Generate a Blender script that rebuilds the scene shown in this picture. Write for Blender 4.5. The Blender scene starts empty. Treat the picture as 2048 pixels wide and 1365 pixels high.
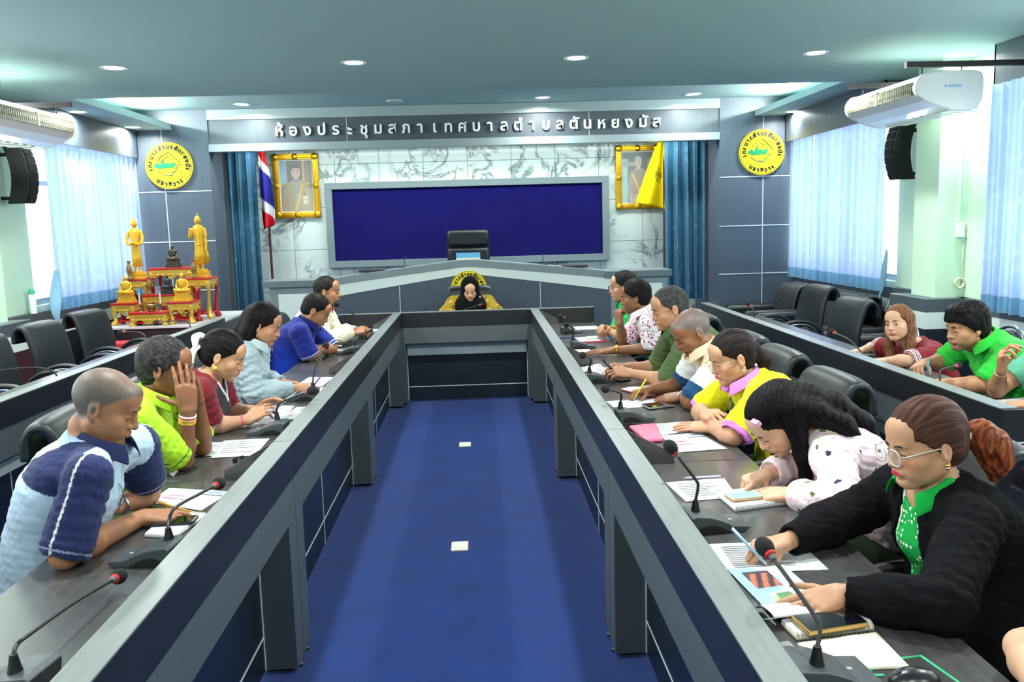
import bpy, math, random
import numpy as np
from mathutils import Vector, Matrix
from mathutils.bvhtree import BVHTree
random.seed(7); RNG = np.random.default_rng(7)
SC = bpy.context.scene; COL = SC.collection
V3 = lambda *a: np.array(a, float)

# ---------------------------------------------------------------- camera
FPX, YAW, PITCH, ROLL, HC = 1745.854, 0.0364611, 0.1348819, 0.0279835, 1.7
_f = V3(math.sin(YAW)*math.cos(PITCH), math.cos(YAW)*math.cos(PITCH), -math.sin(PITCH))
_r = V3(math.cos(YAW), -math.sin(YAW), 0); _d = np.cross(_f, _r)
_c, _s = math.cos(ROLL), math.sin(ROLL)
CM = np.array([_c*_r+_s*_d, -_s*_r+_c*_d, _f])
CP = V3(0, 0, HC)
cam = bpy.data.objects.new('camera', bpy.data.cameras.new('camera')); COL.objects.link(cam)
cam.data.sensor_width = 36; cam.data.lens = FPX*36/2048; cam.data.clip_start = .05
cam.matrix_world = Matrix(((CM[0][0], -CM[1][0], -CM[2][0], CP[0]), (CM[0][1], -CM[1][1], -CM[2][1], CP[1]),
                           (CM[0][2], -CM[1][2], -CM[2][2], CP[2]), (0, 0, 0, 1)))
SC.camera = cam
def ray(x, y): return CM.T @ V3((x-1024)/FPX, (y-682.5)/FPX, 1)
def onz(x, y, z): d = ray(x, y); return CP+d*((z-HC)/d[2])     # photo pixel -> point of the room at height z
def onx(x, y, X): d = ray(x, y); return CP+d*(X/d[0])
def ony(x, y, Y): d = ray(x, y); return CP+d*(Y/d[1])

def te(px, Y, z):
    """room point at depth Y and height z that lies in image column px"""
    v = 700
    for _ in range(4):
        X = ony(px, v, Y)[0]; q = CM @ (V3(X, Y, z)-CP); v = 682.5+FPX*q[1]/q[2]
    return V3(X, Y, z)

# ---------------------------------------------------------------- sky, exposure
SC.view_settings.view_transform = 'Standard'; SC.view_settings.look = 'None'
SC.view_settings.gamma = 1; SC.view_settings.use_curve_mapping = False
SC.view_settings.exposure = EXPO = 0.5
world = bpy.data.worlds.new('world'); SC.world = world; world.use_nodes = True
_bg = world.node_tree.nodes['Background']; _bg.inputs[0].default_value = (.90, .97, 1.0, 1); _bg.inputs[1].default_value = 5.5
SC.cycles.max_bounces = 8; SC.cycles.diffuse_bounces = 5; SC.cycles.glossy_bounces = 3; SC.cycles.transmission_bounces = 4
SC.cycles.sample_clamp_indirect = 6
ZC, ZR = 2.93, 3.10          # low ceiling, raised ceiling
LAMPX = (-2.67, -.885, .80, 2.65)
LAMP_W = 34
def lamp(x, y, z, power=LAMP_W):
    l = bpy.data.lights.new('downlight_lamp', 'AREA'); l.shape = 'DISK'; l.size = .14; l.energy = power; l.color = (.97, 1.0, .98)
    l.spread = math.radians(165)
    return l

# ---------------------------------------------------------------- helpers: colour, materials
def lin(h):
    if isinstance(h, str):
        h = h.lstrip('#'); h = [int(h[i:i+2], 16)/255 for i in (0, 2, 4)]
    else: h = [c/255 for c in h[:3]]
    return tuple(c/12.92 if c <= .04045 else ((c+.055)/1.055)**2.4 for c in h)
MATS = {}
def mat(name, col=(128, 128, 128), rough=.5, metal=0, bump=None, grain=None, emit=None, attr=False, trans=0, spec=.5, alpha=1, coat=0, sheen=0, mottled=None):
    """procedural principled material. bump=(scale,strength); grain=((sx,sy,sz),amount) streaks; mottled=(scale,amount)"""
    if name in MATS: return MATS[name]
    m = bpy.data.materials.new(name); m.use_nodes = True; N = m.node_tree.nodes; K = m.node_tree.links
    b = N['Principled BSDF']; c = lin(col)
    b.inputs['Base Color'].default_value = (*c, 1); b.inputs['Roughness'].default_value = rough; b.inputs['Metallic'].default_value = metal
    b.inputs['Specular IOR Level'].default_value = spec; b.inputs['Alpha'].default_value = alpha
    b.inputs['Coat Weight'].default_value = coat; b.inputs['Transmission Weight'].default_value = trans
    b.inputs['Sheen Weight'].default_value = sheen
    src = None
    tc = N.new('ShaderNodeTexCoord')
    if attr:
        a = N.new('ShaderNodeAttribute'); a.attribute_name = 'Col'; src = a.outputs['Color']
        K.new(src, b.inputs['Base Color'])
    def modulate(fac_out, amt):
        nonlocal src
        mr = N.new('ShaderNodeMapRange'); K.new(fac_out, mr.inputs['Value'])
        mr.inputs['From Min'].default_value = .3; mr.inputs['From Max'].default_value = .7
        mr.inputs['To Min'].default_value = 1-amt; mr.inputs['To Max'].default_value = 1+amt
        vm = N.new('ShaderNodeVectorMath'); vm.operation = 'MULTIPLY'
        if src: K.new(src, vm.inputs[0])
        else: vm.inputs[0].default_value = c
        K.new(mr.outputs[0], vm.inputs[1]); src = vm.outputs[0]; K.new(src, b.inputs['Base Color'])
    if grain:
        mp = N.new('ShaderNodeMapping'); mp.inputs['Scale'].default_value = grain[0]; K.new(tc.outputs['Object'], mp.inputs[0])
        n = N.new('ShaderNodeTexNoise'); n.inputs['Scale'].default_value = 1; n.inputs['Detail'].default_value = 4; K.new(mp.outputs[0], n.inputs['Vector'])
        modulate(n.outputs[0], grain[1])
    if mottled:
        n = N.new('ShaderNodeTexNoise'); n.inputs['Scale'].default_value = mottled[0]; n.inputs['Detail'].default_value = 5; K.new(tc.outputs['Object'], n.inputs['Vector'])
        modulate(n.outputs[0], mottled[1])
    if bump:
        n = N.new('ShaderNodeTexNoise'); n.inputs['Scale'].default_value = bump[0]; n.inputs['Detail'].default_value = 4; K.new(tc.outputs['Object'], n.inputs['Vector'])
        bp = N.new('ShaderNodeBump'); bp.inputs['Strength'].default_value = bump[1]; bp.inputs['Distance'].default_value = .004
        K.new(n.outputs[0], bp.inputs['Height']); K.new(bp.outputs[0], b.inputs['Normal'])
    if emit:
        b.inputs['Emission Color'].default_value = (*lin(emit[0]), 1); b.inputs['Emission Strength'].default_value = emit[1]
    MATS[name] = m; return m

# ---------------------------------------------------------------- helpers: meshes
def rotz(a): return np.array([[math.cos(a), -math.sin(a), 0], [math.sin(a), math.cos(a), 0], [0, 0, 1]])
def unit(v): v = np.array(v, float); return v/(np.linalg.norm(v)+1e-12)
def frame(z):
    z = unit(z); a = V3(0, 0, 1) if abs(z[2]) < .9 else V3(1, 0, 0); x = unit(np.cross(a, z)); return np.array([x, np.cross(z, x), z]).T
def bez(pts, n=12):
    """Catmull-Rom through points"""
    p = [np.array(a, float) for a in pts]; p = [2*p[0]-p[1]]+p+[2*p[-1]-p[-2]]; out = []
    for i in range(1, len(p)-2):
        for t in np.linspace(0, 1, n, endpoint=False):
            a, b, c, d = p[i-1:i+3]
            out.append(.5*((2*b)+(c-a)*t+(2*a-5*b+4*c-d)*t*t+(3*b-a-3*c+d)*t**3))
    return out+[p[-2]]
class MB:
    def __init__(s, M=None, o=None): s.v = []; s.f = []; s.c = []; s.col = None; s.M = M; s.o = np.zeros(3) if o is None else np.array(o, float)
    def add(s, vs, fs):
        n = len(s.v)
        for p in vs:
            p = np.array(p, float)
            if s.M is not None: p = s.M @ p
            s.v.append(tuple(p+s.o)); s.c.append(s.col)
        s.f += [tuple(i+n for i in f) for f in fs]
    def box(s, a, b, R=None, c=None):
        x0, y0, z0 = a; x1, y1, z1 = b
        vs = [(x0, y0, z0), (x1, y0, z0), (x1, y1, z0), (x0, y1, z0), (x0, y0, z1), (x1, y0, z1), (x1, y1, z1), (x0, y1, z1)]
        if R is not None: c = V3(*(c if c is not None else (0, 0, 0))); vs = [R @ V3(*p)+c for p in vs]
        s.add(vs, [(0, 3, 2, 1), (4, 5, 6, 7), (0, 1, 5, 4), (1, 2, 6, 5), (2, 3, 7, 6), (3, 0, 4, 7)]); return s
    def prism(s, poly, off):
        """planar polygon of 3-D points extruded by vector off"""
        n = len(poly); off = np.array(off, float)
        s.add([np.array(p, float) for p in poly]+[np.array(p, float)+off for p in poly],
              [tuple(range(n))[::-1], tuple(range(n, 2*n))]+[(i, (i+1) % n, (i+1) % n+n, i+n) for i in range(n)]); return s
    def tube(s, pts, r, n=8, cap=True, flat=None):
        pts = [np.array(p, float) for p in pts]; m = len(pts); rs = r if hasattr(r, '__len__') else [r]*m; vs = []; fs = []; F = None
        for i, p in enumerate(pts):
            t = unit(pts[min(i+1, m-1)]-pts[max(i-1, 0)])
            if F is None: F = frame(t)
            else:
                x = unit(F[:, 0]-t*np.dot(F[:, 0], t)); F = np.array([x, np.cross(t, x), t]).T
            for k in range(n):
                a = 2*math.pi*k/n; vs.append(p+rs[i]*(math.cos(a)*F[:, 0]+math.sin(a)*F[:, 1]*(flat or 1)))
        for i in range(m-1):
            for k in range(n): fs.append((i*n+k, i*n+(k+1) % n, (i+1)*n+(k+1) % n, (i+1)*n+k))
        if cap: fs += [tuple(range(n))[::-1], tuple(range((m-1)*n, m*n))]
        s.add(vs, fs); return s
    def lathe(s, prof, c=(0, 0, 0), ax=(0, 0, 1), n=24, sy=1):
        F = frame(ax) if tuple(ax) != (0, 0, 1) else np.eye(3); c = np.array(c, float); vs = []; fs = []; m = len(prof)
        for r, z in prof:
            for k in range(n): a = 2*math.pi*k/n; vs.append(c+F @ V3(r*math.cos(a), r*math.sin(a)*sy, z))
        for i in range(m-1):
            for k in range(n): fs.append((i*n+k, i*n+(k+1) % n, (i+1)*n+(k+1) % n, (i+1)*n+k))
        fs += [tuple(range(n))[::-1], tuple(range((m-1)*n, m*n))]
        s.add(vs, fs); return s
    def ball(s, c, r, n=16, R=None):
        r = np.array(r if hasattr(r, '__len__') else [r]*3, float); c = np.array(c, float); vs = []; fs = []; m = n//2
        for i in range(m+1):
            th = math.pi*(i+.001)/(m+.002)
            for k in range(n):
                a = 2*math.pi*k/n; p = V3(math.sin(th)*math.cos(a), math.sin(th)*math.sin(a), -math.cos(th))*r
                vs.append(c+(R @ p if R is not None else p))
        for i in range(m):
            for k in range(n): fs.append((i*n+k, i*n+(k+1) % n, (i+1)*n+(k+1) % n, (i+1)*n+k))
        s.add(vs, fs); return s
    def grid(s, fn, nu, nv, closed=False):
        vs = [fn(i/(nu-1), j/(nv-1)) for j in range(nv) for i in range(nu)]
        s.add(vs, [(j*nu+i, j*nu+i+1, (j+1)*nu+i+1, (j+1)*nu+i) for j in range(nv-1) for i in range(nu-1)]); return s
    def build(s, name, m, parent=None, smooth=False, bevel=0, solid=0, loc=None, sub=0):
        me = bpy.data.meshes.new(name); v = np.array(s.v, float)
        if parent is not None: v = v-np.array(parent['_o'])
        elif loc is not None: v = v-np.array(loc, float)
        me.from_pydata(v.tolist(), [], s.f); me.update()
        ms = m if isinstance(m, (list, tuple)) else [m]
        for mm in ms: me.materials.append(mm)
        if any(c is not None for c in s.c):
            a = me.color_attributes.new('Col', 'FLOAT_COLOR', 'POINT')
            a.data.foreach_set('color', np.array([(*(lin(c) if c is not None else (1, 1, 1)), 1) for c in s.c], np.float32).ravel())
        o = bpy.data.objects.new(name, me); COL.objects.link(o)
        if smooth:
            me.polygons.foreach_set('use_smooth', [True]*len(me.polygons))
            if smooth != 'all':
                me.update()
                es = me.edges; 
                try:
                    me.set_sharp_from_angle(angle=math.radians(40))
                except Exception: pass
        if bevel:
            b = o.modifiers.new('bevel', 'BEVEL'); b.width = bevel; b.segments = 2; b.limit_method = 'ANGLE'
        if solid:
            b = o.modifiers.new('solid', 'SOLIDIFY'); b.thickness = solid; b.offset = 0
        if sub:
            b = o.modifiers.new('sub', 'SUBSURF'); b.levels = sub; b.render_levels = sub
        if parent is not None: o.parent = parent
        elif loc is not None: o.location = loc
        o['_o'] = [0., 0., 0.] if (parent is None and loc is None) else (list(parent['_o']) if parent is not None else list(map(float, loc)))
        return o
def tag(o, label, cat, group=None, kind=None):
    if label: o['label'] = label
    if cat: o['category'] = cat
    if group: o['group'] = group
    if kind: o['kind'] = kind
    return o
def thing(name, label, cat, loc=(0, 0, 0), group=None):
    o = bpy.data.objects.new(name, None); COL.objects.link(o); o.location = [float(a) for a in loc]; o.empty_display_size = .05
    o['_o'] = [float(a) for a in loc]
    return tag(o, label, cat, group)
def struct(mb, name, m, **k): o = mb.build(name, m, **k); o['kind'] = 'structure'; return o
def copy_tree(o, label=None, loc=None, rot=None, parent=None):
    c = o.copy(); COL.objects.link(c)
    if parent is not None: c.parent = parent
    if label: c['label'] = label
    if loc is not None: c.location = [float(a) for a in loc]
    if rot is not None: c.rotation_euler = rot
    for ch in list(o.children): copy_tree(ch, parent=c)
    return c
def text_mesh(txt, size, depth=.004, bold=0, spacing=1):
    cu = bpy.data.curves.new('t', 'FONT'); cu.body = txt; cu.size = size; cu.extrude = depth/2; cu.offset = bold; cu.align_x = 'CENTER'; cu.align_y = 'CENTER'; cu.space_character = spacing; cu.resolution_u = 3
    o = bpy.data.objects.new('t', cu); COL.objects.link(o)
    dg = bpy.context.evaluated_depsgraph_get(); me = o.evaluated_get(dg).to_mesh()
    vs = [tuple(v.co) for v in me.vertices]; fs = [tuple(p.vertices) for p in me.polygons]
    o.evaluated_get(dg).to_mesh_clear(); bpy.data.objects.remove(o); bpy.data.curves.remove(cu)
    return vs, fs
def put_text(mb, txt, c, right, up, size, depth=.002, bold=0, spacing=1):
    vs, fs = text_mesh(txt, size, depth, bold, spacing); right = unit(right); up = unit(up); n = np.cross(right, up); c = np.array(c, float)
    mb.add([c+right*v[0]+up*v[1]+n*v[2] for v in vs], fs)
# ================================================================ materials of the room
M_ceil = mat('ceiling_paint', (158, 186, 184), .75, spec=.2)
M_soffit = mat('soffit_paint', (158, 186, 186), .7, spec=.2)
M_mint = mat('mint_wall_paint', (196, 226, 200), .6, spec=.25, mottled=(3, .02))
M_panel = mat('blue_grey_laminate', (78, 90, 101), .38, grain=((90, 90, 1.6), .13), spec=.4)
M_fascia = mat('grey_laminate', (74, 84, 90), .42, grain=((110, 110, 1.5), .09), spec=.4)
M_cap = mat('pale_grey_laminate', (140, 155, 156), .35, spec=.4)
M_white = mat('white_laminate', (214, 228, 220), .35, spec=.4)
M_line = mat('white_groove', (205, 218, 220), .5)
M_darkp = mat('dark_laminate', (30, 36, 44), .35, grain=((90, 90, 2), .15))
M_carpet = mat('blue_carpet', (4, 46, 112), .95, bump=(420, .9), mottled=(5, .16), spec=.05, sheen=.15)
def marble():
    m = mat('veined_marble_tile', (222, 233, 226), .12, spec=.5); N = m.node_tree.nodes; K = m.node_tree.links; b = N['Principled BSDF']
    tc = N.new('ShaderNodeTexCoord')
    n1 = N.new('ShaderNodeTexNoise'); n1.inputs['Scale'].default_value = 1.9; n1.inputs['Detail'].default_value = 7; n1.inputs['Roughness'].default_value = .62; n1.inputs['Distortion'].default_value = .9
    K.new(tc.outputs['Object'], n1.inputs['Vector'])
    s1 = N.new('ShaderNodeMath'); s1.operation = 'SUBTRACT'; s1.inputs[1].default_value = .5; K.new(n1.outputs[0], s1.inputs[0])
    a1 = N.new('ShaderNodeMath'); a1.operation = 'ABSOLUTE'; K.new(s1.outputs[0], a1.inputs[0])
    r = N.new('ShaderNodeValToRGB'); r.color_ramp.elements[0].position = 0; r.color_ramp.elements[0].color = (.17, .22, .22, 1)
    r.color_ramp.elements[1].position = .05; r.color_ramp.elements[1].color = (.74, .84, .79, 1)
    e = r.color_ramp.elements.new(.016); e.color = (.40, .48, .46, 1)
    K.new(a1.outputs[0], r.inputs[0])
    n2 = N.new('ShaderNodeTexNoise'); n2.inputs['Scale'].default_value = 1.1; n2.inputs['Detail'].default_value = 3; K.new(tc.outputs['Object'], n2.inputs['Vector'])
    mr = N.new('ShaderNodeMapRange'); mr.inputs['From Min'].default_value = .36; mr.inputs['From Max'].default_value = .5; K.new(n2.outputs[0], mr.inputs['Value'])
    mx = N.new('ShaderNodeMix'); mx.data_type = 'RGBA'; mx.inputs[6].default_value = (.74, .84, .79, 1); K.new(mr.outputs[0], mx.inputs[0]); K.new(r.outputs[0], mx.inputs[7])
    # tile joints every 0.6 m
    br = N.new('ShaderNodeTexBrick'); br.offset = 0; br.inputs['Color1'].default_value = br.inputs['Color2'].default_value = (1, 1, 1, 1); br.inputs['Mortar'].default_value = (.35, .42, .40, 1)
    br.inputs['Scale'].default_value = 1; br.inputs['Brick Width'].default_value = .603; br.inputs['Row Height'].default_value = .575; br.inputs['Mortar Size'].default_value = .005
    mp = N.new('ShaderNodeMapping'); mp.inputs['Rotation'].default_value = (math.radians(90), 0, 0); mp.inputs['Location'].default_value = (.10, -2.62, 0)
    K.new(tc.outputs['Object'], mp.inputs[0]); K.new(mp.outputs[0], br.inputs['Vector'])
    mu = N.new('ShaderNodeMix'); mu.data_type = 'RGBA'; mu.blend_type = 'MULTIPLY'; mu.inputs[0].default_value = 1; K.new(mx.outputs[2], mu.inputs[6]); K.new(br.outputs[0], mu.inputs[7])
    K.new(mu.outputs[2], b.inputs['Base Color']); return m
M_marble = marble()
M_glass = mat('window_glass', (235, 245, 245), .05, alpha=.15, spec=.5)
M_alu = mat('aluminium', (190, 195, 195), .35, metal=.8)

# ================================================================ room shell
XL, XR, YB, YN = -4.3, 4.1, 12.2, -3.2
struct(MB().box((XL-.3, YN, -.1), (XR+.3, YB+.2, 0)), 'floor', M_carpet)
c = MB()   # ceiling: low part, two side soffits, raised coffer with cove gaps
c.box((XL-.3, YN, ZC), (XR+.3, 8.36, ZC+.3))
c.box((XL-.3, 8.36, ZR+.12), (XR+.3, YB+.2, ZR+.3))
struct(c, 'ceiling', M_ceil)
struct(MB().box((XL, 8.5, ZR+.06), (XR, 11.4, ZR+.11)), 'ceiling_coffer', M_ceil)
struct(MB().box((XL, 8.36, ZC), (-3.66, 11.0, ZC+.07)), 'trim_1', M_soffit)
struct(MB().box((3.50, 8.36, ZC), (XR, 11.0, ZC+.07)), 'trim_2', M_soffit)
# side walls with window openings (far window and near window each side), wainscot bands
WIN = {'left': [(8.62, 10.98), (4.0, 6.7), (.2, 3.0)], 'right': [(8.42, 10.98), (4.0, 6.62), (.2, 3.0)]}
ZS, ZT = 1.02, 2.72
nwin = 0
for side, x0, x1, sgn in (('left', XL-.2, XL, 1), ('right', XR, XR+.2, -1)):
    w = MB(); ys = sorted(WIN[side]); y = YN
    for a, b in ys+[(YB, None)]:
        w.box((x0, y, 0), (x1, a, 3.2)); 
        if b is None: break
        w.box((x0, a, 0), (x1, b, ZS)); w.box((x0, a, ZT), (x1, b, 3.2)); y = b
    struct(w, 'wall_'+side, M_mint)
    xi = XL if side == 'left' else XR
    for a, b in WIN[side]:
        nwin += 1; xm = (x0+x1)/2
        f = MB(); n = 3
        for k in range(n+1):
            yy = a+(b-a)*k/n; f.box((xm-.03, yy-.03, ZS), (xm+.03, yy+.03, ZT))
        f.box((xm-.03, a, ZS), (xm+.03, b, ZS+.06)); f.box((xm-.03, a, ZT-.06), (xm+.03, b, ZT)); f.box((xm-.03, a, 2.2), (xm+.03, b, 2.25))
        fo = struct(f, 'window_%d' % nwin, M_alu)
        g = MB().box((xm-.004, a, ZS), (xm+.004, b, ZT)).build('pane', M_glass, fo)
    # wainscot: dark panel, white stripe, grey cap; thicker next to the room than the wall
    def band(n, z0, z1, d, m, y0=YN, y1=11.0):
        a, b = (xi, xi+sgn*d); return struct(MB().box((min(a, b), y0, z0), (max(a, b), y1, z1)), 'trim_%s_%s' % (n, side), m)
    band('dado', .0, .72, .06, M_darkp); band('stripe', .72, .86, .065, M_white); band('cap', .86, .97, .07, M_fascia)
    # structural column standing out of the wall, with the same bands around it
    cy0, cy1, d = (6.98, 7.72, .20) if side == 'left' else (7.22, 7.62, .25)
    a, b = sorted((xi, xi+sgn*d)); struct(MB().box((a, cy0, .97), (b, cy1, ZC)), 'wall_column_'+side, M_mint)
    e = .14
    for n, z0, z1, m in (('dado', 0, .72, M_darkp), ('stripe', .72, .86, M_white), ('cap', .86, .97, M_fascia)):
        a, b = sorted((xi, xi+sgn*(d+e))); struct(MB().box((a, cy0-.12, z0), (b, cy1+.12, z1)), 'trim_column_%s_%s' % (n, side), m)
    # dark pelmet boards above the windows
    for k, (a, b) in enumerate(WIN[side]):
        dd = .22 if k == 0 else .15
        p = MB(); p0, p1 = sorted((xi, xi+sgn*dd)); b2 = min(b+.05, 10.99)
        p.box((p0 if sgn < 0 else p1-.02, a-.12, 2.60 if k == 0 else 2.63), (p0+.02 if sgn < 0 else p1, b2, ZC))
        p.box((p0, a-.12, 2.60 if k == 0 else 2.63), (p1, a-.10, ZC)); p.box((p0, b2-.02, 2.60 if k == 0 else 2.63), (p1, b2, ZC))
        struct(p, 'trim_pelmet_%s_%d' % (side, k+1), M_panel)
# back wall, panelled piers, alcove
struct(MB().box((-3.6, YB, 0), (3.5, YB+.2, 3.3)), 'wall_back', M_marble)
for side, a, b in (('left', XL, -3.23), ('right', 3.06, XR)):
    struct(MB().box((a, 11.0, 0), (b, YB, ZR+.06)), 'wall_pier_'+side, M_panel)
    g = MB(); 
    for z in (.37, .975, 1.58, 2.19): g.box((a, 10.996, z-.006), (b, 11.0, z+.006))
    xm = -3.79 if side == 'left' else 3.61
    g.box((xm-.005, 10.996, 0), (xm+.005, 11.0, ZC-.002))
    struct(g, 'trim_grooves_'+side, M_line)
struct(MB().box((-3.23, 11.02, 2.72), (3.06, 11.14, ZR+.06)), 'wall_fascia', M_fascia)
f = MB().box((-3.23, 10.99, 2.655), (3.06, 11.2, 2.745)).box((-3.23, 10.995, 3.035), (3.06, 11.02, ZR+.055))
struct(f, 'trim_3', M_cap)
g = MB()
for x in (-1.55, 1.43): g.box((x-.003, 11.016, 2.745), (x+.003, 11.02, 3.035))
struct(g, 'trim_4', M_line)
struct(MB().box((-3.23, 11.2, 2.78), (3.06, YB, 2.83)), 'ceiling_alcove', M_fascia)
struct(MB().box((XL-.3, YN-.2, 0), (XR+.3, YN, 3.2)), 'wall_near', M_mint)
struct(MB().box((-3.23, 9.95, 0), (3.06, YB, .30)), 'floor_dais', M_carpet)

# ================================================================ lamps
M_lampon = mat('lit_lamp_glass', (255, 255, 255), .4, emit=((238, 255, 248), 14))
M_rim = mat('white_lamp_rim', (235, 238, 236), .4)
M_lampoff = mat('unlit_lamp_glass', (170, 185, 185), .3)
def downlight(x, y, z, label, on=True, group=None):
    t = thing('ceiling_downlight', label, 'ceiling light', (x, y, z), group)
    MB().lathe([(.068, -.002), (.095, -.006), (.098, -.001), (.098, .0), (.066, .0)], (x, y, z), n=28).build('rim', M_rim, t, smooth=True)
    MB().lathe([(.0, -.003), (.068, -.003), (.068, -.001), (0, -.001)], (x, y, z), n=28).build('diffuser', M_lampon if on else M_lampoff, t)
    if on:
        o = bpy.data.objects.new('downlight_lamp', lamp(x, y, z, LAMP_W*(.55 if y > 8.5 or x > 3.7 else 1))); COL.objects.link(o); o.location = (0, 0, -.012); o.parent = t
rowlab = ['first lit downlight from the left in the front ceiling row', 'second lit downlight from the left in the front ceiling row',
          'third lit downlight from the left in the front ceiling row', 'fourth lit downlight from the left in the front ceiling row']
for k, x in enumerate(LAMPX): downlight(x, 6.85, ZC, rowlab[k], group='downlights in the front ceiling row')
downlight(3.88, 7.05, ZC, 'lit downlight above the white air conditioner on the right', group='downlights in the front ceiling row')
rl = ['lit downlight at the left end of the raised ceiling row above the sign', 'unlit downlight in the raised ceiling above the left of the sign',
      'lit downlight in the raised ceiling above the right of the sign', 'lit downlight at the right end of the raised ceiling row above the sign']
for k, x in enumerate((-2.70, -.92, .83, 2.63)): downlight(x, 10.62, ZR+.06, rl[k], on=k != 1, group='downlights in the raised ceiling')
downlight(-3.98, 9.2, ZC, 'lit downlight in the left soffit beside the air conditioner bracket', group='downlights in the side soffits')
downlight(-3.98, 10.62, ZC, 'lit downlight in the left soffit above the round yellow emblem', group='downlights in the side soffits')
downlight(3.84, 10.62, ZC, 'lit downlight in the right soffit above the round yellow emblem', group='downlights in the side soffits')
# the rows that continue over the near half of the room
for y in (3.15, -.55):
    for x in LAMPX:
        downlight(x, y, ZC, 'lit round downlight in the ceiling over the near half of the tables', group='downlights over the near half')
for x, y, lab in ((-3.62, 5.45, 'added unseen downlight near the left wall, brightening the near-left tabletop'), (-3.95, 7.0, 'lit downlight by the left wall above the left air conditioner'), (3.9, 3.3, 'lit downlight by the right wall over the near half of the room'), (-3.9, 2.2, 'added unseen downlight by the left wall, for gloss on the nearest tables')):  # first and last are added, unseen lamps that brighten the near-left tabletop
    downlight(x, y, ZC, lab, group='downlights over the near half')
# cove tubes lying on the soffits
M_tube = mat('cove_tube', (255, 255, 255), .5, emit=((235, 255, 246), 6))
for side, x in (('left', -3.98), ('right', 3.8)):
    o = MB().tube([(x, 8.7, ZC+.115), (x, 10.6, ZC+.115)], .016).build('cove_tube_lamp', M_tube)
    tag(o, 'fluorescent tube glowing in the cove above the %s soffit' % side, 'tube light')
    l = bpy.data.lights.new('cove_lamp', 'AREA'); l.shape = 'RECTANGLE'; l.size = 1.9; l.size_y = .05; l.energy = 85; l.color = (.93, 1, .97)
    lo = bpy.data.objects.new('cove_lamp', l); COL.objects.link(lo); lo.parent = o; sg = 1 if side == 'left' else -1
    zl = -unit((sg*.80, 0, .60)); xl = V3(0, 1, 0); yl = np.cross(zl, xl); lo.matrix_local = Matrix(((xl[0], yl[0], zl[0], x+sg*.06), (xl[1], yl[1], zl[1], 9.65), (xl[2], yl[2], zl[2], ZC+.13), (0, 0, 0, 1)))
# strip lamp hidden behind the fascia that washes the marble wall
l = bpy.data.lights.new('fascia_lamp', 'AREA'); l.shape = 'RECTANGLE'; l.size = 5.6; l.size_y = .06; l.energy = 62; l.color = (.93, 1, .97)
t = thing('fascia_strip_lamp', 'long strip lamp hidden behind the sign fascia over the marble wall', 'strip lamp', (-.08, 11.32, 2.775))
MB().box((-2.9, 11.29, 2.765), (2.74, 11.35, 2.78)).build('tube', M_tube, t)
lo = bpy.data.objects.new('fascia_lamp', l); COL.objects.link(lo); lo.parent = t; lo.location = (0, 0, -.02)
# ================================================================ curtains
def cloth_trans(name, col, tr=.55, dots=False):
    m = mat(name, col, .9, spec=.1); N = m.node_tree.nodes; K = m.node_tree.links; b = N['Principled BSDF']; out = N['Material Output']
    t = N.new('ShaderNodeBsdfTranslucent'); t.inputs[0].default_value = (*lin(col), 1)
    mx = N.new('ShaderNodeMixShader'); mx.inputs[0].default_value = tr
    K.new(b.outputs[0], mx.inputs[1]); K.new(t.outputs[0], mx.inputs[2]); K.new(mx.outputs[0], out.inputs[0])
    tc = N.new('ShaderNodeTexCoord'); v = N.new('ShaderNodeTexVoronoi'); v.inputs['Scale'].default_value = 9 if not dots else 7
    K.new(tc.outputs['Object'], v.inputs['Vector'])
    r = N.new('ShaderNodeValToRGB'); r.color_ramp.elements[0].color = (*[min(1, c*(1.35 if dots else 1.1)) for c in lin(col)], 1); r.color_ramp.elements[1].color = (*lin(col), 1)
    r.color_ramp.elements[0].position = .22; r.color_ramp.elements[1].position = .3
    K.new(v.outputs['Distance'], r.inputs[0]); K.new(r.outputs[0], b.inputs['Base Color']); K.new(r.outputs[0], t.inputs[0])
    return m
M_cur = cloth_trans('sheer_blue_curtain', (164, 186, 220), .45)
M_cur_shade = cloth_trans('blue_curtain_shade_band', (112, 156, 188), .3)  # darker below the sill: wall blocking the daylight, put into the colour
M_stage = cloth_trans('dark_blue_stage_curtain', (66, 108, 134), .1, True)
def curtain(x, y0, y1, z0, z1, label, seed, axis='y', amp=.035, wl=.13, m=M_cur, lower_band=.12, group=None, name='curtain'):
    r = random.Random(seed); ph = r.random()*6
    mb = MB(); mh = MB()
    def off(u, v): 
        s = u*(y1-y0)
        return amp*(.45+.55*v)*(math.sin(2*math.pi*s/wl+ph+.9*math.sin(s*5+ph))+.35*math.sin(2*math.pi*s/(wl*.37)+2*ph))
    def pt(u, zz):
        v = (z1-zz)/(z1-z0); s = y0+(y1-y0)*u+.012*math.sin(9*u+ph)*v; o = off(u, v)
        return (x+o, s, zz) if axis == 'y' else (s, x+o, zz)
    n = int(abs(y1-y0)/wl*14)+2
    mb.grid(lambda u, v: pt(u, z1+(z0+lower_band-z1)*v), n, 24)
    mh.grid(lambda u, v: pt(u, z0+lower_band+.004-(lower_band+.004)*v), n, 4)
    t = thing(name, label, 'curtain', (x, (y0+y1)/2, z0) if axis == 'y' else ((y0+y1)/2, x, z0), group)
    mb.build('drape', m, t, smooth='all'); mh.build('lower_band', M_cur_shade if m is M_cur else m, t, smooth='all')
    return t
G1 = 'sheer curtains at the side windows'
curtain(-4.13, 8.72, 9.5, .965, 2.70, 'sheer light blue window curtain on the left wall, nearest the left black wall speaker', 1, group=G1)
curtain(-4.13, 9.5, 10.3, .965, 2.70, 'sheer light blue window curtain on the left wall, middle panel of its window', 2, group=G1)
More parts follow.
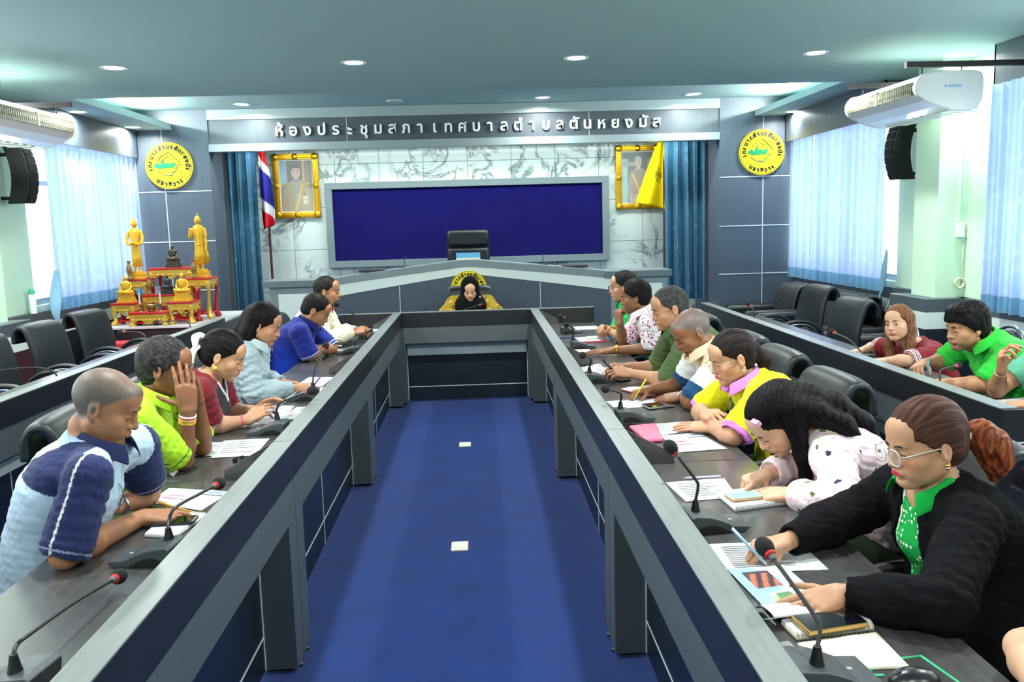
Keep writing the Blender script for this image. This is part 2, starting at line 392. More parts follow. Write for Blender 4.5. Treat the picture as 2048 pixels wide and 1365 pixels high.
curtain(-4.13, 10.3, 10.97, .965, 2.70, 'sheer light blue window curtain on the left wall, panel behind the altar tables', 3, group=G1)
curtain(3.95, 8.45, 9.35, .93, 2.70, 'sheer light blue window curtain on the right wall, nearest the right black wall speaker', 4, group=G1)
curtain(3.95, 9.35, 10.2, .93, 2.70, 'sheer light blue window curtain on the right wall, middle panel of its window', 5, group=G1)
curtain(3.95, 10.2, 10.95, .93, 2.70, 'sheer light blue window curtain on the right wall, panel beside the panelled pier', 6, group=G1)
curtain(3.90, 5.6, 6.62, .93, 2.62, 'sheer light blue window curtain at the right photo edge', 7, group=G1)
curtain(-2.93, -3.22, -2.78, .50, 2.72, '', 8) if False else None
curtain(11.55, -3.20, -2.80, .62, 2.74, 'dark blue stage curtain hanging left of the marble wall', 8, 'x', .06, .115, M_stage, group='stage curtains')
curtain(11.55, 2.48, 3.03, .62, 2.74, 'dark blue stage curtain hanging right of the marble wall', 9, 'x', .06, .12, M_stage, group='stage curtains')
M_tie = mat('blue_tie_cloth', (120, 160, 185), .9)
for side, p, lab in (('left', [(-4.13, 8.735, 1.36), (-4.10, 8.62, 1.12), (-4.08, 8.55, .96), (-4.06, 8.56, .80)], 'blue curtain tie hanging down over the left sill beside the spray can'),
                     ('right', [(3.93, 8.28, 1.34), (3.92, 8.30, 1.15), (3.93, 8.36, .98), (3.93, 8.42, .86)], 'blue curtain tie hanging at the near end of the right window curtain')):
    o = MB().tube(bez(p, 8), [.012]*9+[.05]*8+[.04]*8 if False else [.02+.035*math.sin(math.pi*min(1, i/20)) for i in range(25)], 10, flat=.25).build('curtain_tie', M_tie, smooth='all'); tag(o, lab, 'curtain tie')

# ================================================================ display board on the marble
t = thing('display_board', 'wide dark blue velvet display board in a grey frame on the marble wall', 'display board', (-.11, 12.2, 1.15))
M_velvet = mat('dark_blue_velvet', (14, 9, 86), .95, spec=.05, sheen=.3, mottled=(2, .12))
MB().box((-1.95, 12.14, 1.24), (1.74, 12.16, 2.21)).build('velvet_panel', M_velvet, t)
f = MB(); f.box((-2.045, 12.09, 1.15), (1.83, 12.195, 1.24)).box((-2.045, 12.09, 2.21), (1.83, 12.195, 2.30)).box((-2.045, 12.09, 1.24), (-1.95, 12.195, 2.21)).box((1.74, 12.09, 1.24), (1.83, 12.195, 2.21))
f.build('frame', mat('grey_frame_laminate', (120, 136, 138), .4), t, bevel=.004)

# ================================================================ sign letters on the fascia
M_steel = mat('brushed_steel_letters', (240, 243, 238), .35, spec=.6)
cl = ['ห้', 'อ', 'ง', 'ป', 'ร', 'ะ', 'ชุ', 'ม', 'ส', 'ภ', 'า', 'เ', 'ท', 'ศ', 'บ', 'า', 'ล', 'ตํ', 'า', 'บ', 'ล', 'ตั', 'น', 'ห', 'ย', 'ง', 'มั', 'ส']
lt = thing('wall_lettering', 'raised silver Thai lettering across the grey fascia over the marble wall', 'sign lettering', (-.05, 11.0, 2.83))
for k, c in enumerate(cl):
    x = -2.37+(2.27+2.37)*k/27
    vs, fs = text_mesh(c, .185, .03, .0035); w = np.array(vs); 
    base = text_mesh('ก', .185)[0]; y0 = np.array(base)[:, 1].min() if k == 0 else y0
    # every cluster stands on one base line
    lowest = {'ชุ': -.05}.get(c, 0)
    dy = -w[:, 1].min()+lowest
    mb = MB(); mb.add([(x+v[0], 11.005-v[2], 2.825+v[1]+dy) for v in vs], [tuple(f) for f in fs]); mb.build('letter', M_steel, lt)

# ================================================================ round yellow emblems
M_yel = mat('emblem_yellow', (246, 226, 20), .35); M_blk = mat('emblem_black', (20, 22, 20), .4); M_grn = mat('emblem_green', (10, 130, 80), .4)
M_goldrim = mat('emblem_rim', (200, 170, 30), .35)
def emblem(c, R, label, n=(0, -1, 0), parent=None, top='เทศบาลตำบลตันหยงมัส', bot='นราธิวาส'):
    """disc facing -Y: text runs round the rim, a mountain, trees and a river in the middle"""
    c = V3(*c)
    t = parent if parent is not None else thing('round_emblem', label, 'emblem', c)
    P = lambda x, z, d: c+V3(x*R, -d, z*R)
    def disc(r, d0, d1, name, m):
        mb = MB(); mb.prism([P(r*math.cos(a), r*math.sin(a), d0) for a in np.linspace(0, 2*math.pi, 64, endpoint=False)], (0, -(d1-d0), 0)); return mb.build(name, m, t)
    disc(1, 0, .025, 'disc', M_yel)
    k = MB()
    for r0, r1 in ((.955, .975), (.66, .675)) if parent is not None else ((.955, .975),):
        A = np.linspace(0, 2*math.pi, 73)
        for a, b in zip(A[:-1], A[1:]):
            k.prism([P(r0*math.cos(a), r0*math.sin(a), .0252), P(r1*math.cos(a), r1*math.sin(a), .0252), P(r1*math.cos(b), r1*math.sin(b), .0252), P(r0*math.cos(b), r0*math.sin(b), .0252)], (0, -.002, 0))
    def split(s):
        out = []
        for ch in s:
            if ch in 'ัิีุ้่' and out: out[-1] += ch
            elif ch == 'ำ': out[-1] += 'ํ'; out.append('า')
            else: out.append(ch)
        return out
    for s, a0, a1, inv in ((top, 192, -12, 1), (bot, 232, 308, -1)):
        L = split(s)
        for i, ch in enumerate(L):
            a = math.radians(a0+(a1-a0)*i/(len(L)-1)); rad = V3(math.cos(a), 0, math.sin(a)); up = rad*inv; right = np.cross(V3(0, -1, 0), up)*-1
            right = V3(math.sin(a), 0, -math.cos(a))*inv
            put_text(k, ch, c+rad*R*.80+V3(0, -.0262, 0), right, up, R*.24, .002, .0055*R/.29)
    W = lambda pts, r, mbx: mbx.tube([P(x, z, .027) for x, z in pts], r*R, 6)
    W([(-.45, .22), (-.3, .42), (-.12, .5), (.02, .58), (.12, .48), (.3, .3), (.5, .1)], .017, k); W([(-.35, .12), (-.18, .32), (-.05, .4), (.1, .3)], .015, k)
    W([(.18, .02), (.66, .03)], .008, k); W([(-.5, -.22), (-.3, -.34), (-.12, -.40), (.05, -.38)], .016, k); W([(-.52, -.14), (-.4, -.12)], .012, k); W([(-.25, -.18), (-.1, -.2)], .012, k); W([(.3, -.12), (.42, -.15)], .01, k); W([(.36, -.25), (.52, -.2)], .01, k)
    for sx in (-.62, .60):
        for j in range(8):
            a = j*math.pi/4; W([(sx+.04*math.cos(a), -.43+.04*math.sin(a)), (sx+.085*math.cos(a), -.43+.085*math.sin(a))], .009, k)
    k.build('lettering', M_blk, t)
    g = MB(); rr = random.Random(4); pts = [(-.64, .02), (-.6, .1)]
    for j in range(9): pts += [(-.56+.1*j, .03+.1*rr.random()+.04*(j % 2)), (-.51+.1*j, .17+.14*rr.random() if j % 3 == 0 else .09+.05*rr.random())]
    pts += [(.3, .08), (.2, -.02)]+[(.2-.1*j, -.06-.06*rr.random()) for j in range(9)]
    g.prism([P(x, z, .0254) for x, z in pts], (0, -.004, 0)); W([(.4, -.02), (.25, -.12), (.3, -.2), (.1, -.3), (.14, -.36), (-.02, -.44)], .022, g)
    g.build('landscape', M_grn, t)
    return t
emblem((-3.715, 10.994, 2.50), .282, 'round yellow emblem with Thai text on the left panelled pier above the altar')
emblem((3.585, 10.994, 2.485), .282, 'round yellow emblem with Thai text on the right panelled pier beside the window curtain')

# ================================================================ framed portraits (generic sitters)
M_gold = mat('gilt_frame', (226, 170, 30), .28, metal=.75, bump=(60, .7)); M_pic = mat('portrait_print', attr=True, rough=.3)
def portrait(c, w, h, label, kind):
    c = V3(*c); t = thing('framed_portrait', label, 'picture', c-V3(0, 0, h/2))
    f = MB(); b = .075
    for x0, x1, z0, z1 in ((-w/2, w/2, -h/2, -h/2+b), (-w/2, w/2, h/2-b, h/2), (-w/2, -w/2+b, -h/2, h/2), (w/2-b, w/2, -h/2, h/2)):
        f.box((c[0]+x0, c[1]-.05, c[2]+z0), (c[0]+x1, c[1], c[2]+z1)); ins = .018
        f.box((c[0]+x0+ins, c[1]-.065, c[2]+z0+ins), (c[0]+x1-ins, c[1]-.05, c[2]+z1-ins))
    for sx in (-1, 1):
        for sz in (-1, 1): f.ball((c[0]+sx*(w/2-.04), c[1]-.06, c[2]+sz*(h/2-.04)), (.05, .022, .05), 10)
    for sx, sz in ((0, 1), (0, -1), (1, 0), (-1, 0)): f.ball((c[0]+sx*(w/2-.04), c[1]-.06, c[2]+sz*(h/2-.04)), (.045, .02, .045), 10)
    f.build('frame', M_gold, t, bevel=.006)
    p = MB(); iw, ih = w/2-b, h/2-b; D = [0.0]
    def poly(pts, col, z=None):
        D[0] += .0006; p.col = col; p.add([c+V3(x*iw, -.022-D[0], z_*ih) for x, z_ in pts], [tuple(range(len(pts)))])
    E = lambda cx, cz, rx, rz, n=24: [(cx+rx*math.cos(a), cz+rz*math.sin(a)) for a in np.linspace(0, 2*math.pi, n, endpoint=False)]
    R4 = lambda a, b_, c_, d_: [(a, b_), (c_, b_), (c_, d_), (a, d_)]
    poly(R4(-1, -1, 1, 1), (225, 222, 205)); 
    if kind == 0:
        poly(R4(-.93, -.95, .93, .95), (120, 110, 100)); poly(R4(-.93, .0, -.55, .95), (140, 190, 215)); poly(R4(-.5, -.1, .9, .95), (78, 58, 52))
        poly(R4(.35, .1, .5, .95), (190, 160, 70)); poly(R4(.5, .0, .93, .9), (96, 74, 66)); poly(R4(.62, .2, .68, .85), (170, 120, 80))
        poly([(-.85, -.95), (-.8, -.2), (-.6, .08), (-.2, .24), (.25, .24), (.65, .06), (.85, -.2), (.9, -.95)], (150, 132, 70))
        poly([(-.17, .14), (.13, .14), (.1, .36), (-.14, .36)], (196, 156, 134)); poly(E(-.02, .52, .27, .24), (208, 170, 150)); poly([(-.3, .55), (-.28, .72), (-.1, .8), (.12, .8), (.26, .7), (.27, .55), (.2, .66), (0, .69), (-.2, .66)], (28, 26, 30))
        for sx in (-.13, .1): poly(E(sx, .535, .06, .017), (60, 44, 40)); poly(R4(sx-.08, .575, sx+.08, .59), (40, 34, 34))
        poly(R4(-.1, .39, .08, .405), (160, 100, 95)); poly([(-.2, .26), (.18, .26), (.1, .14), (-.02, .2), (-.12, .14)], (80, 110, 150))
        poly([(-.06, .14), (.06, .14), (.12, -.95), (-.1, -.95)], (100, 140, 170)); poly([(.3, .1), (.42, .06), (.0, -.95), (-.2, -.95)], (206, 170, 60))
        for k in range(3): poly(E(.5, -.28-.17*k, .16, .075, 8), (226, 226, 214)); poly(E(.5, -.28-.17*k, .06, .03, 8), (170, 130, 70))
        for sx in (-.7, .62): poly([(sx-.14, .02), (sx+.14, .05), (sx+.12, .12), (sx-.1, .1)], (206, 176, 90))
    else:
        poly(R4(-.93, -.95, .93, .95), (74, 92, 90)); poly(R4(-.93, -.95, -.6, .95), (150, 200, 190)); poly(R4(.6, -.3, .93, .95), (120, 140, 132)); poly(R4(-.93, .7, .93, .95), (66, 78, 76)); poly(R4(-.9, .42, -.1, .6), (150, 160, 140))
        poly([(-.55, -.95), (-.6, -.4), (-.45, .2), (-.1, .36), (.3, .36), (.62, .2), (.75, -.2), (.5, -.95)], (158, 142, 120))
        poly([(-.08, .28), (.2, .28), (.17, .48), (-.05, .48)], (200, 178, 160)); poly(E(.06, .56, .2, .2), (206, 190, 175)); poly([(-.17, .56), (-.15, .74), (.05, .82), (.25, .74), (.28, .56), (.2, .68), (.06, .7), (-.08, .68)], (176, 182, 178))
        for sx in (-.02, .15): poly(E(sx, .575, .045, .014), (80, 66, 60))
        poly(R4(.0, .46, .12, .472), (170, 110, 105)); poly([(-.38, .1), (-.26, .18), (.35, -.72), (.22, -.78)], (226, 176, 60))
        poly([(-.4, -.95), (-.1, -.6), (.2, -.62), (.55, -.95)], (190, 180, 176)); poly([(.2, -.85), (.62, -.45), (.7, -.6), (.3, -.95)], (206, 176, 156)); poly([(-.5, -.95), (-.44, -.6), (-.3, -.62), (-.3, -.95)], (204, 172, 152))
    p.build('print', M_pic, t)
    MB().box((c[0]-iw, c[1]-.034, c[2]-ih), (c[0]+iw, c[1]-.033, c[2]+ih)).build('pane', mat('picture_glass', (255, 255, 255), .04, alpha=.12, spec=.6), t)
    return t
portrait((-2.43, 12.195, 2.275), .61, .86, 'gilt framed portrait of a person in khaki uniform left of the blue board', 0)
portrait((2.24, 12.195, 2.272), .60, .87, 'gilt framed portrait of a person with a yellow sash right of the blue board', 1)

# ================================================================ flags on poles
M_pole = mat('dark_red_wood', (70, 28, 24), .4); M_flag = mat('flag_cloth', attr=True, rough=.85, spec=.1)
def flag(px, y, top, label, poly, colf, potlab):
    t = thing('flag', label, 'flag', (px, y, .30))
    MB().tube([(px, y, .34), (px, y, top)], .016, 10).ball((px, y, top+.03), (.028, .028, .04), 10).build('pole', M_pole, t, smooth=True)
    MB().lathe([(.0, .30), (.12, .30), (.13, .34), (.08, .40), (.085, .62), (.11, .70), (.10, .74), (.06, .75), (.03, .72), (0, .72)], (px, y, 0), n=20).build('base', mat('red_brown_pot', (96, 36, 30), .3), t, smooth=True)
    mb = MB(); nu, nv = 26, 40; vs = []; 
    for j in range(nv):
        v = j/(nv-1); lo, hi = poly(v)
        for i in range(nu):
            u = i/(nu-1); x = lo[0]+(hi[0]-lo[0])*u; z = lo[1]+(hi[1]-lo[1])*u
            mb.col = colf(u, v); mb.v.append((x, y-.03+.045*math.sin(u*9+v*2)*(.3+.7*v), z)); mb.c.append(mb.col)
    mb.f = [(j*nu+i, j*nu+i+1, (j+1)*nu+i+1, (j+1)*nu+i) for j in range(nv-1) for i in range(nu-1)]
    mb.build('cloth', M_flag, t, smooth='all', solid=.003)
    return t
def thai(u, v):
    k = u  # stripes run along the hanging cloth, slanted by the fold
    s = (v*1.05-(u-.5)*.22)
    return (196, 30, 44) if s < .17 or s > .87 else ((225, 225, 232) if s < .30 or s > .73 else (44, 46, 130))
flag(-2.73, 11.72, 2.80, 'red, white and blue striped national flag drooping on a pole left of the marble wall', lambda v: ((-2.80-.02*math.sin(3*v), 2.72-1.02*v), (-2.74+.11*math.sin(1.9*v)+.0*v, 2.76-1.0*v)), thai, '')
def yel(u, v):
    x, z = (u-.55)*2, (v-.55)*3.4
    r = math.hypot(x, z*1.0)
    if .18 < r < .36 and abs(math.sin(4*math.atan2(z, x))) > .45: return (120, 150, 40)
    if r < .16: return (205, 120, 30)
    return (250, 214, 20)
flag(2.52, 11.75, 2.82, 'plain yellow flag with a small green crest on a pole beside the right stage curtain', lambda v: ((2.50-.36*v**.8, 2.80-.88*v), (2.50+.12*v, 2.80-1.0*v)), yel, '')

# ================================================================ presiding desk on the dais
YD = 10.2
t = thing('presiding_desk', 'long grey presiding desk with a peaked top and white band on the dais', 'desk', (-.12, YD, .3))
q = lambda x: 1.285-.195*abs(x+.12)/1.7       # underside line of the peaked top
N = 24; xs = [-1.83+(1.55+1.83)*k/N for k in range(N+1)]
top = lambda x: 1.095+.195*max(0, 1-abs(x+.12)/1.72)**.92
def strip(a, b, y0, y1, mbx, x=None):
    x = xs if x is None else x
    pf = [V3(i, y0, a(i)) for i in x]+[V3(i, y0, b(i)) for i in x[::-1]]; mbx.prism(pf, (0, y1-y0, 0)); return mbx
xw = [-1.95+(1.66+1.95)*k/N for k in range(N+1)]
strip(lambda x: top(x)-.075, top, YD-.03, YD+.36, MB(), xw).build('desk_top', mat('desk_top_laminate', (122, 138, 140), .4), t)
strip(lambda x: top(x)-.165-.055*min(1, abs(x+.12)/1.7), lambda x: top(x)-.075, YD-.012, YD+.03, MB()).build('white_band', M_white, t)
strip(lambda x: .30, lambda x: top(x)-.165-.055*min(1, abs(x+.12)/1.7), YD, YD+.05, MB()).build('front_panel', mat('desk_front_laminate', (72, 84, 96), .4, grain=((80, 80, 1.6), .15)), t)
g = MB()
for x in (-.92, .72): g.box((x-.004, YD-.0135, .3), (x+.004, YD-.01, top(x)-.2))
g.build('groove', M_line, t)
for x0, x1, a in ((-2.42, -1.83, 1), (1.55, 2.22, 0)):
    e = MB().box((x0, YD-.01, .3), (x1, YD+.40, 1.03)).build('end_block', mat('desk_block_laminate', (118, 134, 136), .4), t, bevel=.003)
    MB().box((x0+.1, YD-.014, .3), (x1-.06, YD-.01, .95)).build('white_inset', M_white, e)
    MB().box((x0-.07, YD-.05, 1.03), (x1+.05, YD+.44, 1.105)).build('cap', mat('desk_cap_laminate', (96, 112, 116), .4), e, bevel=.004)
emblem((-.115, YD-.002, .95), .21, '', parent=thing('round_emblem', 'round yellow emblem on the presiding desk behind the person in the black headscarf', 'emblem', (-.115, YD-.002, .74)))
# things on the presiding desk
t = thing('name_plate', 'small light blue name plate standing on the peak of the presiding desk', 'sign', (-.11, 10.19, 1.29))
R0_ = np.array([[1, 0, 0], [0, .96, .28], [0, -.28, .96]])
MB(R0_, (-.11, 10.20, 1.285)).box((-.14, -.004, 0), (.14, .004, .085)).build('plate', mat('light_blue_plate', (96, 178, 226), .3), t)
MB(R0_, (-.11, 10.20, 1.285)).box((-.14, -.006, 0), (.14, -.004, .022)).build('cream_strip', mat('cream_strip', (225, 225, 200), .4), t)
MB().box((-.2, 10.22, 1.275), (0, 10.3, 1.287)).build('foot', M_white, t)
for x, z, lab in ((-.87, 1.20, 'thin black microphone stem on the left slope of the presiding desk'), (.77, 1.19, 'short black microphone with red ring on the right slope of the presiding desk')):
    t = thing('desk_microphone', lab, 'microphone', (x, 10.42, z-.02)); z -= .02
    MB().box((x-.06, 10.36, z), (x+.06, 10.5, z+.03)).build('base', mat('mic_black', (30, 33, 36), .5), t, bevel=.006)
    MB().tube([(x, 10.42, z+.03), (x+.005, 10.42, z+.10), (x+.01, 10.40, z+.13)], .005, 6).ball((x+.01, 10.39, z+.14), .012, 8).build('gooseneck', MATS['mic_black'], t)
for x, lab in ((-1.25, 'flat black document case lying on the left slope of the presiding desk'), (1.15, 'flat black document case lying on the right slope of the presiding desk')):
    o = MB().box((x-.15, 10.30, top(x)+.001), (x+.15, 10.5, top(x)+.03)).build('document_case', MATS['mic_black'], bevel=.008); o.rotation_euler = (0, 0, 0); tag(o, lab, 'case')
# ================================================================ conference tables
TZ = .745
M_top = mat('dark_wood_tabletop', (66, 66, 65), .27, grain=((70, 2.2, 70), .22), spec=.9)
M_ledgeT = mat('ledge_top_sheen', (112, 120, 118), .36, grain=((60, 2, 60), .10), spec=.5)  # tabletop laminate made paler, the ceiling's reflection put into its colour
M_ledgeF = mat('ledge_front_laminate', (27, 29, 31), .35, grain=((60, 2, 60), .2))
M_frame = mat('table_frame_laminate', (76, 84, 86), .45, bump=(300, .15))
M_recess = mat('recessed_dark_panel', (20, 28, 36), .35, grain=((60, 2, 60), .15))
M_stripe = mat('pale_stripe', (196, 214, 208), .4)
M_foot = mat('black_leveller', (16, 16, 18), .4)
def table(label, sgn, X, y0, y1, cols=(.13, .13), depth=.577, group=None, rot=None, endpanel=False, cat='table', dividers=True, vline=True):
    """one table unit; the ledge front stands at X and faces -sgn, the top runs towards +sgn"""
    Lh = y1-y0
    M = np.diag([sgn, 1., 1.]); o = V3(X, y0, 0)
    if rot is not None: M = rot
    t = thing('conference_table', label, cat, o+M @ V3(.3, Lh/2, 0), group)
    B = lambda: MB(M, o); g = .003
    def bx(a, b, name, m, bv=.0015, par=t):
        q = B(); q.box(a, b)
        if np.linalg.det(M) < 0: q.f = [f[::-1] for f in q.f]
        return q.build(name, m, par, bevel=bv)
    bx((.03, g, TZ-.025), (depth, Lh-g, TZ), 'tabletop', M_top)
    L = bx((0, g, TZ+.005), (.075, Lh-g, .882), 'ledge', M_ledgeF)
    bx((-.001, g, .882), (.076, Lh-g, .887), 'ledge_cap', M_ledgeT, .001, L)
    f = B(); f.box((.008, g, .59), (.03, Lh-g, TZ+.004))
    for a, b in ((g, cols[0]), (Lh-cols[1], Lh-g)): f.box((.008, a, .02), (.03, b, .59)); 
    for a, b in ((cols[0]-.018, cols[0]), (Lh-cols[1], Lh-cols[1]+.018)): f.box((.03, a, .02), (.13, b, .72))
    f.box((.03, cols[0], .572), (.13, Lh-cols[1], .59))
    if np.linalg.det(M) < 0: f.f = [q[::-1] for q in f.f]
    f.build('frame', M_frame, t)
    p = bx((.13, g, .02), (.148, Lh-g, .72), 'recessed_panel', M_recess)
    bx((.127, cols[0], .46), (.131, Lh-cols[1], .572), 'stripe', M_stripe, 0, p)
    k = B(); 
    k.box((.128, cols[0], .150), (.131, Lh-cols[1], .156)); vline and k.box((.128, Lh/2-.003, .02), (.131, Lh/2+.003, .46))
    k.box((.127, cols[0], .02), (.131, cols[0]+.006, .572)); k.box((.127, Lh-cols[1]-.006, .02), (.131, Lh-cols[1], .572))
    if np.linalg.det(M) < 0: k.f = [q[::-1] for q in k.f]
    k.build('groove_lines', M_line, p)
    for yy in (.04, Lh-.04): bx((.148, yy-.009, .0), (depth-.06, yy+.009, TZ-.025), 'side_panel', M_frame)
    if dividers:
        q = B(); w = [(.0755, Lh-.024, TZ+.001), (.265, Lh-.024, TZ+.001), (.265, Lh-.024, TZ+.04), (.0755, Lh-.024, .886)]; q.prism(w, (0, .018, 0))
        if np.linalg.det(M) < 0: q.f = [a[::-1] for a in q.f]
        q.build('divider', M_top, t)
    for yy in (cols[0]*.5, Lh-cols[1]*.5):
        q = B(); q.lathe([(0, 0), (.018, 0), (.018, .008), (.009, .012), (.009, .022), (0, .022)], (.019, yy, 0), n=12); 
        if np.linalg.det(M) < 0: q.f = [a[::-1] for a in q.f]
        q.build('foot', M_foot, t)
    if endpanel:
        e = bx((0.002, -.02, .02), (depth, .003, TZ+.003), 'end_panel', M_ledgeF)
        bx((.0, -.021, .74), (depth, -.0195, .746), 'white_line', M_line, 0, e)
        q = B(); q.prism([(0, -.02, TZ+.004), (.17, -.02, TZ+.004), (.17, -.02, .80), (.13, -.02, .882), (0, -.02, .882)], (0, .022, 0)); q.build('end_ledge', M_ledgeF, t)
    return t
gi = 'inner conference tables'
for sgn, X, side, G in ((-1, -.736, 'left', gi), (1, .479, 'right', gi)):
    for k, (a, b, w) in enumerate(((.90, 3.325, 'nearest the camera'), (3.325, 5.735, 'in the middle of its row'), (5.735, 8.20, 'touching the far cross table'))):
        table('dark grey conference table of the %s inner row, %s' % (side, w), sgn, X, a, b, group=G)
table('dark grey cross table in front of the person in the black headscarf', 1, 1.09, 8.205, 10.625, cols=(.66, .61), group=gi,
      rot=np.array([[0, -1, 0], [1, 0, 0], [0, 0, 1.]]), dividers=False) if False else None
def cross():
    # ledge front along X at y = 8.205, facing the camera
    M = np.array([[0, -1., 0], [1., 0, 0], [0, 0, 1.]])     # local x -> +y, local y -> -x
    return table('dark grey cross table in front of the person in the black headscarf', 1, 0, 0, 2.42, cols=(.64, .62), group=gi, rot=M, dividers=False, vline=False)
_t0 = V3
def table_at(origin, **k): pass
_o = cross(); 
def shift(t, d):
    t.location = Vector(t.location)+Vector(d); t['_o'] = [a+b for a, b in zip(t['_o'], d)]
shift(_o, (1.09, 8.206, 0))
go = 'outer row desks'
table('dark grey desk of the right outer row, near end beside the young man in green', 1, 2.13, 3.44, 5.87, group=go, endpanel=True, dividers=False)
table('dark grey desk of the right outer row, far end beside the leather armchairs', 1, 2.13, 5.87, 8.30, group=go, dividers=False)
table('dark grey desk of the left outer row, near end at the left photo edge', -1, -2.395, 3.40, 5.84, group=go, dividers=False)
table('dark grey desk of the left outer row, far end beside the altar', -1, -2.395, 5.84, 8.28, group=go, dividers=False)
# floor sockets
for y, lab in ((4.45, 'white floor socket box in the blue carpet, nearer one'), (6.6, 'white floor socket box in the blue carpet, farther one')):
    t = thing('floor_socket', lab, 'socket', (-.145, y, 0)); 
    MB().box((-.19, y-.06, 0), (-.10, y+.06, .012)).build('cover', mat('cream_plastic', (222, 224, 206), .4), t, bevel=.004)
    MB().box((-.185, y-.035, .012), (-.105, y-.034, .0125)).build('lid_line', M_fascia, t)

# ================================================================ chairs
M_lea = mat('black_leather', (24, 30, 33), .4, bump=(170, .25), spec=.35)
M_lea2 = mat('black_vinyl', (22, 24, 27), .4, bump=(120, .2))
M_chrome = mat('chrome', (215, 220, 222), .12, metal=1)
M_blkp = mat('black_plastic', (18, 19, 21), .45)
def office_chair(label, group):
    """faces +X; origin on the floor under the seat"""
    t = thing('office_chair', label, 'chair', (0, 0, 0), group)
    MB().box((-.22, -.235, .40), (.25, .235, .47)).build('seat', M_lea, t, bevel=.03, smooth=True)
    # backrest: padded sheet that rolls over backwards at the top
    prof = bez([(-.20, .46), (-.235, .60), (-.262, .78), (-.30, .92), (-.335, .975), (-.385, .978), (-.415, .935), (-.42, .86)], 6)
    prof = [np.array(p) for p in prof]; n = len(prof); mb = MB(); th = .022; m = 22
    def pt(i, u, s):
        p = prof[i]; tg = unit(prof[min(i+1, n-1)]-prof[max(i-1, 0)]); nr = np.array([tg[1], -tg[0]])
        rib = 0
        if s > 0:
            for zr in (.575, .645): rib -= .011*math.exp(-((p[1]-zr)/.009)**2) if p[0] > -.33 else 0
            rib += .010*(1-abs(2*u-1)**3)
        w = .245-.012*(i/n)
        q = p+nr*(s*th*(1-.35*abs(2*u-1)**6)+rib)
        return (q[0], -w+2*w*u, q[1])
    vs = [pt(i, j/(m-1), 1) for i in range(n) for j in range(m)]+[pt(i, j/(m-1), -1) for i in range(n) for j in range(m)]
    q = n*m; fs = []
    for i in range(n-1):
        for j in range(m-1):
            a = i*m+j; fs.append((a, a+1, a+m+1, a+m)); fs.append((q+a, q+a+m, q+a+m+1, q+a+1))
        for j in (0, m-1):
            a = i*m+j; f = (a, a+m, q+a+m, q+a); fs.append(f if j == 0 else f[::-1])
    for j in range(m-1): fs.append((j, q+j, q+j+1, j+1)); a = (n-1)*m+j; fs.append((a, a+1, q+a+1, q+a))
    mb.add(vs, fs); mb.build('backrest', M_lea, t, smooth='all')
    for s in (-1, 1):
        y = .275*s
        arc = bez([(-.22, y, .47), (-.20, y, .57), (-.10, y, .645), (.03, y, .665), (.16, y, .635), (.24, y, .56), (.25, y, .44)], 6)
        a = MB().tube(arc, .012, 8).build('armrest', M_chrome, t, smooth='all')
        MB().tube([V3(*p)+V3(0, 0, .026) for p in arc[5:32]], .02, 10).build('arm_pad', M_blkp, a, smooth='all')
    MB().lathe([(.03, .08), (.03, .40), (.0, .40)], n=14).build('column', M_chrome, t, smooth=True)
    b = MB()
    for k in range(5):
        a = 2*math.pi*k/5; b.tube([(0, 0, .10), (.27*math.cos(a), .27*math.sin(a), .075)], [.028, .018], 8)
    bo = b.build('base', M_blkp, t, smooth=True)
    for k in range(5):
        a = 2*math.pi*k/5; MB().tube([(.27*math.cos(a)-.02*math.sin(a), .27*math.sin(a)+.02*math.cos(a), .03), (.27*math.cos(a)+.02*math.sin(a), .27*math.sin(a)-.02*math.cos(a), .03)], .03, 12).build('caster', M_blkp, bo)
    return t
GCH = 'black office chairs along the tables'
ch0 = office_chair('black leather office chair of the man in the light blue and navy polo', GCH)
def place_chair(x, y, deg, label, first=[True], group=GCH):
    if first[0]: o = ch0; first[0] = False; o['label'] = label; o.location = (x, y, 0); o.rotation_euler = (0, 0, math.radians(deg))
    else: o = copy_tree(ch0, label, (x, y, 0), (0, 0, math.radians(deg)))
    o['group'] = group; return o
place_chair(-1.42, 2.45, 2, 'black leather office chair of the man in the light blue and navy polo')
place_chair(-1.31, 3.50, 2, 'black leather office chair behind the man in the lime green polo')
place_chair(-1.29, 4.22, 0, 'black leather office chair behind the woman in the maroon jersey')
place_chair(-1.31, 5.06, 0, 'black leather office chair behind the woman in the grey shirt')
place_chair(-1.30, 6.42, 2, 'black leather office chair behind the man in the royal blue polo')
place_chair(-1.32, 7.22, 0, 'black leather office chair behind the man in the cream jacket')
place_chair(1.30, 2.0, 180, 'black leather office chair of the woman in the black cardigan')
place_chair(1.20, 2.62, 180, 'black leather office chair of the woman in the pink blouse')
place_chair(1.20, 3.72, 182, 'black leather office chair behind the woman in the yellow blouse')
place_chair(1.23, 4.48, 182, 'black leather office chair behind the man in the white and navy polo')
place_chair(1.25, 5.12, 180, 'black leather office chair behind the man in the olive shirt')
place_chair(1.27, 6.25, 180, 'black leather office chair behind the man in the floral shirt')
place_chair(1.27, 6.98, 180, 'black leather office chair behind the man in the green shirt and glasses')
place_chair(1.50, 1.32, 180, 'black leather office chair of the person whose bare arm shows at the bottom right corner')
place_chair(-.10, 9.46, 270, 'black leather office chair of the person in the black headscarf')
GL = 'empty office chairs in the left outer row'
place_chair(-3.22, 6.25, -8, 'empty black leather office chair in the left outer row, nearest the camera', group=GL)
place_chair(-3.22, 7.12, -8, 'empty black leather office chair in the left outer row, middle of three', group=GL)
place_chair(-3.28, 8.1, -10, 'empty black leather office chair in the left outer row, next to the altar', group=GL)
GR = 'empty office chairs in the right outer row'
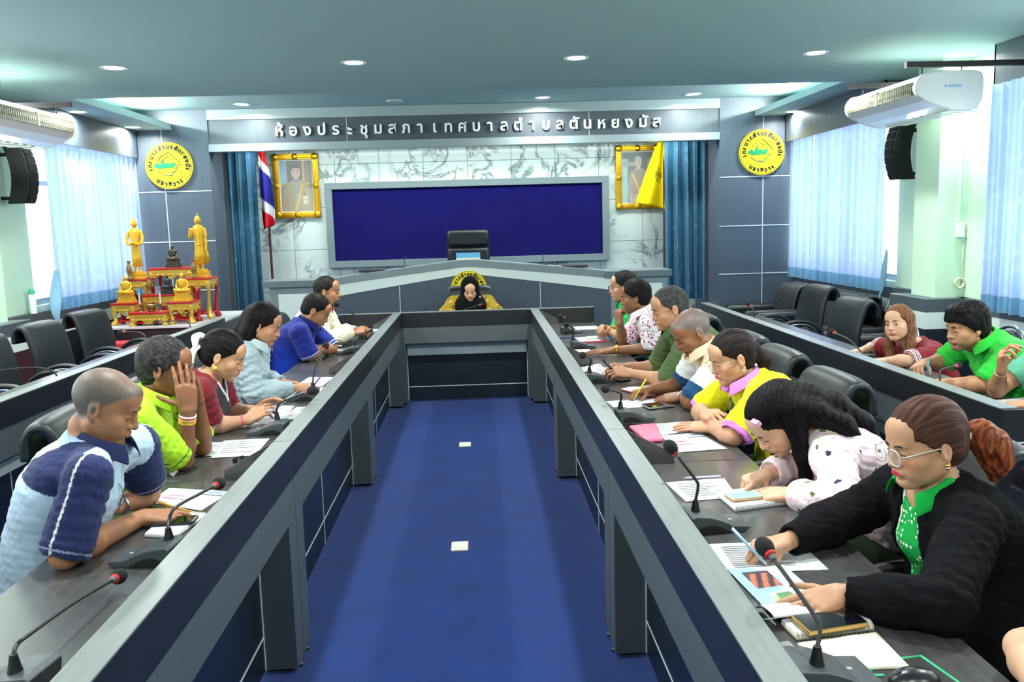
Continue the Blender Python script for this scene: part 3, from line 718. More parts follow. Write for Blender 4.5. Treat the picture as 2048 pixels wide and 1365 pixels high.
place_chair(3.0, 8.4, 188, 'empty black leather office chair in the right outer row, beside the leather armchair', group=GR)
place_chair(2.74, 7.0, 186, 'empty black leather office chair in the right outer row, beside the woman in maroon', group=GR)
# high-backed chair behind the presiding desk
t = thing('executive_chair', 'tall black leather executive chair behind the presiding desk before the blue board', 'chair', (-.12, 11.35, .3))
MB().box((-.27, 11.1, .72), (.03+.0, 11.6, .82)).build('seat', M_lea, t, bevel=.03) if False else MB().box((-.37, 11.10, .74), (.13, 11.6, .84)).build('seat', M_lea, t, bevel=.03, smooth=True)
for z0, z1 in ((.86, 1.10), (1.10, 1.39), (1.40, 1.62)): MB().box((-.395, 11.53, z0), (.155, 11.63, z1)).build('back_cushion', M_lea, t, bevel=.04, smooth=True)
MB().box((-.40, 11.60, .8), (.16, 11.65, 1.61)).build('back_shell', M_blkp, t, bevel=.015)
MB().lathe([(.035, .36), (.035, .74), (0, .74)], (-.12, 11.35, 0), n=12).build('column', M_chrome, t)
b = MB()
for k in range(5):
    a = 2*math.pi*k/5+.3; b.tube([(-.12, 11.35, .40), (-.12+.28*math.cos(a), 11.35+.28*math.sin(a), .325)], [.03, .024], 8)
b.build('base', M_blkp, t)
# banquet chairs with round chrome backs
def banquet(x, y, deg, label):
    t = thing('banquet_chair', label, 'chair', (x, y, 0), 'round-backed chairs in the right outer row'); M = rotz(math.radians(deg)); o = (x, y, 0)
    MB(M, o).box((-.2, -.2, .42), (.22, .2, .48)).build('seat', M_lea2, t, bevel=.025, smooth=True)
    pts = [(0, .19*math.cos(a), .72+.22*math.sin(a)) for a in np.linspace(0, math.pi, 13)]; tilt = lambda p, dx: (-.22-(p[2]-.5)*.16+dx, p[1], p[2])
    poly = [(0, -.185, .54), (0, .185, .54)]+pts; MB(M, o).prism([tilt(p, -.02) for p in poly], (.045, 0, 0)).build('backrest', M_lea2, t, bevel=.012)
    fr = [(0, .215, .0), (0, .215, .45), (0, .215, .72)]+[(0, .215*math.cos(a), .72+.245*math.sin(a)) for a in np.linspace(.15, math.pi-.15, 13)]+[(0, -.215, .72), (0, -.215, .45), (0, -.215, 0)]
    MB(M, o).tube([tilt(p, 0) for p in fr], .013, 8).build('back_frame', M_chrome, t, smooth='all')
    for s in (-1, 1): MB(M, o).tube([(-.2, .2*s, .43), (.2, .2*s, .43), (.24, .2*s, 0)], .012, 8).build('leg', M_chrome, t, smooth='all')
banquet(2.74, 6.05, 186, 'round-backed black chair with chrome frame behind the woman in the maroon shirt')
banquet(3.06, 5.34, 180, 'round-backed black chair with chrome frame behind the young man in the green polo')
banquet(3.12, 4.05, 180, 'round-backed black chair at the right edge behind the person in pale green')
# leather armchairs and settee by the right window
def sofa(x, y0, y1, label, name='leather_armchair', cat='armchair', n=1):
    t = thing(name, label, cat, (x, (y0+y1)/2, 0), 'black leather seats by the right window')
    MB().box((x-.40, y0+.14, .12), (x+.36, y1-.14, .30)).build('base', M_lea2, t, bevel=.02)
    w = (y1-y0-.28)/n
    for k in range(n):
        MB().box((x-.42, y0+.14+w*k+.004, .30), (x+.22, y0+.14+w*(k+1)-.004, .44)).build('seat_cushion', M_lea2, t, bevel=.05, smooth=True)
    bk = MB(); m = 13*n; prof = bez([(x+.16, .36), (x+.20, .62), (x+.25, .80), (x+.33, .85), (x+.40, .80), (x+.40, .30)], 5)
    bk.grid(lambda u, v: (lambda p: (p[0]-.012*abs(math.sin(math.pi*m*u)) if v < .75 else p[0], y0+.12+(y1-y0-.24)*u, p[1]+.012*abs(math.sin(math.pi*m*u))*(1 if .4 < v < .7 else .3)))(prof[min(len(prof)-1, int(v*(len(prof)-1)+.5))]), m*6+1, len(prof))
    bk.build('backrest', M_lea2, t, smooth='all', solid=.03)
    for a in (y0, y1-.15): MB().box((x-.42, a, .12), (x+.30, a+.15, .60)).build('arm', M_lea2, t, bevel=.045, smooth=True)
    for a in (y0+.08, y1-.08):
        for xx in (x-.36, x+.3): MB().lathe([(0, 0), (.025, 0), (.025, .12), (0, .12)], (xx, a, 0), n=10).build('leg', M_chrome, t)
sofa(3.52, 10.0, 10.9, 'black leather armchair in the corner by the right window, under the curtain end')
sofa(3.58, 8.35, 9.9, 'ribbed black leather settee along the right window', 'leather_settee', 'settee', 2)
sofa(3.68, 7.72, 8.30, 'black leather armchair beside the green column, behind the woman in maroon')
# ================================================================ air conditioners, wall speakers, switches
M_acw = mat('white_ac_plastic', (238, 240, 236), .25, coat=.3); M_acg = mat('ac_grille_dark', (70, 72, 62), .5); M_acs = mat('ac_slat', (150, 150, 130), .45)
def aircon(sg, xf, xb, y0, y1, label):
    """ceiling unit; outlet grille faces the middle of the room (direction -sg)"""
    X = lambda u: xf+(xb-xf)*u
    z0, z1 = 2.40, 2.665
    t = thing('air_conditioner', label, 'air conditioner', ((xf+xb)/2, (y0+y1)/2, z0))
    prof = [(.0, .175), (.03, .21), (.10, .245), (.35, .265), (.85, .265), (.97, .25), (1.0, .20), (.99, .07), (.92, .015), (.75, .0), (.55, .005), (.35, .03), (.15, .07), (.03, .105), (.0, .14)]
    mb = MB(); mb.prism([(X(u), y0+.02, z0+v) for u, v in prof], (0, y1-y0-.04, 0)); mb.build('body', M_acw, t, bevel=.006)
    for a, b in ((y0, y0+.03), (y1-.03, y1)):
        mb = MB(); mb.prism([(X(.5+(u-.5)*1.02), a, z0+.13+(v-.13)*1.05) for u, v in prof], (0, b-a, 0)); mb.build('end_cover', M_acw, t, bevel=.01)
    g = MB(); n0 = V3(X(0)-sg*.003, 0, z0+.11); 
    MB().prism([(X(-.005), y0+.06, z0+.11), (X(-.005), y1-.06, z0+.11), (X(.028), y1-.06, z0+.205), (X(.028), y0+.06, z0+.205)], (-sg*.004, 0, 0)).build('grille_back', M_acg, t)
    s = MB()
    for k in range(6): z = .118+.015*k; s.box((min(X(-.02), X(.0))+sg*.02*k/6, y0+.06, z0+z), (max(X(-.02), X(.0))+sg*.02*k/6, y1-.06, z0+z+.003))
    for k in range(40):
        yy = y0+.07+(y1-y0-.14)*k/39; s.box((min(X(-.02), X(.02)), yy-.0015, z0+.112), (max(X(-.02), X(.02)), yy+.0015, z0+.2))
    yy = (y0+y1)/2; s.box((min(X(-.03), X(.02)), yy-.012, z0+.108), (max(X(-.03), X(.02)), yy+.012, z0+.208)); s.build('grille', M_acs, t)
    b = MB()
    for k in range(9): b.box((min(X(.55), X(.93)), y0+.08+(y1-y0-.2)*k/9, z0-.003), (max(X(.55), X(.93)), y0+.15+(y1-y0-.2)*k/9, z0+.004))
    b.build('intake_slats', M_acw, t)
    for yy in (y0+.12, y1-.12):
        r = MB(); a, c = sorted((X(-.05), XR if sg > 0 else XL)); r.box((a, yy-.02, z1+.045), (c, yy+.02, z1+.085))
        for u in (.2, .8): r.tube([(X(u), yy, z1-.01), (X(u), yy, z1+.05)], .005, 6)
        r.build('hanger_rail', mat('dark_angle_iron', (48, 44, 46), .5), t)
    mb = MB().tube(bez([(X(1.0), y0+.55, z0+.13), (X(1.25), y0+.57, z0+.10), (XR if sg > 0 else XL, y0+.6, z0+.02)], 6), .03, 10); mb.build('pipe', M_acw, t, smooth='all')
    return t
ac = aircon(1, 3.10, 3.58, 6.16, 7.36, 'white ceiling-hung air conditioner on the right beside the mint green column')
LG = MB(); 
for k, (dx, w, col) in enumerate(((0, .016, None), (.03, .09, None))): LG.box((3.30+dx, 6.157, 2.555), (3.30+dx+w, 6.16, 2.572))
LG.build('badge', mat('pale_blue_badge', (150, 196, 226), .4), ac)
aircon(-1, -3.22, -3.70, 6.10, 7.40, 'white ceiling-hung air conditioner at the left photo edge')
def line_array(sg, xw, y, label):
    t = thing('wall_speaker', label, 'speaker', (xw-sg*.12, y, 1.98))
    A = MB(); n = 14; C = []
    for k in range(n+1):
        a = math.radians(-24+48*k/n); C.append((a, 2.245+.62*math.sin(a), .62*math.cos(a)-.62))
    outer = [(xw-sg*(.30+c[2]), c[1]) for c in C]; inner = [(xw-sg*(.14+c[2]), c[1]) for c in C]
    A.prism([(x, y-.09, z) for x, z in outer]+[(x, y-.09, z) for x, z in inner[::-1]], (0, .18, 0)); A.build('cabinet', M_blkp, t, bevel=.006)
    for k in range(0, n, 2): 
        (x0, z0), (x1, z1) = outer[k], outer[k+2]; d = -sg*.004
        MB().prism([(x0+d, y-.078, z0+.006), (x0+d, y+.078, z0+.006), (x1+d, y+.078, z1-.006), (x1+d, y-.078, z1-.006)], (d, 0, 0)).build('grille_segment', mat('speaker_cloth', (12, 12, 14), .9), t)
    q = MB().box((min(xw, xw-sg*.19), y-.02, 2.42), (max(xw, xw-sg*.19), y+.02, 2.45)); q.box((min(xw, xw-sg*.19), y-.02, 2.03), (max(xw, xw-sg*.19), y+.02, 2.06)); q.build('bracket', M_blkp, t)
line_array(1, XR, 8.02, 'black curved column speaker on the right wall beside the window curtain')
line_array(-1, XL, 8.22, 'black curved column speaker on the left wall beside the window curtain')
# controls on the right green column
M_cream = mat('cream_switch_plastic', (226, 222, 190), .4)
yc = 7.22; P = lambda px, py: ony(px, py, yc)
o = MB(); a = P(1922, 460); o.box((a[0]-.05, yc-.03, a[2]-.06), (a[0]+.02, yc, a[2]+.06)); o = o.build('thermostat', mat('white_control', (236, 240, 236), .4), bevel=.005); tag(o, 'white air conditioner controller on the green column', 'controller')
o = MB(); a = P(1938, 460); o.box((a[0]-.03, yc-.025, a[2]-.065), (a[0]+.035, yc, a[2]+.065)); o = o.build('light_switch', M_cream, bevel=.004); tag(o, 'cream switch box beside the white controller on the green column', 'switch')
a0, a1 = P(1925, 215), P(1925, 442); o = MB().box((a0[0]-.012, yc-.014, a1[2]), (a0[0]+.012, yc, 2.70)).build('cable_trunking', mat('white_trunking', (216, 232, 216), .5)); tag(o, 'white cable trunking running down the green column to the controller', 'trunking')
a = P(1916, 566); o = MB()
for k in range(5):
    r = .035+.006*math.sin(k*2.1); o.tube([(a[0]+r*math.cos(s), yc-.012-.004*k, a[2]+r*math.sin(s)) for s in np.linspace(0, 2*math.pi, 20)], .004, 5)
o.tube([(a[0]+.02, yc-.006, a[2]), (a[0]+.03, yc-.006, P(1935, 482)[2])], .004, 5); o.tube([(a[0]-.005, yc-.006, a[2]-.03), (a[0]-.005, yc-.006, .98)], .003, 5)
o = o.build('coiled_cable', M_cream, smooth='all'); tag(o, 'cream cable coiled on the green column below the switches', 'cable')
# spray can on the left sill
t = thing('spray_can', 'white spray can with green cap standing on the left window sill', 'spray can', (-4.225, 8.42, .97))
MB().lathe([(0, .97), (.03, .97), (.032, .98), (.032, 1.14), (.027, 1.155), (0, 1.155)], (-4.225, 8.42, 0), n=18).build('can', mat('spray_can_white', (226, 232, 232), .3), t, smooth=True)
MB().lathe([(.028, 1.153), (.029, 1.185), (.02, 1.205), (0, 1.208)], (-4.225, 8.42, 0), n=18).build('cap', mat('spray_can_cap', (40, 170, 120), .4), t, smooth=True)

# ================================================================ altar
M_alt = mat('altar_gold', (214, 176, 70), .3, metal=.55, bump=(90, .4)); M_red = mat('altar_red_lacquer', (170, 16, 22), .3); M_stat = mat('statue_gold', (232, 180, 44), .38, metal=.35)
M_brz = mat('statue_bronze', (70, 66, 52), .4, metal=.5); M_brass = mat('aged_brass', (140, 116, 70), .4, metal=.6)
t = thing('altar_platform', 'low white-topped platform carrying the red and gold altar tables', 'platform', (-3.45, 10.2, 0))
MB().box((-4.0, 9.38, 0), (-2.86, 10.9, .69)).build('body', M_darkp, t); MB().box((-4.03, 9.35, .69), (-2.83, 10.93, .71)).build('top', mat('platform_top', (196, 200, 200), .35), t)
o = MB().box((-3.85, 9.05, 0), (-3.05, 9.30, .58)).build('red_cloth_stool', mat('red_cloth', (214, 36, 50), .8), bevel=.01); tag(o, 'low stool draped in red cloth in front of the altar platform', 'stool')
def altar_table(cx, cy, w, d, z0, h, label, splay=.0):
    t = thing('altar_table', label, 'altar table', (cx, cy, z0), 'red and gold altar tables')
    MB().box((cx-w/2-.02, cy-d/2-.02, z0+h-.022), (cx+w/2+.02, cy+d/2+.02, z0+h)).build('top', M_red, t, bevel=.004)
    a = MB(); a.box((cx-w/2-.012, cy-d/2-.012, z0+h-.05), (cx+w/2+.012, cy+d/2+.012, z0+h-.022))
    n = 8
    for (x0, y0, x1, y1) in ((cx-w/2, cy-d/2, cx+w/2, cy-d/2), (cx+w/2, cy-d/2, cx+w/2, cy+d/2), (cx-w/2, cy-d/2, cx-w/2, cy+d/2), (cx-w/2, cy+d/2, cx+w/2, cy+d/2)):
        A = V3(x0, y0, 0); Bv = V3(x1, y1, 0); N_ = unit(np.cross(Bv-A, V3(0, 0, 1)))
        top = z0+h-.05; poly = [A+(Bv-A)*k/24+V3(0, 0, top-.03-.05*abs(math.cos(math.pi*k/24*2))**2-(.03 if k in (0, 24) else 0)) for k in range(25)]
        a.prism([A+V3(0, 0, top), *poly, Bv+V3(0, 0, top)], N_*.008)
        for k in range(n):
            c = A+(Bv-A)*(k+.5)/n+V3(0, 0, top-.028)+N_*.01; a.ball(c, (.016*w/.3+.004, .008, .014) if abs(N_[1]) > .5 else (.008, .016, .014), 8)
    a.build('carved_apron', M_alt, t)
    for sx in (-1, 1):
        for sy in (-1, 1):
            x, y = cx+sx*(w/2-.012), cy+sy*(d/2-.012); dv = unit((sx, sy, 0)); zt = z0+h-.05
            pts = [V3(x, y, zt), V3(x, y, zt-.25*(zt-z0))+dv*.014, V3(x, y, z0+.45*(zt-z0))-dv*.004, V3(x, y, z0+.12*(zt-z0))-dv*.006, V3(x, y, z0+.012)+dv*.026]
            MB().tube(bez(pts, 6), [.034-.016*math.sin(math.pi*min(1, k/18)) for k in range(25)], 8).ball(V3(x, y, z0+.014)+dv*.028, (.022, .022, .014), 8).build('leg', M_alt if sy < 0 else M_red, t, smooth='all')
    s = MB(); 
    for sx in (-1, 1): s.box((cx+sx*(w/2-.012)-.008, cy-d/2, z0+.1*h+.01), (cx+sx*(w/2-.012)+.008, cy+d/2, z0+.1*h+.03))
    for sy in (-1, 1): s.box((cx-w/2, cy+sy*(d/2-.012)-.008, z0+.1*h+.01), (cx+w/2, cy+sy*(d/2-.012)+.008, z0+.1*h+.03))
    s.build('stretcher', M_red, t)
    return z0+h
Z = .71
zb = altar_table(-3.56, 10.42, .46, .30, Z, .58, 'tallest altar table at the back centre, carrying the bronze seated figure')
zl = altar_table(-3.88, 10.16, .22, .24, Z, .47, 'tall altar table at the back left under the standing gold statue with a bowl')
zr = altar_table(-3.17, 10.12, .26, .30, Z, .47, 'tall altar table at the back right under the standing gold statue with raised hand')
zm = altar_table(-3.53, 10.02, .44, .24, Z, .30, 'middle altar table carrying the small dark figure and two vases')
zfl = altar_table(-3.86, 9.70, .22, .22, Z, .24, 'front left altar table carrying a seated gold figure')
zfr = altar_table(-3.23, 9.68, .24, .26, Z, .24, 'front right altar table carrying a seated gold figure')
zf = altar_table(-3.55, 9.56, .36, .20, Z, .145, 'lowest front altar table with candles and incense bowl')
def standing(cx, cy, z, H, label, bowl):
    t = thing('standing_statue', label, 'statue', (cx, cy, z)); h = H/.80
    q = lambda x, y, zz: (cx+x*h, cy+y*h, z+zz*h)
    b = MB()
    for r, a, c in ((.10, 0, .03), (.085, .03, .05), (.092, .05, .075), (.07, .075, .10)): b.box(q(-r, -r*.9, a), q(r, r*.9, c))
    b.build('pedestal', M_stat, t, bevel=.003)
    m = MB(); c0 = q(0, 0, 0)
    m.lathe([(.03*h, .155*h), (.066*h, .16*h), (.06*h, .3*h), (.056*h, .42*h), (.062*h, .52*h), (.072*h, .60*h), (.06*h, .645*h), (.024*h, .66*h), (.022*h, .68*h)], c0, n=20, sy=.62)
    for s in (-1, 1): m.tube([q(s*.028, -.005, .17), q(s*.028, -.005, .11)], [.02*h, .017*h], 8); m.ball(q(s*.03, -.025, .108), (.018*h, .035*h, .011*h), 8)
    m.ball(q(0, -.004, .715), (.036*h, .04*h, .048*h), 14); m.ball(q(0, .004, .752), (.03*h, .032*h, .022*h), 12); m.lathe([(.014*h, .765*h), (.008*h, .785*h), (.001*h, .815*h)], c0, n=10)
    for s in (-1, 1): m.ball(q(s*.037, 0, .71), (.006*h, .01*h, .026*h), 8)
    if bowl:
        for s in (-1, 1): m.tube(bez([q(s*.07, 0, .62), q(s*.098, -.01, .53), q(s*.088, -.045, .46), q(s*.02, -.095, .45)], 6), [.022*h]*7+[.018*h]*12, 8)
        m.lathe([(.0, -.02*h), (.03*h, -.015*h), (.042*h, .012*h), (.036*h, .022*h), (0, .022*h)], q(0, -.092, .462), n=14)
    else:
        m.tube(bez([q(-.07, 0, .62), q(-.088, -.01, .54), q(-.092, -.06, .50), q(-.078, -.075, .58)], 6), [.022*h]*7+[.017*h]*12, 8); m.ball(q(-.078, -.08, .60), (.014*h, .012*h, .028*h), 8)
        m.tube(bez([q(.07, 0, .62), q(.088, .0, .52), q(.088, -.005, .40), q(.082, -.01, .33)], 6), [.022*h]*7+[.016*h]*12, 8)
        m.prism([q(.03, .02, .60), q(.10, .02, .30), q(.115, .02, .18), q(.03, .02, .17)], (0, .012, 0)); m.prism([q(-.03, .02, .58), q(-.075, .02, .30), q(-.085, .02, .18), q(-.03, .02, .17)], (0, .012, 0))
        m.tube(bez([q(-.045, -.036, .43), q(0, -.05, .41), q(.045, -.036, .43)], 5), .008*h, 6)
    m.build('figure', M_stat, t, smooth='all')
standing(-3.885, 10.16, zl, .70, 'standing gold statue holding a bowl, left of the altar', True)
standing(-3.165, 10.14, zr, .72, 'standing gold statue with one raised hand, right of the altar', False)
def seated(cx, cy, z, H, label, m_, tall=False, name='seated_statue'):
    t = thing(name, label, 'statue', (cx, cy, z)); h = H/.34; q = lambda x, y, zz: (cx+x*h, cy+y*h, z+zz*h); c0 = q(0, 0, 0)
    b = MB()
    for r, a, c in ((.10, 0, .03), (.088, .03, .06), (.078, .06, .10), (.088, .10, .115)): b.box(q(-r, -r*.7, a), q(r, r*.7, c))
    b.build('pedestal', m_, t, bevel=.003)
    m = MB(); m.lathe([(.05*h, .14*h), (.044*h, .19*h), (.052*h, .235*h), (.04*h, .262*h), (.014*h, .272*h), (.013*h, .28*h)], c0, n=16, sy=.65)
    for s in (-1, 1): m.tube(bez([q(s*.03, .0, .135), q(s*.085, -.02, .132), q(s*.03, -.065, .128), q(-s*.03, -.06, .13)], 5), .02*h, 8); m.tube(bez([q(s*.05, 0, .25), q(s*.066, -.005, .19), q(s*.05, -.045, .155), q(s*.01, -.06, .148)], 5), .013*h, 8)
    m.ball(q(0, -.003, .30), (.023*h, .025*h, .029*h), 12); m.lathe([(.016*h, .318*h), (.011*h, .33*h), (.001*h, .36*h)], c0, n=10)
    m.build('figure', m_, t, smooth='all')
seated(-3.56, 10.40, zb, .27, 'dark bronze seated figure on the tallest altar table', M_brz)
seated(-3.50, 9.98, zm, .22, 'small dark seated figure on the middle altar table', mat('dark_stone', (40, 44, 46), .35))
seated(-3.85, 9.69, zfl, .30, 'small gold seated figure on the front left altar table', M_stat)
seated(-3.235, 9.67, zfr, .31, 'small gold seated figure on the front right altar table', M_stat)
def vase(x, y, z, h, label):
    o = MB().lathe([(0, 0), (.032, 0), (.034, .012), (.016, .03), (.03, .08), (.036, .12), (.026, .165), (.016, .19), (.018, .205), (.03, .22), (.026, .22), (.012, .19), (0, .18)], (0, 0, 0), n=18); o.v = [(x+a*h/.22, y+b*h/.22, z+c*h/.22) for a, b, c in o.v]
    o = o.build('brass_vase', M_brass, smooth='all'); tag(o, label, 'vase', 'brass altar vases')
vase(-3.93, 10.03, zl, .21, 'brass vase on the back left altar table in front of the statue with a bowl')
vase(-3.20, 9.99, zr, .21, 'brass vase on the back right altar table in front of the statue with raised hand')
vase(-3.71, 9.99, zm, .2, 'brass vase left of the small dark seated figure')
vase(-3.36, 9.99, zm, .2, 'brass vase right of the small dark seated figure')
for x, lab in ((-3.66, 'white candle in a brass stick on the left of the lowest altar table'), (-3.44, 'white candle in a brass stick on the right of the lowest altar table')):
    t = thing('candlestick', lab, 'candle', (x, 9.55, zf))
    MB().lathe([(0, 0), (.022, 0), (.006, .012), (.006, .07), (.026, .078), (.026, .082), (.008, .084), (0, .084)], (x, 9.55, zf), n=14).build('stick', M_brass, t, smooth=True)
    MB().lathe([(0, .083), (.0085, .083), (.0085, .2), (0, .2)], (x, 9.55, zf), n=10).build('candle', M_white, t)
o = MB().lathe([(0, 0), (.025, 0), (.03, .01), (.02, .02), (.045, .04), (.05, .055), (.042, .065), (.05, .075), (.045, .075), (.035, .06), (0, .055)], (-3.55, 9.56, zf), n=18).build('incense_bowl', M_brass, smooth='all'); tag(o, 'brass incense bowl between the two candles on the lowest altar table', 'bowl')
o = MB().box((-3.63, 9.93, zm), (-3.57, 9.97, zm+.09)).build('crystal_box', mat('clear_crystal', (190, 210, 215), .05, trans=.7), bevel=.004); tag(o, 'small clear glass block beside the small dark figure on the middle altar table', 'ornament')
# ================================================================ figure modelling: smooth blended volumes -> one continuous skin
f32 = np.float32
class Vol:
    def __init__(s, lo, hi, h):
        s.h = h; s.lo = np.array(lo, float); s.n = np.maximum(4, np.ceil((np.array(hi)-s.lo)/h).astype(int)+1)
        s.D = np.full(s.n, .05, f32); s.L = np.zeros(s.n, np.uint8)
        s.ax = [(s.lo[i]+h*np.arange(s.n[i])).astype(f32) for i in range(3)]
    def sub(s, lo, hi):
        a = np.clip(np.floor((np.array(lo)-s.lo)/s.h).astype(int), 0, s.n); b = np.clip(np.ceil((np.array(hi)-s.lo)/s.h).astype(int)+1, 0, s.n)
        if (b <= a).any(): return None, None
        sl = tuple(slice(a[i], b[i]) for i in range(3))
        X, Y, Z = np.meshgrid(*[s.ax[i][sl[i]] for i in range(3)], indexing='ij', sparse=True)
        return sl, (X, Y, Z)
    def add(s, fn, lo, hi, k=.01, lab=0, op='+'):
        p = k+2.5*s.h; sl, P = s.sub(np.array(lo)-p, np.array(hi)+p)
        if sl is None: return
        d = np.broadcast_to(fn(*P), s.D[sl].shape); D = s.D[sl]
        if op == '+':
            m = d < D; s.L[sl][m] = lab
            hh = np.maximum(k-np.abs(D-d), 0)/max(k, 1e-6); s.D[sl] = np.minimum(D, d)-hh*hh*k*.25
        else:
            d = -d; hh = np.maximum(k-np.abs(D-d), 0)/max(k, 1e-6); s.D[sl] = np.maximum(D, d)+hh*hh*k*.25
    def cone(s, a, b, ra, rb, k=.012, lab=0, op='+'):
        a = np.array(a, float); b = np.array(b, float); ba = b-a; l2 = float(ba @ ba)+1e-12; r = max(ra, rb)
        def fn(X, Y, Z):
            t = np.clip(((X-f32(a[0]))*f32(ba[0])+(Y-f32(a[1]))*f32(ba[1])+(Z-f32(a[2]))*f32(ba[2]))/f32(l2), 0, 1)
            return np.sqrt((X-f32(a[0])-t*f32(ba[0]))**2+(Y-f32(a[1])-t*f32(ba[1]))**2+(Z-f32(a[2])-t*f32(ba[2]))**2)-(f32(ra)+t*f32(rb-ra))
        s.add(fn, np.minimum(a, b)-r, np.maximum(a, b)+r, k, lab, op)
    def ell(s, c, r, R=None, k=.012, lab=0, op='+'):
        c = np.array(c, float); r = np.array(r, float); R = np.eye(3) if R is None else R; e = np.sqrt(((R*r)**2).sum(1))
        def fn(X, Y, Z):
            x, y, z = X-f32(c[0]), Y-f32(c[1]), Z-f32(c[2])
            q = [(x*f32(R[0, i])+y*f32(R[1, i])+z*f32(R[2, i]))/f32(r[i]) for i in range(3)]
            k0 = np.sqrt(q[0]**2+q[1]**2+q[2]**2); k1 = np.sqrt((q[0]/f32(r[0]))**2+(q[1]/f32(r[1]))**2+(q[2]/f32(r[2]))**2)+f32(1e-9)
            return np.where(k0 < 1e-4, -f32(r.min()), k0*(k0-1)/k1)
        s.add(fn, c-e, c+e, k, lab, op)
    def chain(s, pts, rs, k=.012, lab=0, op='+'):
        for i in range(len(pts)-1): s.cone(pts[i], pts[i+1], rs[i], rs[i+1], k, lab, op)
    def mesh(s):
        D = s.D; S = D < 0; nx, ny, nz = S.shape
        c = np.zeros((nx-1, ny-1, nz-1), np.uint8); O = [(i, j, k) for i in (0, 1) for j in (0, 1) for k in (0, 1)]
        for i, j, k in O: c += S[i:nx-1+i, j:ny-1+j, k:nz-1+k]
        idx = np.argwhere((c > 0) & (c < 8)); 
        if len(idx) == 0: return np.zeros((0, 3)), np.zeros((0, 4), int), np.zeros(0, int)
        ids = np.full(c.shape, -1, np.int32); ids[tuple(idx.T)] = np.arange(len(idx))
        cv = np.stack([D[idx[:, 0]+i, idx[:, 1]+j, idx[:, 2]+k] for i, j, k in O], 1); OA = np.array(O, float)
        pos = np.zeros((len(idx), 3)); cnt = np.zeros(len(idx))
        for a in range(8):
            for b in range(a+1, 8):
                if np.abs(OA[a]-OA[b]).sum() != 1: continue
                va, vb = cv[:, a], cv[:, b]; m = (va < 0) != (vb < 0); t = va[m]/(va[m]-vb[m])
                pos[m] += OA[a]+(OA[b]-OA[a])*t[:, None]; cnt[m] += 1
        V = (idx+pos/cnt[:, None])*s.h+s.lo; lab = s.L[idx[:, 0], idx[:, 1], idx[:, 2]].astype(int)
        F = []
        for ax in range(3):
            u, v = (ax+1) % 3, (ax+2) % 3
            A = [slice(None)]*3; Bs = [slice(None)]*3; A[ax] = slice(0, -1); Bs[ax] = slice(1, None)
            e = S[tuple(A)] != S[tuple(Bs)]; w = np.argwhere(e)
            w = w[(w[:, u] > 0) & (w[:, v] > 0) & (w[:, u] < S.shape[u]-1) & (w[:, v] < S.shape[v]-1)]
            if not len(w): continue
            du = np.zeros(3, int); du[u] = 1; dv = np.zeros(3, int); dv[v] = 1
            q = np.stack([ids[tuple((w-du-dv).T)], ids[tuple((w-dv).T)], ids[tuple(w.T)], ids[tuple((w-du).T)]], 1)
            fl = ~S[tuple(w.T)]; q[fl] = q[fl][:, ::-1]; F.append(q)
        return V, np.concatenate(F), lab
NB = None
def noise(V, sc, seed, n=7):
    r = np.random.default_rng(seed); o = 0
    for i in range(n):
        w = r.normal(size=3)*sc*(1+.5*i); o = o+np.sin(V @ w+r.uniform(0, 6.28))/(1+.35*i)
    return o/2.2
def vmesh(name, V, F, m, parent, C=None):
    me = bpy.data.meshes.new(name); V = V-np.array(parent['_o'])
    me.vertices.add(len(V)); me.vertices.foreach_set('co', V.astype(f32).ravel()); me.loops.add(F.size); me.loops.foreach_set('vertex_index', F.astype(np.int32).ravel())
    me.polygons.add(len(F)); me.polygons.foreach_set('loop_start', np.arange(0, F.size, 4, dtype=np.int32)); me.polygons.foreach_set('use_smooth', np.ones(len(F), bool))
    me.update(calc_edges=True); me.materials.append(m)
    if C is not None:
        a = me.color_attributes.new('Col', 'FLOAT_COLOR', 'POINT'); a.data.foreach_set('color', np.concatenate([C, np.ones((len(C), 1))], 1).astype(f32).ravel())
    o = bpy.data.objects.new(name, me); COL.objects.link(o); o.parent = parent; o['_o'] = list(parent['_o']); return o
def smooth(V, F, it=2, lam=.5):
    e = np.concatenate([F[:, [0, 1]], F[:, [1, 2]], F[:, [2, 3]], F[:, [3, 0]]]); e = e[e[:, 0] != e[:, 1]]
    deg = np.bincount(e[:, 0], minlength=len(V))[:, None]+1e-9
    for _ in range(it):
        A = np.zeros_like(V)
        for i in range(3): A[:, i] = np.bincount(e[:, 0], weights=V[e[:, 1], i], minlength=len(V))
        V = V+lam*(A/deg-V)
    return V
def skin_mat():
    m = mat('skin', attr=True, rough=.48, spec=.35, bump=(900, .06)); b = m.node_tree.nodes['Principled BSDF']
    b.inputs['Subsurface Weight'].default_value = .12; b.inputs['Subsurface Radius'].default_value = (.6, .25, .12); b.inputs['Subsurface Scale'].default_value = .006
    return m
M_skin = skin_mat()
M_cloth = mat('cloth', attr=True, rough=.85, spec=.15, bump=(650, .18), sheen=.1)
M_knit = mat('black_knit', attr=True, rough=.95, spec=.1, bump=(900, .35))
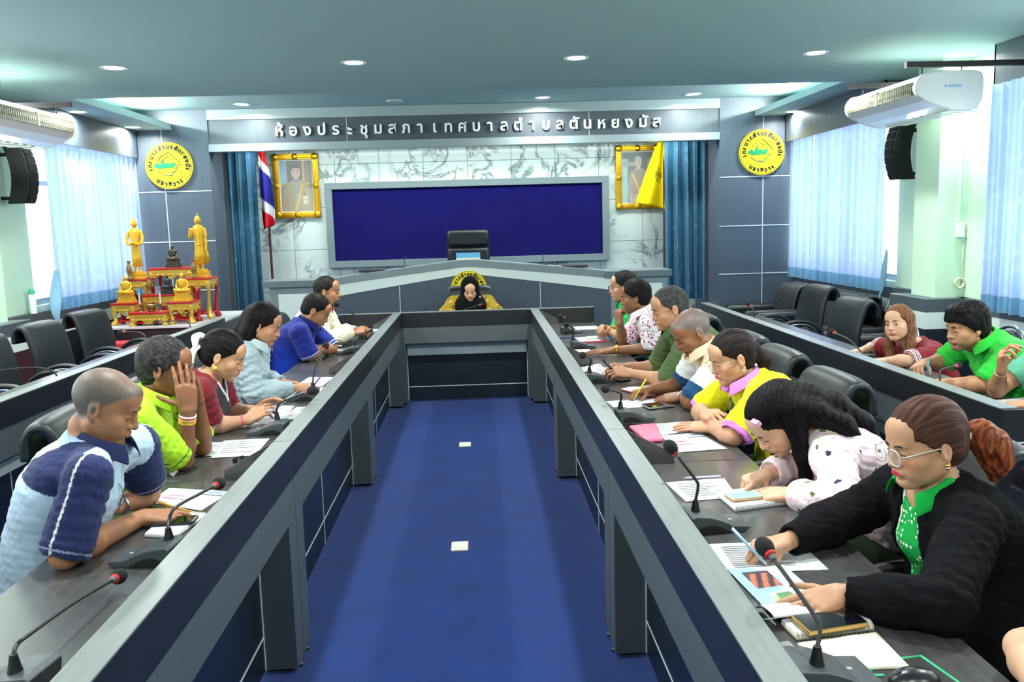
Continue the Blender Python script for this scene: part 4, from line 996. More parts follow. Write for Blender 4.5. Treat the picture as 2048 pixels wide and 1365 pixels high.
def hair_mat(name, col, hi, rough=.42):
    m = mat(name, col, rough, spec=.07); N = m.node_tree.nodes; K = m.node_tree.links; b = N['Principled BSDF']
    a = N.new('ShaderNodeAttribute'); a.attribute_name = 'Col'      # x,y = strand coordinates
    mp = N.new('ShaderNodeMapping'); mp.inputs['Scale'].default_value = (1, 1, 1); K.new(a.outputs['Vector'], mp.inputs[0])
    n = N.new('ShaderNodeTexNoise'); n.inputs['Scale'].default_value = 1; n.inputs['Detail'].default_value = 3; K.new(mp.outputs[0], n.inputs['Vector'])
    r = N.new('ShaderNodeValToRGB'); r.color_ramp.elements[0].position = .38; r.color_ramp.elements[1].position = .68
    r.color_ramp.elements[0].color = (*lin(col), 1); r.color_ramp.elements[1].color = (*lin(hi), 1); K.new(n.outputs[0], r.inputs[0]); K.new(r.outputs[0], b.inputs['Base Color'])
    bp = N.new('ShaderNodeBump'); bp.inputs['Strength'].default_value = .35; bp.inputs['Distance'].default_value = .004; K.new(n.outputs[0], bp.inputs['Height']); K.new(bp.outputs[0], b.inputs['Normal'])
    return m
M_eyew = mat('eye_white', (205, 198, 190), .25); M_iris = mat('eye_dark', (22, 14, 10), .15); M_gls = mat('spectacle_lens', (225, 235, 240), .03, alpha=.13, spec=.6)

SK = {'m': (160, 112, 80), 'd': (134, 90, 62), 'f': (188, 142, 110), 'p': (206, 162, 132), 'l': (178, 130, 98)}
def headR(yaw, pitch, roll):
    """columns: right, forward, up; yaw measured from +X counter-clockwise, pitch = looking down"""
    y, p, r = map(math.radians, (yaw, pitch, roll)); F0 = V3(math.cos(y), math.sin(y), 0); U0 = V3(0, 0, 1); Rr = np.cross(F0, U0)
    F = F0*math.cos(p)-U0*math.sin(p); U = U0*math.cos(p)+F0*math.sin(p)
    Rr, U = Rr*math.cos(r)-U*math.sin(r), U*math.cos(r)+Rr*math.sin(r)
    return np.array([Rr, F, U]).T
def ik(S, W, hint, l1, l2):
    d = W-S; L = np.linalg.norm(d); 
    if L > (l1+l2)*.985: s = L/((l1+l2)*.985); l1 *= s; l2 *= s
    u = d/L; a = (l1*l1-l2*l2+L*L)/(2*L); h = math.sqrt(max(l1*l1-a*a, 1e-6)); n = hint-S; n = n-u*(n @ u); return S+u*a+unit(n)*h
# finger rest angles (degrees at the three joints) per pose: index, middle, ring, little ; thumb (out, fwd, curl)
POSE = {'flat': ([(4, 8, 5)]*4, (38, 18, 10)), 'relax': ([(14, 22, 14), (20, 26, 16), (26, 30, 18), (30, 34, 20)], (34, 30, 16)),
        'grip': ([(40, 50, 25), (48, 62, 35), (55, 70, 40), (60, 72, 40)], (26, 52, 24)), 'pen': ([(38, 46, 20), (46, 58, 30), (58, 72, 40), (64, 76, 40)], (20, 56, 22)),
        'fist': ([(70, 90, 55)]*4, (18, 62, 40)), 'point': ([(14, 20, 8), (55, 70, 35), (62, 76, 40), (66, 78, 40)], (24, 50, 24)),
        'hold': ([(30, 36, 20), (34, 40, 22), (38, 42, 24), (44, 46, 26)], (30, 56, 14)), 'cup': ([(12, 12, 8), (12, 12, 8), (13, 13, 8), (16, 16, 10)], (52, 14, 8))}
def hand(vol, W, fd, bn, right, pose, s, lab=3, thick=1.0):
    """palm, four unequal jointed fingers and a thumb from the side of the palm; returns finger tips and a grip point"""
    y = unit(fd); z = unit(np.array(bn, float)-y*(np.dot(bn, y))); x = np.cross(y, z)*(1 if right else -1)  # x -> little finger side for right... thumb side = -x
    x = -x; tip = []; pf, pt = POSE[pose]; q = lambda a, b, c: W+s*(x*a+y*b+z*c)
    kn = [(.031, .088), (.0105, .094), (-.0105, .090), (-.030, .080)]; ln = [(.044, .026, .021), (.049, .030, .022), (.045, .028, .021), (.035, .021, .018)]
    for i, (kx, ky) in enumerate(kn): vol.cone(q(kx*.62, .004, 0), q(kx, ky, .002), .0165*s*thick, .0118*s*thick, .013*s, lab)
    vol.ell(q(.0, .05, -.002), (.036*s*thick, .046*s, .0145*s*thick), np.array([x, y, z]).T, .012*s, lab)
    for i in range(4):
        p = q(kn[i][0], kn[i][1], .001); a = 0; sp = math.radians((-1.5+i)*-3.5)
        r = [.0094, .0084, .0077, .0066] if i < 3 else [.0083, .0074, .0067, .0058]
        fy = y*math.cos(sp)+x*math.sin(sp)
        for j in range(3):
            a += math.radians(pf[i][j]); d = fy*math.cos(a)-z*math.sin(a); p2 = p+d*ln[i][j]*s; vol.cone(p, p2, r[j]*s*thick, r[j+1]*s*thick, .004*s, lab); p = p2
        tip.append(p)
    o, fw, cu = map(math.radians, pt); p = q(.024, .022, -.006); d = unit(x*math.sin(o+.35)+y*math.cos(o+.2)*.9-z*math.sin(fw)*.7)
    tl = [(.040, .0125, .0105), (.031, .0102, .009), (.024, .0088, .0072)]
    for j, (l, r0, r1) in enumerate(tl):
        p2 = p+d*l*s; vol.cone(p, p2, r0*s*thick, r1*s*thick, .007*s if j == 0 else .004*s, lab); p = p2; d = unit(d*math.cos(cu)+(y*.55-x*.62-z*.1)*math.sin(cu))
    tip.append(p); return tip, q(.012, .085, -.032)
HEADLINE = ([-.12, -.06, -.015, .004, .022, .04, .06, .078, .10], [-.075, -.07, -.05, .0, .014, .030, .044, .053, .058])
DEBUG = False
class Fig: pass
def person(label, head, face, torso, hip, arms, skin='m', sex='m', vox=.0045, hair=None, top=None, trousers=(30, 32, 38), glasses=None, s=1.0, feat={}, group='people at the meeting'):
    """head: centre of the skull; face: (yaw, pitch, roll); torso: yaw the chest faces; hip: pelvis position on the seat
       arms: for 'R' and 'L' dict(w=wrist, e=elbow hint, fd=finger direction, bn=back of hand, pose=...)"""
    g = Fig(); H = np.array(head, float); Rh = headR(*face); hs = s*(1 if sex == 'm' else .96)
    hl = lambda x, y, z: H+Rh @ (V3(x, y, z)*hs)
    ty = math.radians(torso); F = V3(math.cos(ty), math.sin(ty), 0); RT = np.cross(F, V3(0, 0, 1)); hip = np.array(hip, float)
    neck0 = hl(0, -.030, -.085); C7 = np.array(top.get('c7'), float) if top.get('c7') is not None else hl(0, -.045, -.05)+V3(0, 0, -.070*s)-F*.045*s
    sw = top.get('sw', .19 if sex == 'm' else .165)*s; bw = top.get('bw', 1.0)
    SH = {'R': C7+RT*sw+V3(0, 0, -.052*s)+F*.02, 'L': C7-RT*sw+V3(0, 0, -.052*s)+F*.02}
    for kx in 'RL':
        if 'sh' in arms.get(kx, {}): SH[kx] = SH[kx]+np.array(arms[kx]['sh'], float)
    allp = [H-.2*s, H+.2*s, hip-.22, hip+.22]; A = {}
    l1, l2 = (.29, .25) if sex == 'm' else (.265, .232)
    for kx in 'RL':
        if kx in arms:
            a = arms[kx]; w = np.array(a['w'], float); e = ik(SH[kx], w, np.array(a['e'], float), l1*s, l2*s) if a.get('ik') else np.array(a['e'], float); A[kx] = (SH[kx], e, w); allp += [w-.21, w+.21, e-.09, e+.09]
        allp += [SH[kx]-.12, SH[kx]+.12]
    if DEBUG: print('ARM', label[:28], H.round(2), SH['R'].round(2), SH['L'].round(2), [A[k][1].round(2) for k in A], [(k, [round(float(np.linalg.norm(b-a)), 2) for a, b in zip(A[k], A[k][1:])]) for k in A])
    lo = np.min(allp, 0); hi = np.max(allp, 0); lo[2] = max(lo[2], hip[2]-.12)
    root = thing('person', label, 'person', (hip[0], hip[1], 0), group); vol = Vol(lo, hi, vox)
    ax = C7-hip; axl = np.linalg.norm(ax); axu = ax/axl; fwd = unit(F-axu*(F @ axu)); lat = np.cross(fwd, axu)
    wprof = ([-.12, 0, .25, .5, .75, .9, 1.0, 1.08], np.array([.155, .175, .160, .150, .165, .150, .085, .05])*bw*s*(1 if sex == 'm' else .93))
    dprof = ([-.12, 0, .25, .5, .75, .9, 1.0, 1.08], np.array([.115, .125, .125, .118, .122, .10, .06, .045])*(bw*.5+.5)*s)
    belly = top.get('belly', 0)*s; bust = top.get('bust', .03 if sex == 'f' else .012)*s
    def tor(infl):
        def fn(X, Y, Z):
            x, y, z = X-f32(hip[0]), Y-f32(hip[1]), Z-f32(hip[2])
            t = (x*f32(axu[0])+y*f32(axu[1])+z*f32(axu[2]))/f32(axl); u = x*f32(lat[0])+y*f32(lat[1])+z*f32(lat[2]); v = x*f32(fwd[0])+y*f32(fwd[1])+z*f32(fwd[2])
            w = np.interp(t, *wprof)+infl; d = np.interp(t, *dprof)+infl
            v = v-(belly*np.exp(-((t-.25)/.2)**2)+bust*np.exp(-((t-.68)/.13)**2))*.5-(-.03*s*np.sin(np.clip(t, 0, 1)*3.1416))
            d = d+(belly*np.exp(-((t-.25)/.2)**2)+bust*np.exp(-((t-.68)/.13)**2))*.5
            dd = (np.sqrt((u/w)**2+(v/d)**2)-1)*np.minimum(w, d); cap = np.maximum(-.14-t, t-1.06)*axl
            return np.maximum(dd, cap).astype(f32)
        return fn
    tlo = np.minimum(hip, C7)-.26*s; thi = np.maximum(hip, C7)+.26*s
    # ---- skin body: torso core, neck, head, arms, hands - one continuous surface
    vol.add(tor(-.012), tlo, thi, .02, 1)
    nr = .055 if sex == 'm' else .046; nr *= top.get('neck', 1.0)
    vol.cone(neck0, C7+F*.02*s+V3(0, 0, -.02), nr*s, nr*1.12*s, .03*s, 1)
    for kx in 'RL': vol.cone(C7+V3(0, 0, -.03*s)+F*.01, SH[kx], .052*s, .048*s, .04*s, 1)
    E = lambda c, r, k=.02, op='+', lab=2, R=None: vol.ell(hl(*c), np.array(r)*hs, Rh if R is None else Rh @ R, k*hs, lab, op)
    Cn = lambda a, b, ra, rb, k=.015, op='+', lab=2: vol.cone(hl(*a), hl(*b), ra*hs, rb*hs, k*hs, lab, op)
    fw = feat.get('wide', 1.0); jw = feat.get('jaw', 1.0)
    E((0, -.014, .030), (.075*fw, .096, .086), .02); E((0, .022, -.024), (.063*fw, .066, .074), .025)
    for sx in (-1, 1):
        Cn((sx*.047*fw*jw, -.004, -.052), (sx*.016, .060, -.096), .024, .017, .025); E((sx*.040*fw, .054, -.030), (.026, .024, .024), .02)
        E((sx*.034, .062, -.060), (.018, .02, .022), .02)
    E((0, .070, -.092), (.020*jw, .017, .016), .02); E((0, .068, .050), (.052*fw, .024, .04), .03)
    Cn((-.03, .079, .018), (.03, .079, .018), .011, .011, .012)
    for sx in (-1, 1): E((sx*.031, .099, -.001), (.019, .017, .013), .012, '-')
    for sx in (-1, 1): E((sx*.0315, .0755, -.002), (.0145, .0125, .0115), .004, lab=4)
    nl = feat.get('nose', 1.0)
    Cn((0, .086, .010), (0, .092+.006*nl, -.030), .0085, .0125, .010); E((0, .095+.006*nl, -.034), (.0130, .011, .0105), .006)
    for sx in (-1, 1): E((sx*.0135, .089, -.036), (.0095, .0115, .009), .005)
    E((0, .084, -.060), (.026, .013, .013), .012)
    for sx in (-1, 1): Cn((sx*.004, .0955, -.0565), (sx*.019, .088, -.060), .0055, .0035, .004, lab=5)
    Cn((-.013, .0925, -.067), (.013, .0925, -.067), .0062, .0062, .005, lab=5); E((0, .083, -.0775), (.02, .011, .006), .008, '-')
    for sx in (-1, 1):
        Re = headR(90+sx*-18, 0, 0); 
        E((sx*.077*fw, -.012, -.006), (.009, .019, .031), .006, lab=6, R=rotz(sx*-.35)); E((sx*.086*fw, -.008, -.003), (.006, .010, .018), .004, '-', R=rotz(sx*-.35)); E((sx*.074*fw, -.004, -.034), (.007, .009, .009), .006, lab=6)
    tips = {}
    ar = (.046, .041, .026) if sex == 'm' else (.043, .037, .023); at = top.get('arm', 1.0)
    for kx, (S, e, w) in A.items():
        vol.cone(S, e, ar[0]*s*at, ar[1]*.92*s*at, .03*s, 3); m_ = e+(w-e)*.3; vol.chain([e, m_, w], [ar[1]*.9*s*at, ar[1]*s*at, ar[2]*s*at], .02*s, 3)
        a = arms[kx]; fd = np.array(a.get('fd', unit(w-e)), float); bn = np.array(a.get('bn', (0, 0, 1)), float)
        tips[kx] = hand(vol, w+unit(w-e)*.008, fd, bn, kx == 'R', a.get('pose', 'relax'), s*(1 if sex == 'm' else .93)*a.get('hs', 1), 7)
    V, Fc, lab = vol.mesh(); V = smooth(V, Fc, 1, .4)
    # keep the main piece only
    base = np.array(lin(SK[skin] if isinstance(skin, str) else skin)); C = np.tile(base, (len(V), 1)); L = (V-H) @ Rh/hs
    C *= (1+.05*noise(V, 30, 3))[:, None]
    lip = (np.abs(L[:, 2]+.0625) < .0105-.012*np.abs(L[:, 0]/.024)**2) & (np.abs(L[:, 0]) < .024) & (L[:, 1] > .082) & (L[:, 1] < .125)
    C[lip] = np.array(lin(feat.get('lip', (168, 98, 88) if sex == 'm' else (196, 70, 76))))
    ck = np.exp(-(((np.abs(L[:, 0])-.045)/.02)**2+((L[:, 2]+.03)/.02)**2))*(L[:, 1] > .03); C = C*(1-.22*ck[:, None]*np.array([0, .9, .8]) if sex == 'f' else 1)
    near = (lab == 2) | (lab == 5)
    if feat.get('beard'):
        b = np.clip((-.055-L[:, 2]+.25*np.maximum(0, L[:, 1]-.085))/.02, 0, 1)*(L[:, 1] > -.01)*(L[:, 2] > -.13)*(~lip)+((np.abs(L[:, 2]+.051) < .006) & (np.abs(L[:, 0]) < .026) & (L[:, 1] > .08) & ~lip)*.9
        b = np.clip(b, 0, 1)*feat['beard']; C = C*(1-b[:, None])+np.array(lin((70, 58, 52)))*b[:, None]
    if hair and hair.get('buzz'):      # very short hair shows as tinted scalp
        zl = np.interp(L[:, 1], *HEADLINE)+hair.get('lift', 0); mk = np.clip((L[:, 2]-zl)/.012, 0, 1)*(np.abs(L[:, 0]) < .085)*(L[:, 2] > -.09)
        thin = np.clip(1-hair.get('thin', 0)*np.exp(-((L[:, 0]/.05)**2+((L[:, 1]-.01)/.07)**2))*(L[:, 2] > .06), 0, 1); mk *= thin*hair['buzz']*(.8+.4*np.random.default_rng(3).random(len(V)))
        mk = np.clip(mk, 0, 1)[:, None]; C = C*(1-mk)+np.array(lin(hair['col']))*mk
    body = vmesh('body', V, Fc, M_skin, root, C); g.root = root; g.A = A; g.tips = tips; g.hl = hl; g.Rh = Rh; g.H = H; g.hs = hs; g.C7 = C7; g.F = F; g.RT = RT; g.s = s; g.SH = SH; g.hip = hip
    bv = BVHTree.FromPolygons([tuple(v) for v in V], [tuple(f) for f in Fc])
    def onface(x, z, off=.0):
        o = hl(x, .25, z); d = -Rh[:, 1]; r = bv.ray_cast(Vector(o), Vector(d), .4*hs)
        return (np.array(r[0]) if r[0] is not None else hl(x, .085, z))+Rh[:, 1]*off*hs
    g.onface = onface; g.bv = bv
    # ---- brows, eyes
    hc = hair['col'] if hair else (30, 26, 24); bc = feat.get('brow', tuple(max(18, c*.6) for c in hc)); Mb = mat('brow_%d_%d_%d' % tuple(int(c) for c in bc), bc, .7)
    for sx in (-1, 1):
        pts = [onface(sx*x, z, .0008) for x, z in ((.013, .0165), (.022, .0205), (.034, .0215), (.047, .0155))]; r = feat.get('browr', .0032 if sex == 'm' else .0027)*hs
        MB().tube(bez(pts, 4), [r*.8]*4+[r]*6+[r*.4]*3, 6).build('eyebrow', Mb, root, smooth='all')
        op = feat.get('eyes', .3); z0 = -.004; xs = [.0185, .025, .0315, .038, .0435]; up = [0, .75, 1, .8, 0]
        lid = [onface(sx*x, z0-.003*(1-op)+op*.0062*u, .0006) for x, u in zip(xs, up)]; lowr = [onface(sx*x, z0-.003-.0022*u*max(.3, op), .0004) for x, u in zip(xs, up)]
        MB().tube(bez(lid, 4), (.0013 if sex == 'm' else .0017)*hs, 5).build('eyelashes', M_iris, root, smooth='all')
        if op > .35:
            e = MB(); a = bez(lid, 4); b_ = bez(lowr, 4); e.add(a+b_, [(i, i+1, len(a)+i+1, len(a)+i) for i in range(len(a)-1)]); eo = e.build('eye', M_eyew, root, smooth='all')
            gx = feat.get('gaze', 0); c = onface(sx*.031+gx*.004, z0-.0012+op*.001, .0009); k = MB(); k.lathe([(0, 0), (.0050*hs, 0), (.0046*hs, .0007*hs), (0, .001*hs)], c, Rh[:, 1], 14, .8); k.build('iris', M_iris, eo, smooth='all')
    # ---- hair
    if hair and not (hair.get('buzz') and not hair.get('shell')): make_hair(g, hair, vox)
    # ---- clothing
    if top.get('inner'): make_top(g, {**top['inner']}, tor, tlo, thi, axu, lat, fwd, axl, hip, ar, at, vox, lo, hi)
    make_top(g, top, tor, tlo, thi, axu, lat, fwd, axl, hip, ar, at, vox, lo, hi)
    # ---- trousers: seated thighs, shins and shoes, coarse because the tables hide them
    tv = Vol(hip+V3(-.75, -.75, -hip[2]), hip+V3(.75, .75, .12), .016)
    for sg in (-1, 1):
        h0 = hip+RT*sg*.085*s; kn = h0+F*.36*s; an = V3(kn[0], kn[1], .09)-F*.06
        tv.chain([h0, kn], [.095*s, .068*s], .03, 1); tv.chain([kn, an], [.064*s, .048*s], .03, 1); tv.cone(an+V3(0, 0, -.04), an+F*.12+V3(0, 0, -.05), .045, .036, .02, 2)
    tv.add(tor(.002), hip-.22*s, hip+.22*s-V3(0, 0, .2*s), .02, 1)
    V2, F2, l2_ = tv.mesh(); kp = V2[:, 2] < hip[2]+.10; 
    Ct = np.where((l2_ == 2)[:, None], np.array(lin((20, 20, 22))), np.array(lin(trousers))); vmesh('trousers', smooth(V2, F2, 2), F2, M_cloth, root, Ct)
    if glasses: make_glasses(g, glasses)
    return g
def make_hair(g, hair, vox):
    hs, hl, Rh, H = g.hs, g.hl, g.Rh, g.H; t = hair.get('t', .012); v = Vol(H-.24*g.s, H+.24*g.s, max(.0035, vox*.85)); 
    if 'long' in hair:
        allp = [p for ch in hair['long'] for p, r in ch]; P = [hl(*p) if len(p) == 3 else H+np.array(p[:3], float) for p in allp]; lo = np.min(P+[H-.15], 0)-.08; hi = np.max(P+[H+.15], 0)+.08; v = Vol(lo, hi, max(.004, vox*.85))
    fw = 1.0
    v.ell(hl(0, -.016, .034), np.array([.076*fw+t*.75, .098+t*.8, .087+t])*hs, Rh, .01, 1); v.ell(hl(0, -.045, -.02), np.array([.066+t*.5, .062+t*.6, .06])*hs, Rh, .02*hs, 1)
    if hair.get('vol'): 
        for c, r in hair['vol']: v.ell(hl(*c), np.array(r)*hs, Rh, .02*hs, 1)
    # cut along the hairline
    X, Y, Z = np.meshgrid(*v.ax, indexing='ij', sparse=True); L = [((X-H[0])*Rh[0, i]+(Y-H[1])*Rh[1, i]+(Z-H[2])*Rh[2, i])/hs for i in range(3)]
    xs, zs = HEADLINE; zl = np.interp(L[1], xs, np.array(zs)+hair.get('lift', 0)+np.where(np.array(xs) < -.01, hair.get('nape', 0), 0))
    ctr = hair.get('peak', 0)*np.clip(np.abs(L[0])/.06, 0, 1)**2*(L[1] > .02)
    zl = zl-ctr+.0018*np.sin(L[0]*420)+.002*np.sin(L[0]*913+L[1]*300)
    v.D = np.maximum(v.D, (zl-L[2])*hs*.8).astype(f32)
    if hair.get('rough'):
        W = np.sin(L[0]*170+L[2]*60)*np.sin(L[1]*150+1)+.6*np.sin(L[0]*330+L[1]*210+L[2]*90); v.D = (v.D+hair['rough']*hs*W*(L[2] > -.03)).astype(f32)
    if 'long' in hair:
        for ch in hair['long']:
            P = [hl(*p) if len(p) == 3 else H+np.array(p[:3], float) for p, r in ch]; R_ = [r*hs for p, r in ch]; v.chain(P, R_, .022*hs, 2)
        if hair.get('strand', 1): v.D = (v.D+.0016*hs*np.sin(L[0]*hair.get('sfx', 380)+L[1]*hair.get('sfy', 260)+L[2]*25)).astype(f32)
        if hair.get('facecut', 1): 
            f = Vol.__new__(Vol); v.ell(hl(0, .075, -.03), np.array([.058, .06, .085])*hs, Rh, .01, 1, '-')
    V, F, lab = v.mesh(); V = smooth(V, F, 1, .4); Lc = (V-H) @ Rh/hs
    if hair.get('dir') == 'back': a = np.arctan2(Lc[:, 0], Lc[:, 2]+.03); C = np.stack([a*hair.get('fr', 26), Lc[:, 1]*10, Lc[:, 2]*4], 1)     # strands run front to back
    elif hair.get('dir') == 'down': C = np.stack([Lc[:, 0]*hair.get('fr', 150), Lc[:, 1]*110, Lc[:, 2]*9], 1)
    else: C = np.stack([Lc[:, 0]*170, Lc[:, 1]*45, Lc[:, 2]*60], 1)
    col = hair['col']; hi = hair.get('hi', tuple(min(255, c*1.5+10) for c in col)); hi = tuple(c*.5+d*.5 for c, d in zip(hi, col))
    g.hair = vmesh('hair', V, F, hair_mat('hair_%d_%d_%d_%d' % (*[int(c) for c in col], int(hi[0])), col, hi, hair.get('ro', .5)), g.root, C)
def wrinkle(V, seed, amp, C7, A):
    n = noise(V*V3(1, 1, .7), 28, seed)*.6+noise(V, 60, seed+1)*.25
    w = np.ones(len(V))
    return amp*n*w
def make_top(g, top, tor, tlo, thi, axu, lat, fwd, axl, hip, ar, at, vox, lo, hi):
    s, C7, F, RT, A, SH = g.s, g.C7, g.F, g.RT, g.A, g.SH; inf = top.get('inf', .012); vx = max(.0045, vox)
    lo = np.array(lo)-.03; hi = np.array(hi)+.03; v = Vol(lo, hi, vx); sl = top.get('sleeve', .55)
    v.add(tor(inf), tlo, thi, .02, 1)
    for kx in 'RL': v.cone(C7+V3(0, 0, -.03*s)+F*.01, SH[kx], (.052+.006)*s, (.050+inf)*s, .04*s, 1)
    cuts = []; puff = top.get('puff', 0)
    for kx, (S, e, w) in A.items():
        r0 = (ar[0]*at+inf+.004)*s; r1 = (ar[1]*at+inf+(.016 if sl <= 1 else .004))*s; la = 2 if kx == 'R' else 3
        if sl <= 1:
            end = S+(e-S)*(sl+top.get('sl'+kx, 0)); v.cone(S, end, r0, r1, .025*s, la); cuts.append((end, unit(e-S), r1*2.2, e))
        else:
            v.cone(S, e, r0, r1, .025*s, la); f = sl-1; end = e+(w-e)*f; mid = e+(w-e)*f*.55
            v.chain([e, mid, end], [r1, (ar[1]*at+inf+.002)*s, (ar[2]*at+inf*.8+.002+puff*.3)*s], .02*s, la); cuts.append((end, unit(w-e), .055*s, w))
            if puff: v.ell(e+(w-e)*f*.93, ((ar[2]+inf+puff)*s,)*3, None, .015, la)
    # neck opening and V
    nc = C7+F*.055*s+V3(0, 0, .012*s); up = unit(g.hl(0, 0, .02)-C7); up = unit(up*.5+V3(0, 0, 1)*.7); nr = top.get('neckr', .062 if s else 0)*s
    v.cone(nc-up*.02*s-F*.01, nc+up*.2, nr, nr*1.5, .006, 0, '-')
    vd = top.get('v', .06)*s
    if vd > 0:
        a = nc+F*.045*s; b = C7+F*(.14+top.get('bust', .01))*s-axu*(.05*s+vd)+F*.02; v.cone(a, b, .036*s, .012*s, .006, 0, '-')
        if top.get('open'):    # open front (cardigan, jacket): a wedge is taken out down to the waist
            b2 = hip+axu*axl*top.get('open_t', .12)+fwd*.20*s; v.cone(b-fwd*.0, b2, top['open']*s*.75, top['open']*s*.5, .01, 0, '-'); v.cone(a, b, .04*s, top['open']*s*.75, .01, 0, '-')
    for (c, d, r, tgt) in cuts: v.cone(c+d*(.0+r*.0)+d*.075*s, c+d*.12*s, .072*s, .072*s, .001, 0, '-') if sl <= 1 else v.cone(c+d*.05*s, c+d*.10*s, .05*s, .05*s, .001, 0, '-')
    V, Fc, lab = v.mesh(); V = smooth(V, Fc, 2, .5)
    # cloth folds
    me_n = np.zeros_like(V); q = V[Fc]; nn = np.cross(q[:, 2]-q[:, 0], q[:, 3]-q[:, 1])
    for i in range(4):
        for j in range(3): me_n[:, j] += np.bincount(Fc[:, i], weights=nn[:, j], minlength=len(V))
    me_n /= np.linalg.norm(me_n, axis=1)[:, None]+1e-12
    amp = top.get('fold', .0035)*s; fold = noise(V*V3(1, 1, .6), 26, top.get('seed', 1))*.6+.35*noise(V, 55, 9)
    for kx, (S, e, w) in A.items():    # folds gather at the elbow and shoulder
        for p, rr in ((e, .08), (S+(e-S)*.15-V3(0, 0, .05), .09)):
            d = np.linalg.norm(V-p, axis=1); fold += 1.1*np.sin((V-p) @ unit(e-S)*150+2*noise(V, 20, 4))*np.exp(-(d/(rr*s))**2)
    V = V+me_n*(amp*fold)[:, None]
    T = (V-hip) @ axu/axl; U = (V-hip) @ lat; D = (V-hip) @ fwd
    cf = top['col']; 
    if callable(cf): C = np.array(cf(V, lab, T, U, D, g))
    else: C = np.tile(lin(cf), (len(V), 1))
    if 'pat' in top: C = top['pat'](C, V, lab, T, U, D, g)
    # arm coordinate for sleeves
    g.top = vmesh(top.get('name', 'shirt'), V, Fc, top.get('mat', M_cloth), g.root, C)
    g.frame = (axu, lat, fwd, axl, nc, up)
    cb = BVHTree.FromPolygons([tuple(p) for p in V], [tuple(f) for f in Fc]); g.cb = cb
    # collar: a folded band round the neck, open at the front
    if top.get('collar'):
        cc = top['collar']; n = 40; gap = cc.get('gap', .35); hgt = cc.get('h', .04)*s; mb = MB(); fx = unit(F-up*(F @ up)); rx = np.cross(fx, up)
        def pt(i, j):
            th = math.pi/2+gap+(2*math.pi-2*gap)*i/(n-1); fr = abs(i/(n-1)*2-1)      # fr=1 at the front tips
            ra = nr*(1.02+.04*fr); c0 = nc+up*(.012*s-.03*s*fr**2)+fx*.01*s*fr
            o = rx*math.cos(th)*1.06+fx*math.sin(th)*1.0
            prof = [(0, -.004), (.003, .5), (.010, .56), (.019+.006*fr, .1-.2*fr), (.027+.010*fr, -.36-.6*fr**3)]
            a, b = prof[j]; return c0+o*(ra+a*s)+up*hgt*b
        m = 5; mb.add([pt(i, j) for i in range(n) for j in range(m)], [(i*m+j, i*m+j+1, (i+1)*m+j+1, (i+1)*m+j) for i in range(n-1) for j in range(m-1)])
        mb.build('collar', mat('collar_%d_%d_%d' % cc['col'], cc['col'], .85, spec=.15, bump=(700, .15)), g.root, smooth='all', solid=.004*s, sub=1)
    if top.get('placket'):
        p0 = nc+F*.07*s-up*.03*s
def on_cloth(g, T, U, off=.001):
    axu, lat, fwd, axl, nc, up = g.frame; o = g.hip+axu*axl*T+lat*U+fwd*.5; r = g.cb.ray_cast(Vector(o), Vector(-fwd), 1)
    return (np.array(r[0]) if r[0] is not None else o-fwd*.35)+fwd*off
def make_glasses(g, gl):
    hs, hl, Rh = g.hs, g.hl, g.Rh; col = gl.get('col', (40, 40, 42)); m = mat('spectacle_frame_%d_%d_%d' % col, col, .25, metal=gl.get('metal', .4)); w, h = gl.get('w', .025), gl.get('h', .019)
    pts = []; f = MB(); lens = MB()
    for sx in (-1, 1):
        y0 = .112
        P = []
        for a in np.linspace(0, 2*math.pi, 25):
            e = 2/gl.get('sq', 2.6); ca, sa = math.cos(a), math.sin(a); P.append(hl(sx*.033+w*math.copysign(abs(ca)**e, ca), y0-.10*abs(.033+sx*w*ca)**1.5, -.006+h*math.copysign(abs(sa)**e, sa)))
        f.tube(P, gl.get('r', .0013)*hs, 6, cap=False); lens.add(P[:-1], [tuple(range(24))])
        f.tube(bez([hl(sx*(.033+w), .104, .0), hl(sx*.074, .085, .004), hl(sx*.081, .0, .006), hl(sx*.080, -.028, -.012)], 6), gl.get('r', .0013)*hs, 6)
    f.tube(bez([hl(-.009, .111, -.002), hl(0, .114, .001), hl(.009, .111, -.002)], 4), .0012*hs, 6)
    fo = f.build('spectacles', m, g.root, smooth='all'); lens.build('lens', M_gls, fo)
def band_on(g, name, kx, t, m, r, w, label=None, flat=.5, off=.0):
    """bracelet, watch strap or ring round the forearm at fraction t from elbow to wrist"""
    S, e, wr = g.A[kx]; c = e+(wr-e)*t; F_ = frame(wr-e); pts = [c+F_ @ V3(r*math.cos(a), r*math.sin(a)*.92, off*math.cos(a)) for a in np.linspace(0, 2*math.pi, 25)]
    o = MB().tube(pts, w, 8, cap=False, flat=1).build(name, m, g.root, smooth='all'); return o, c, F_
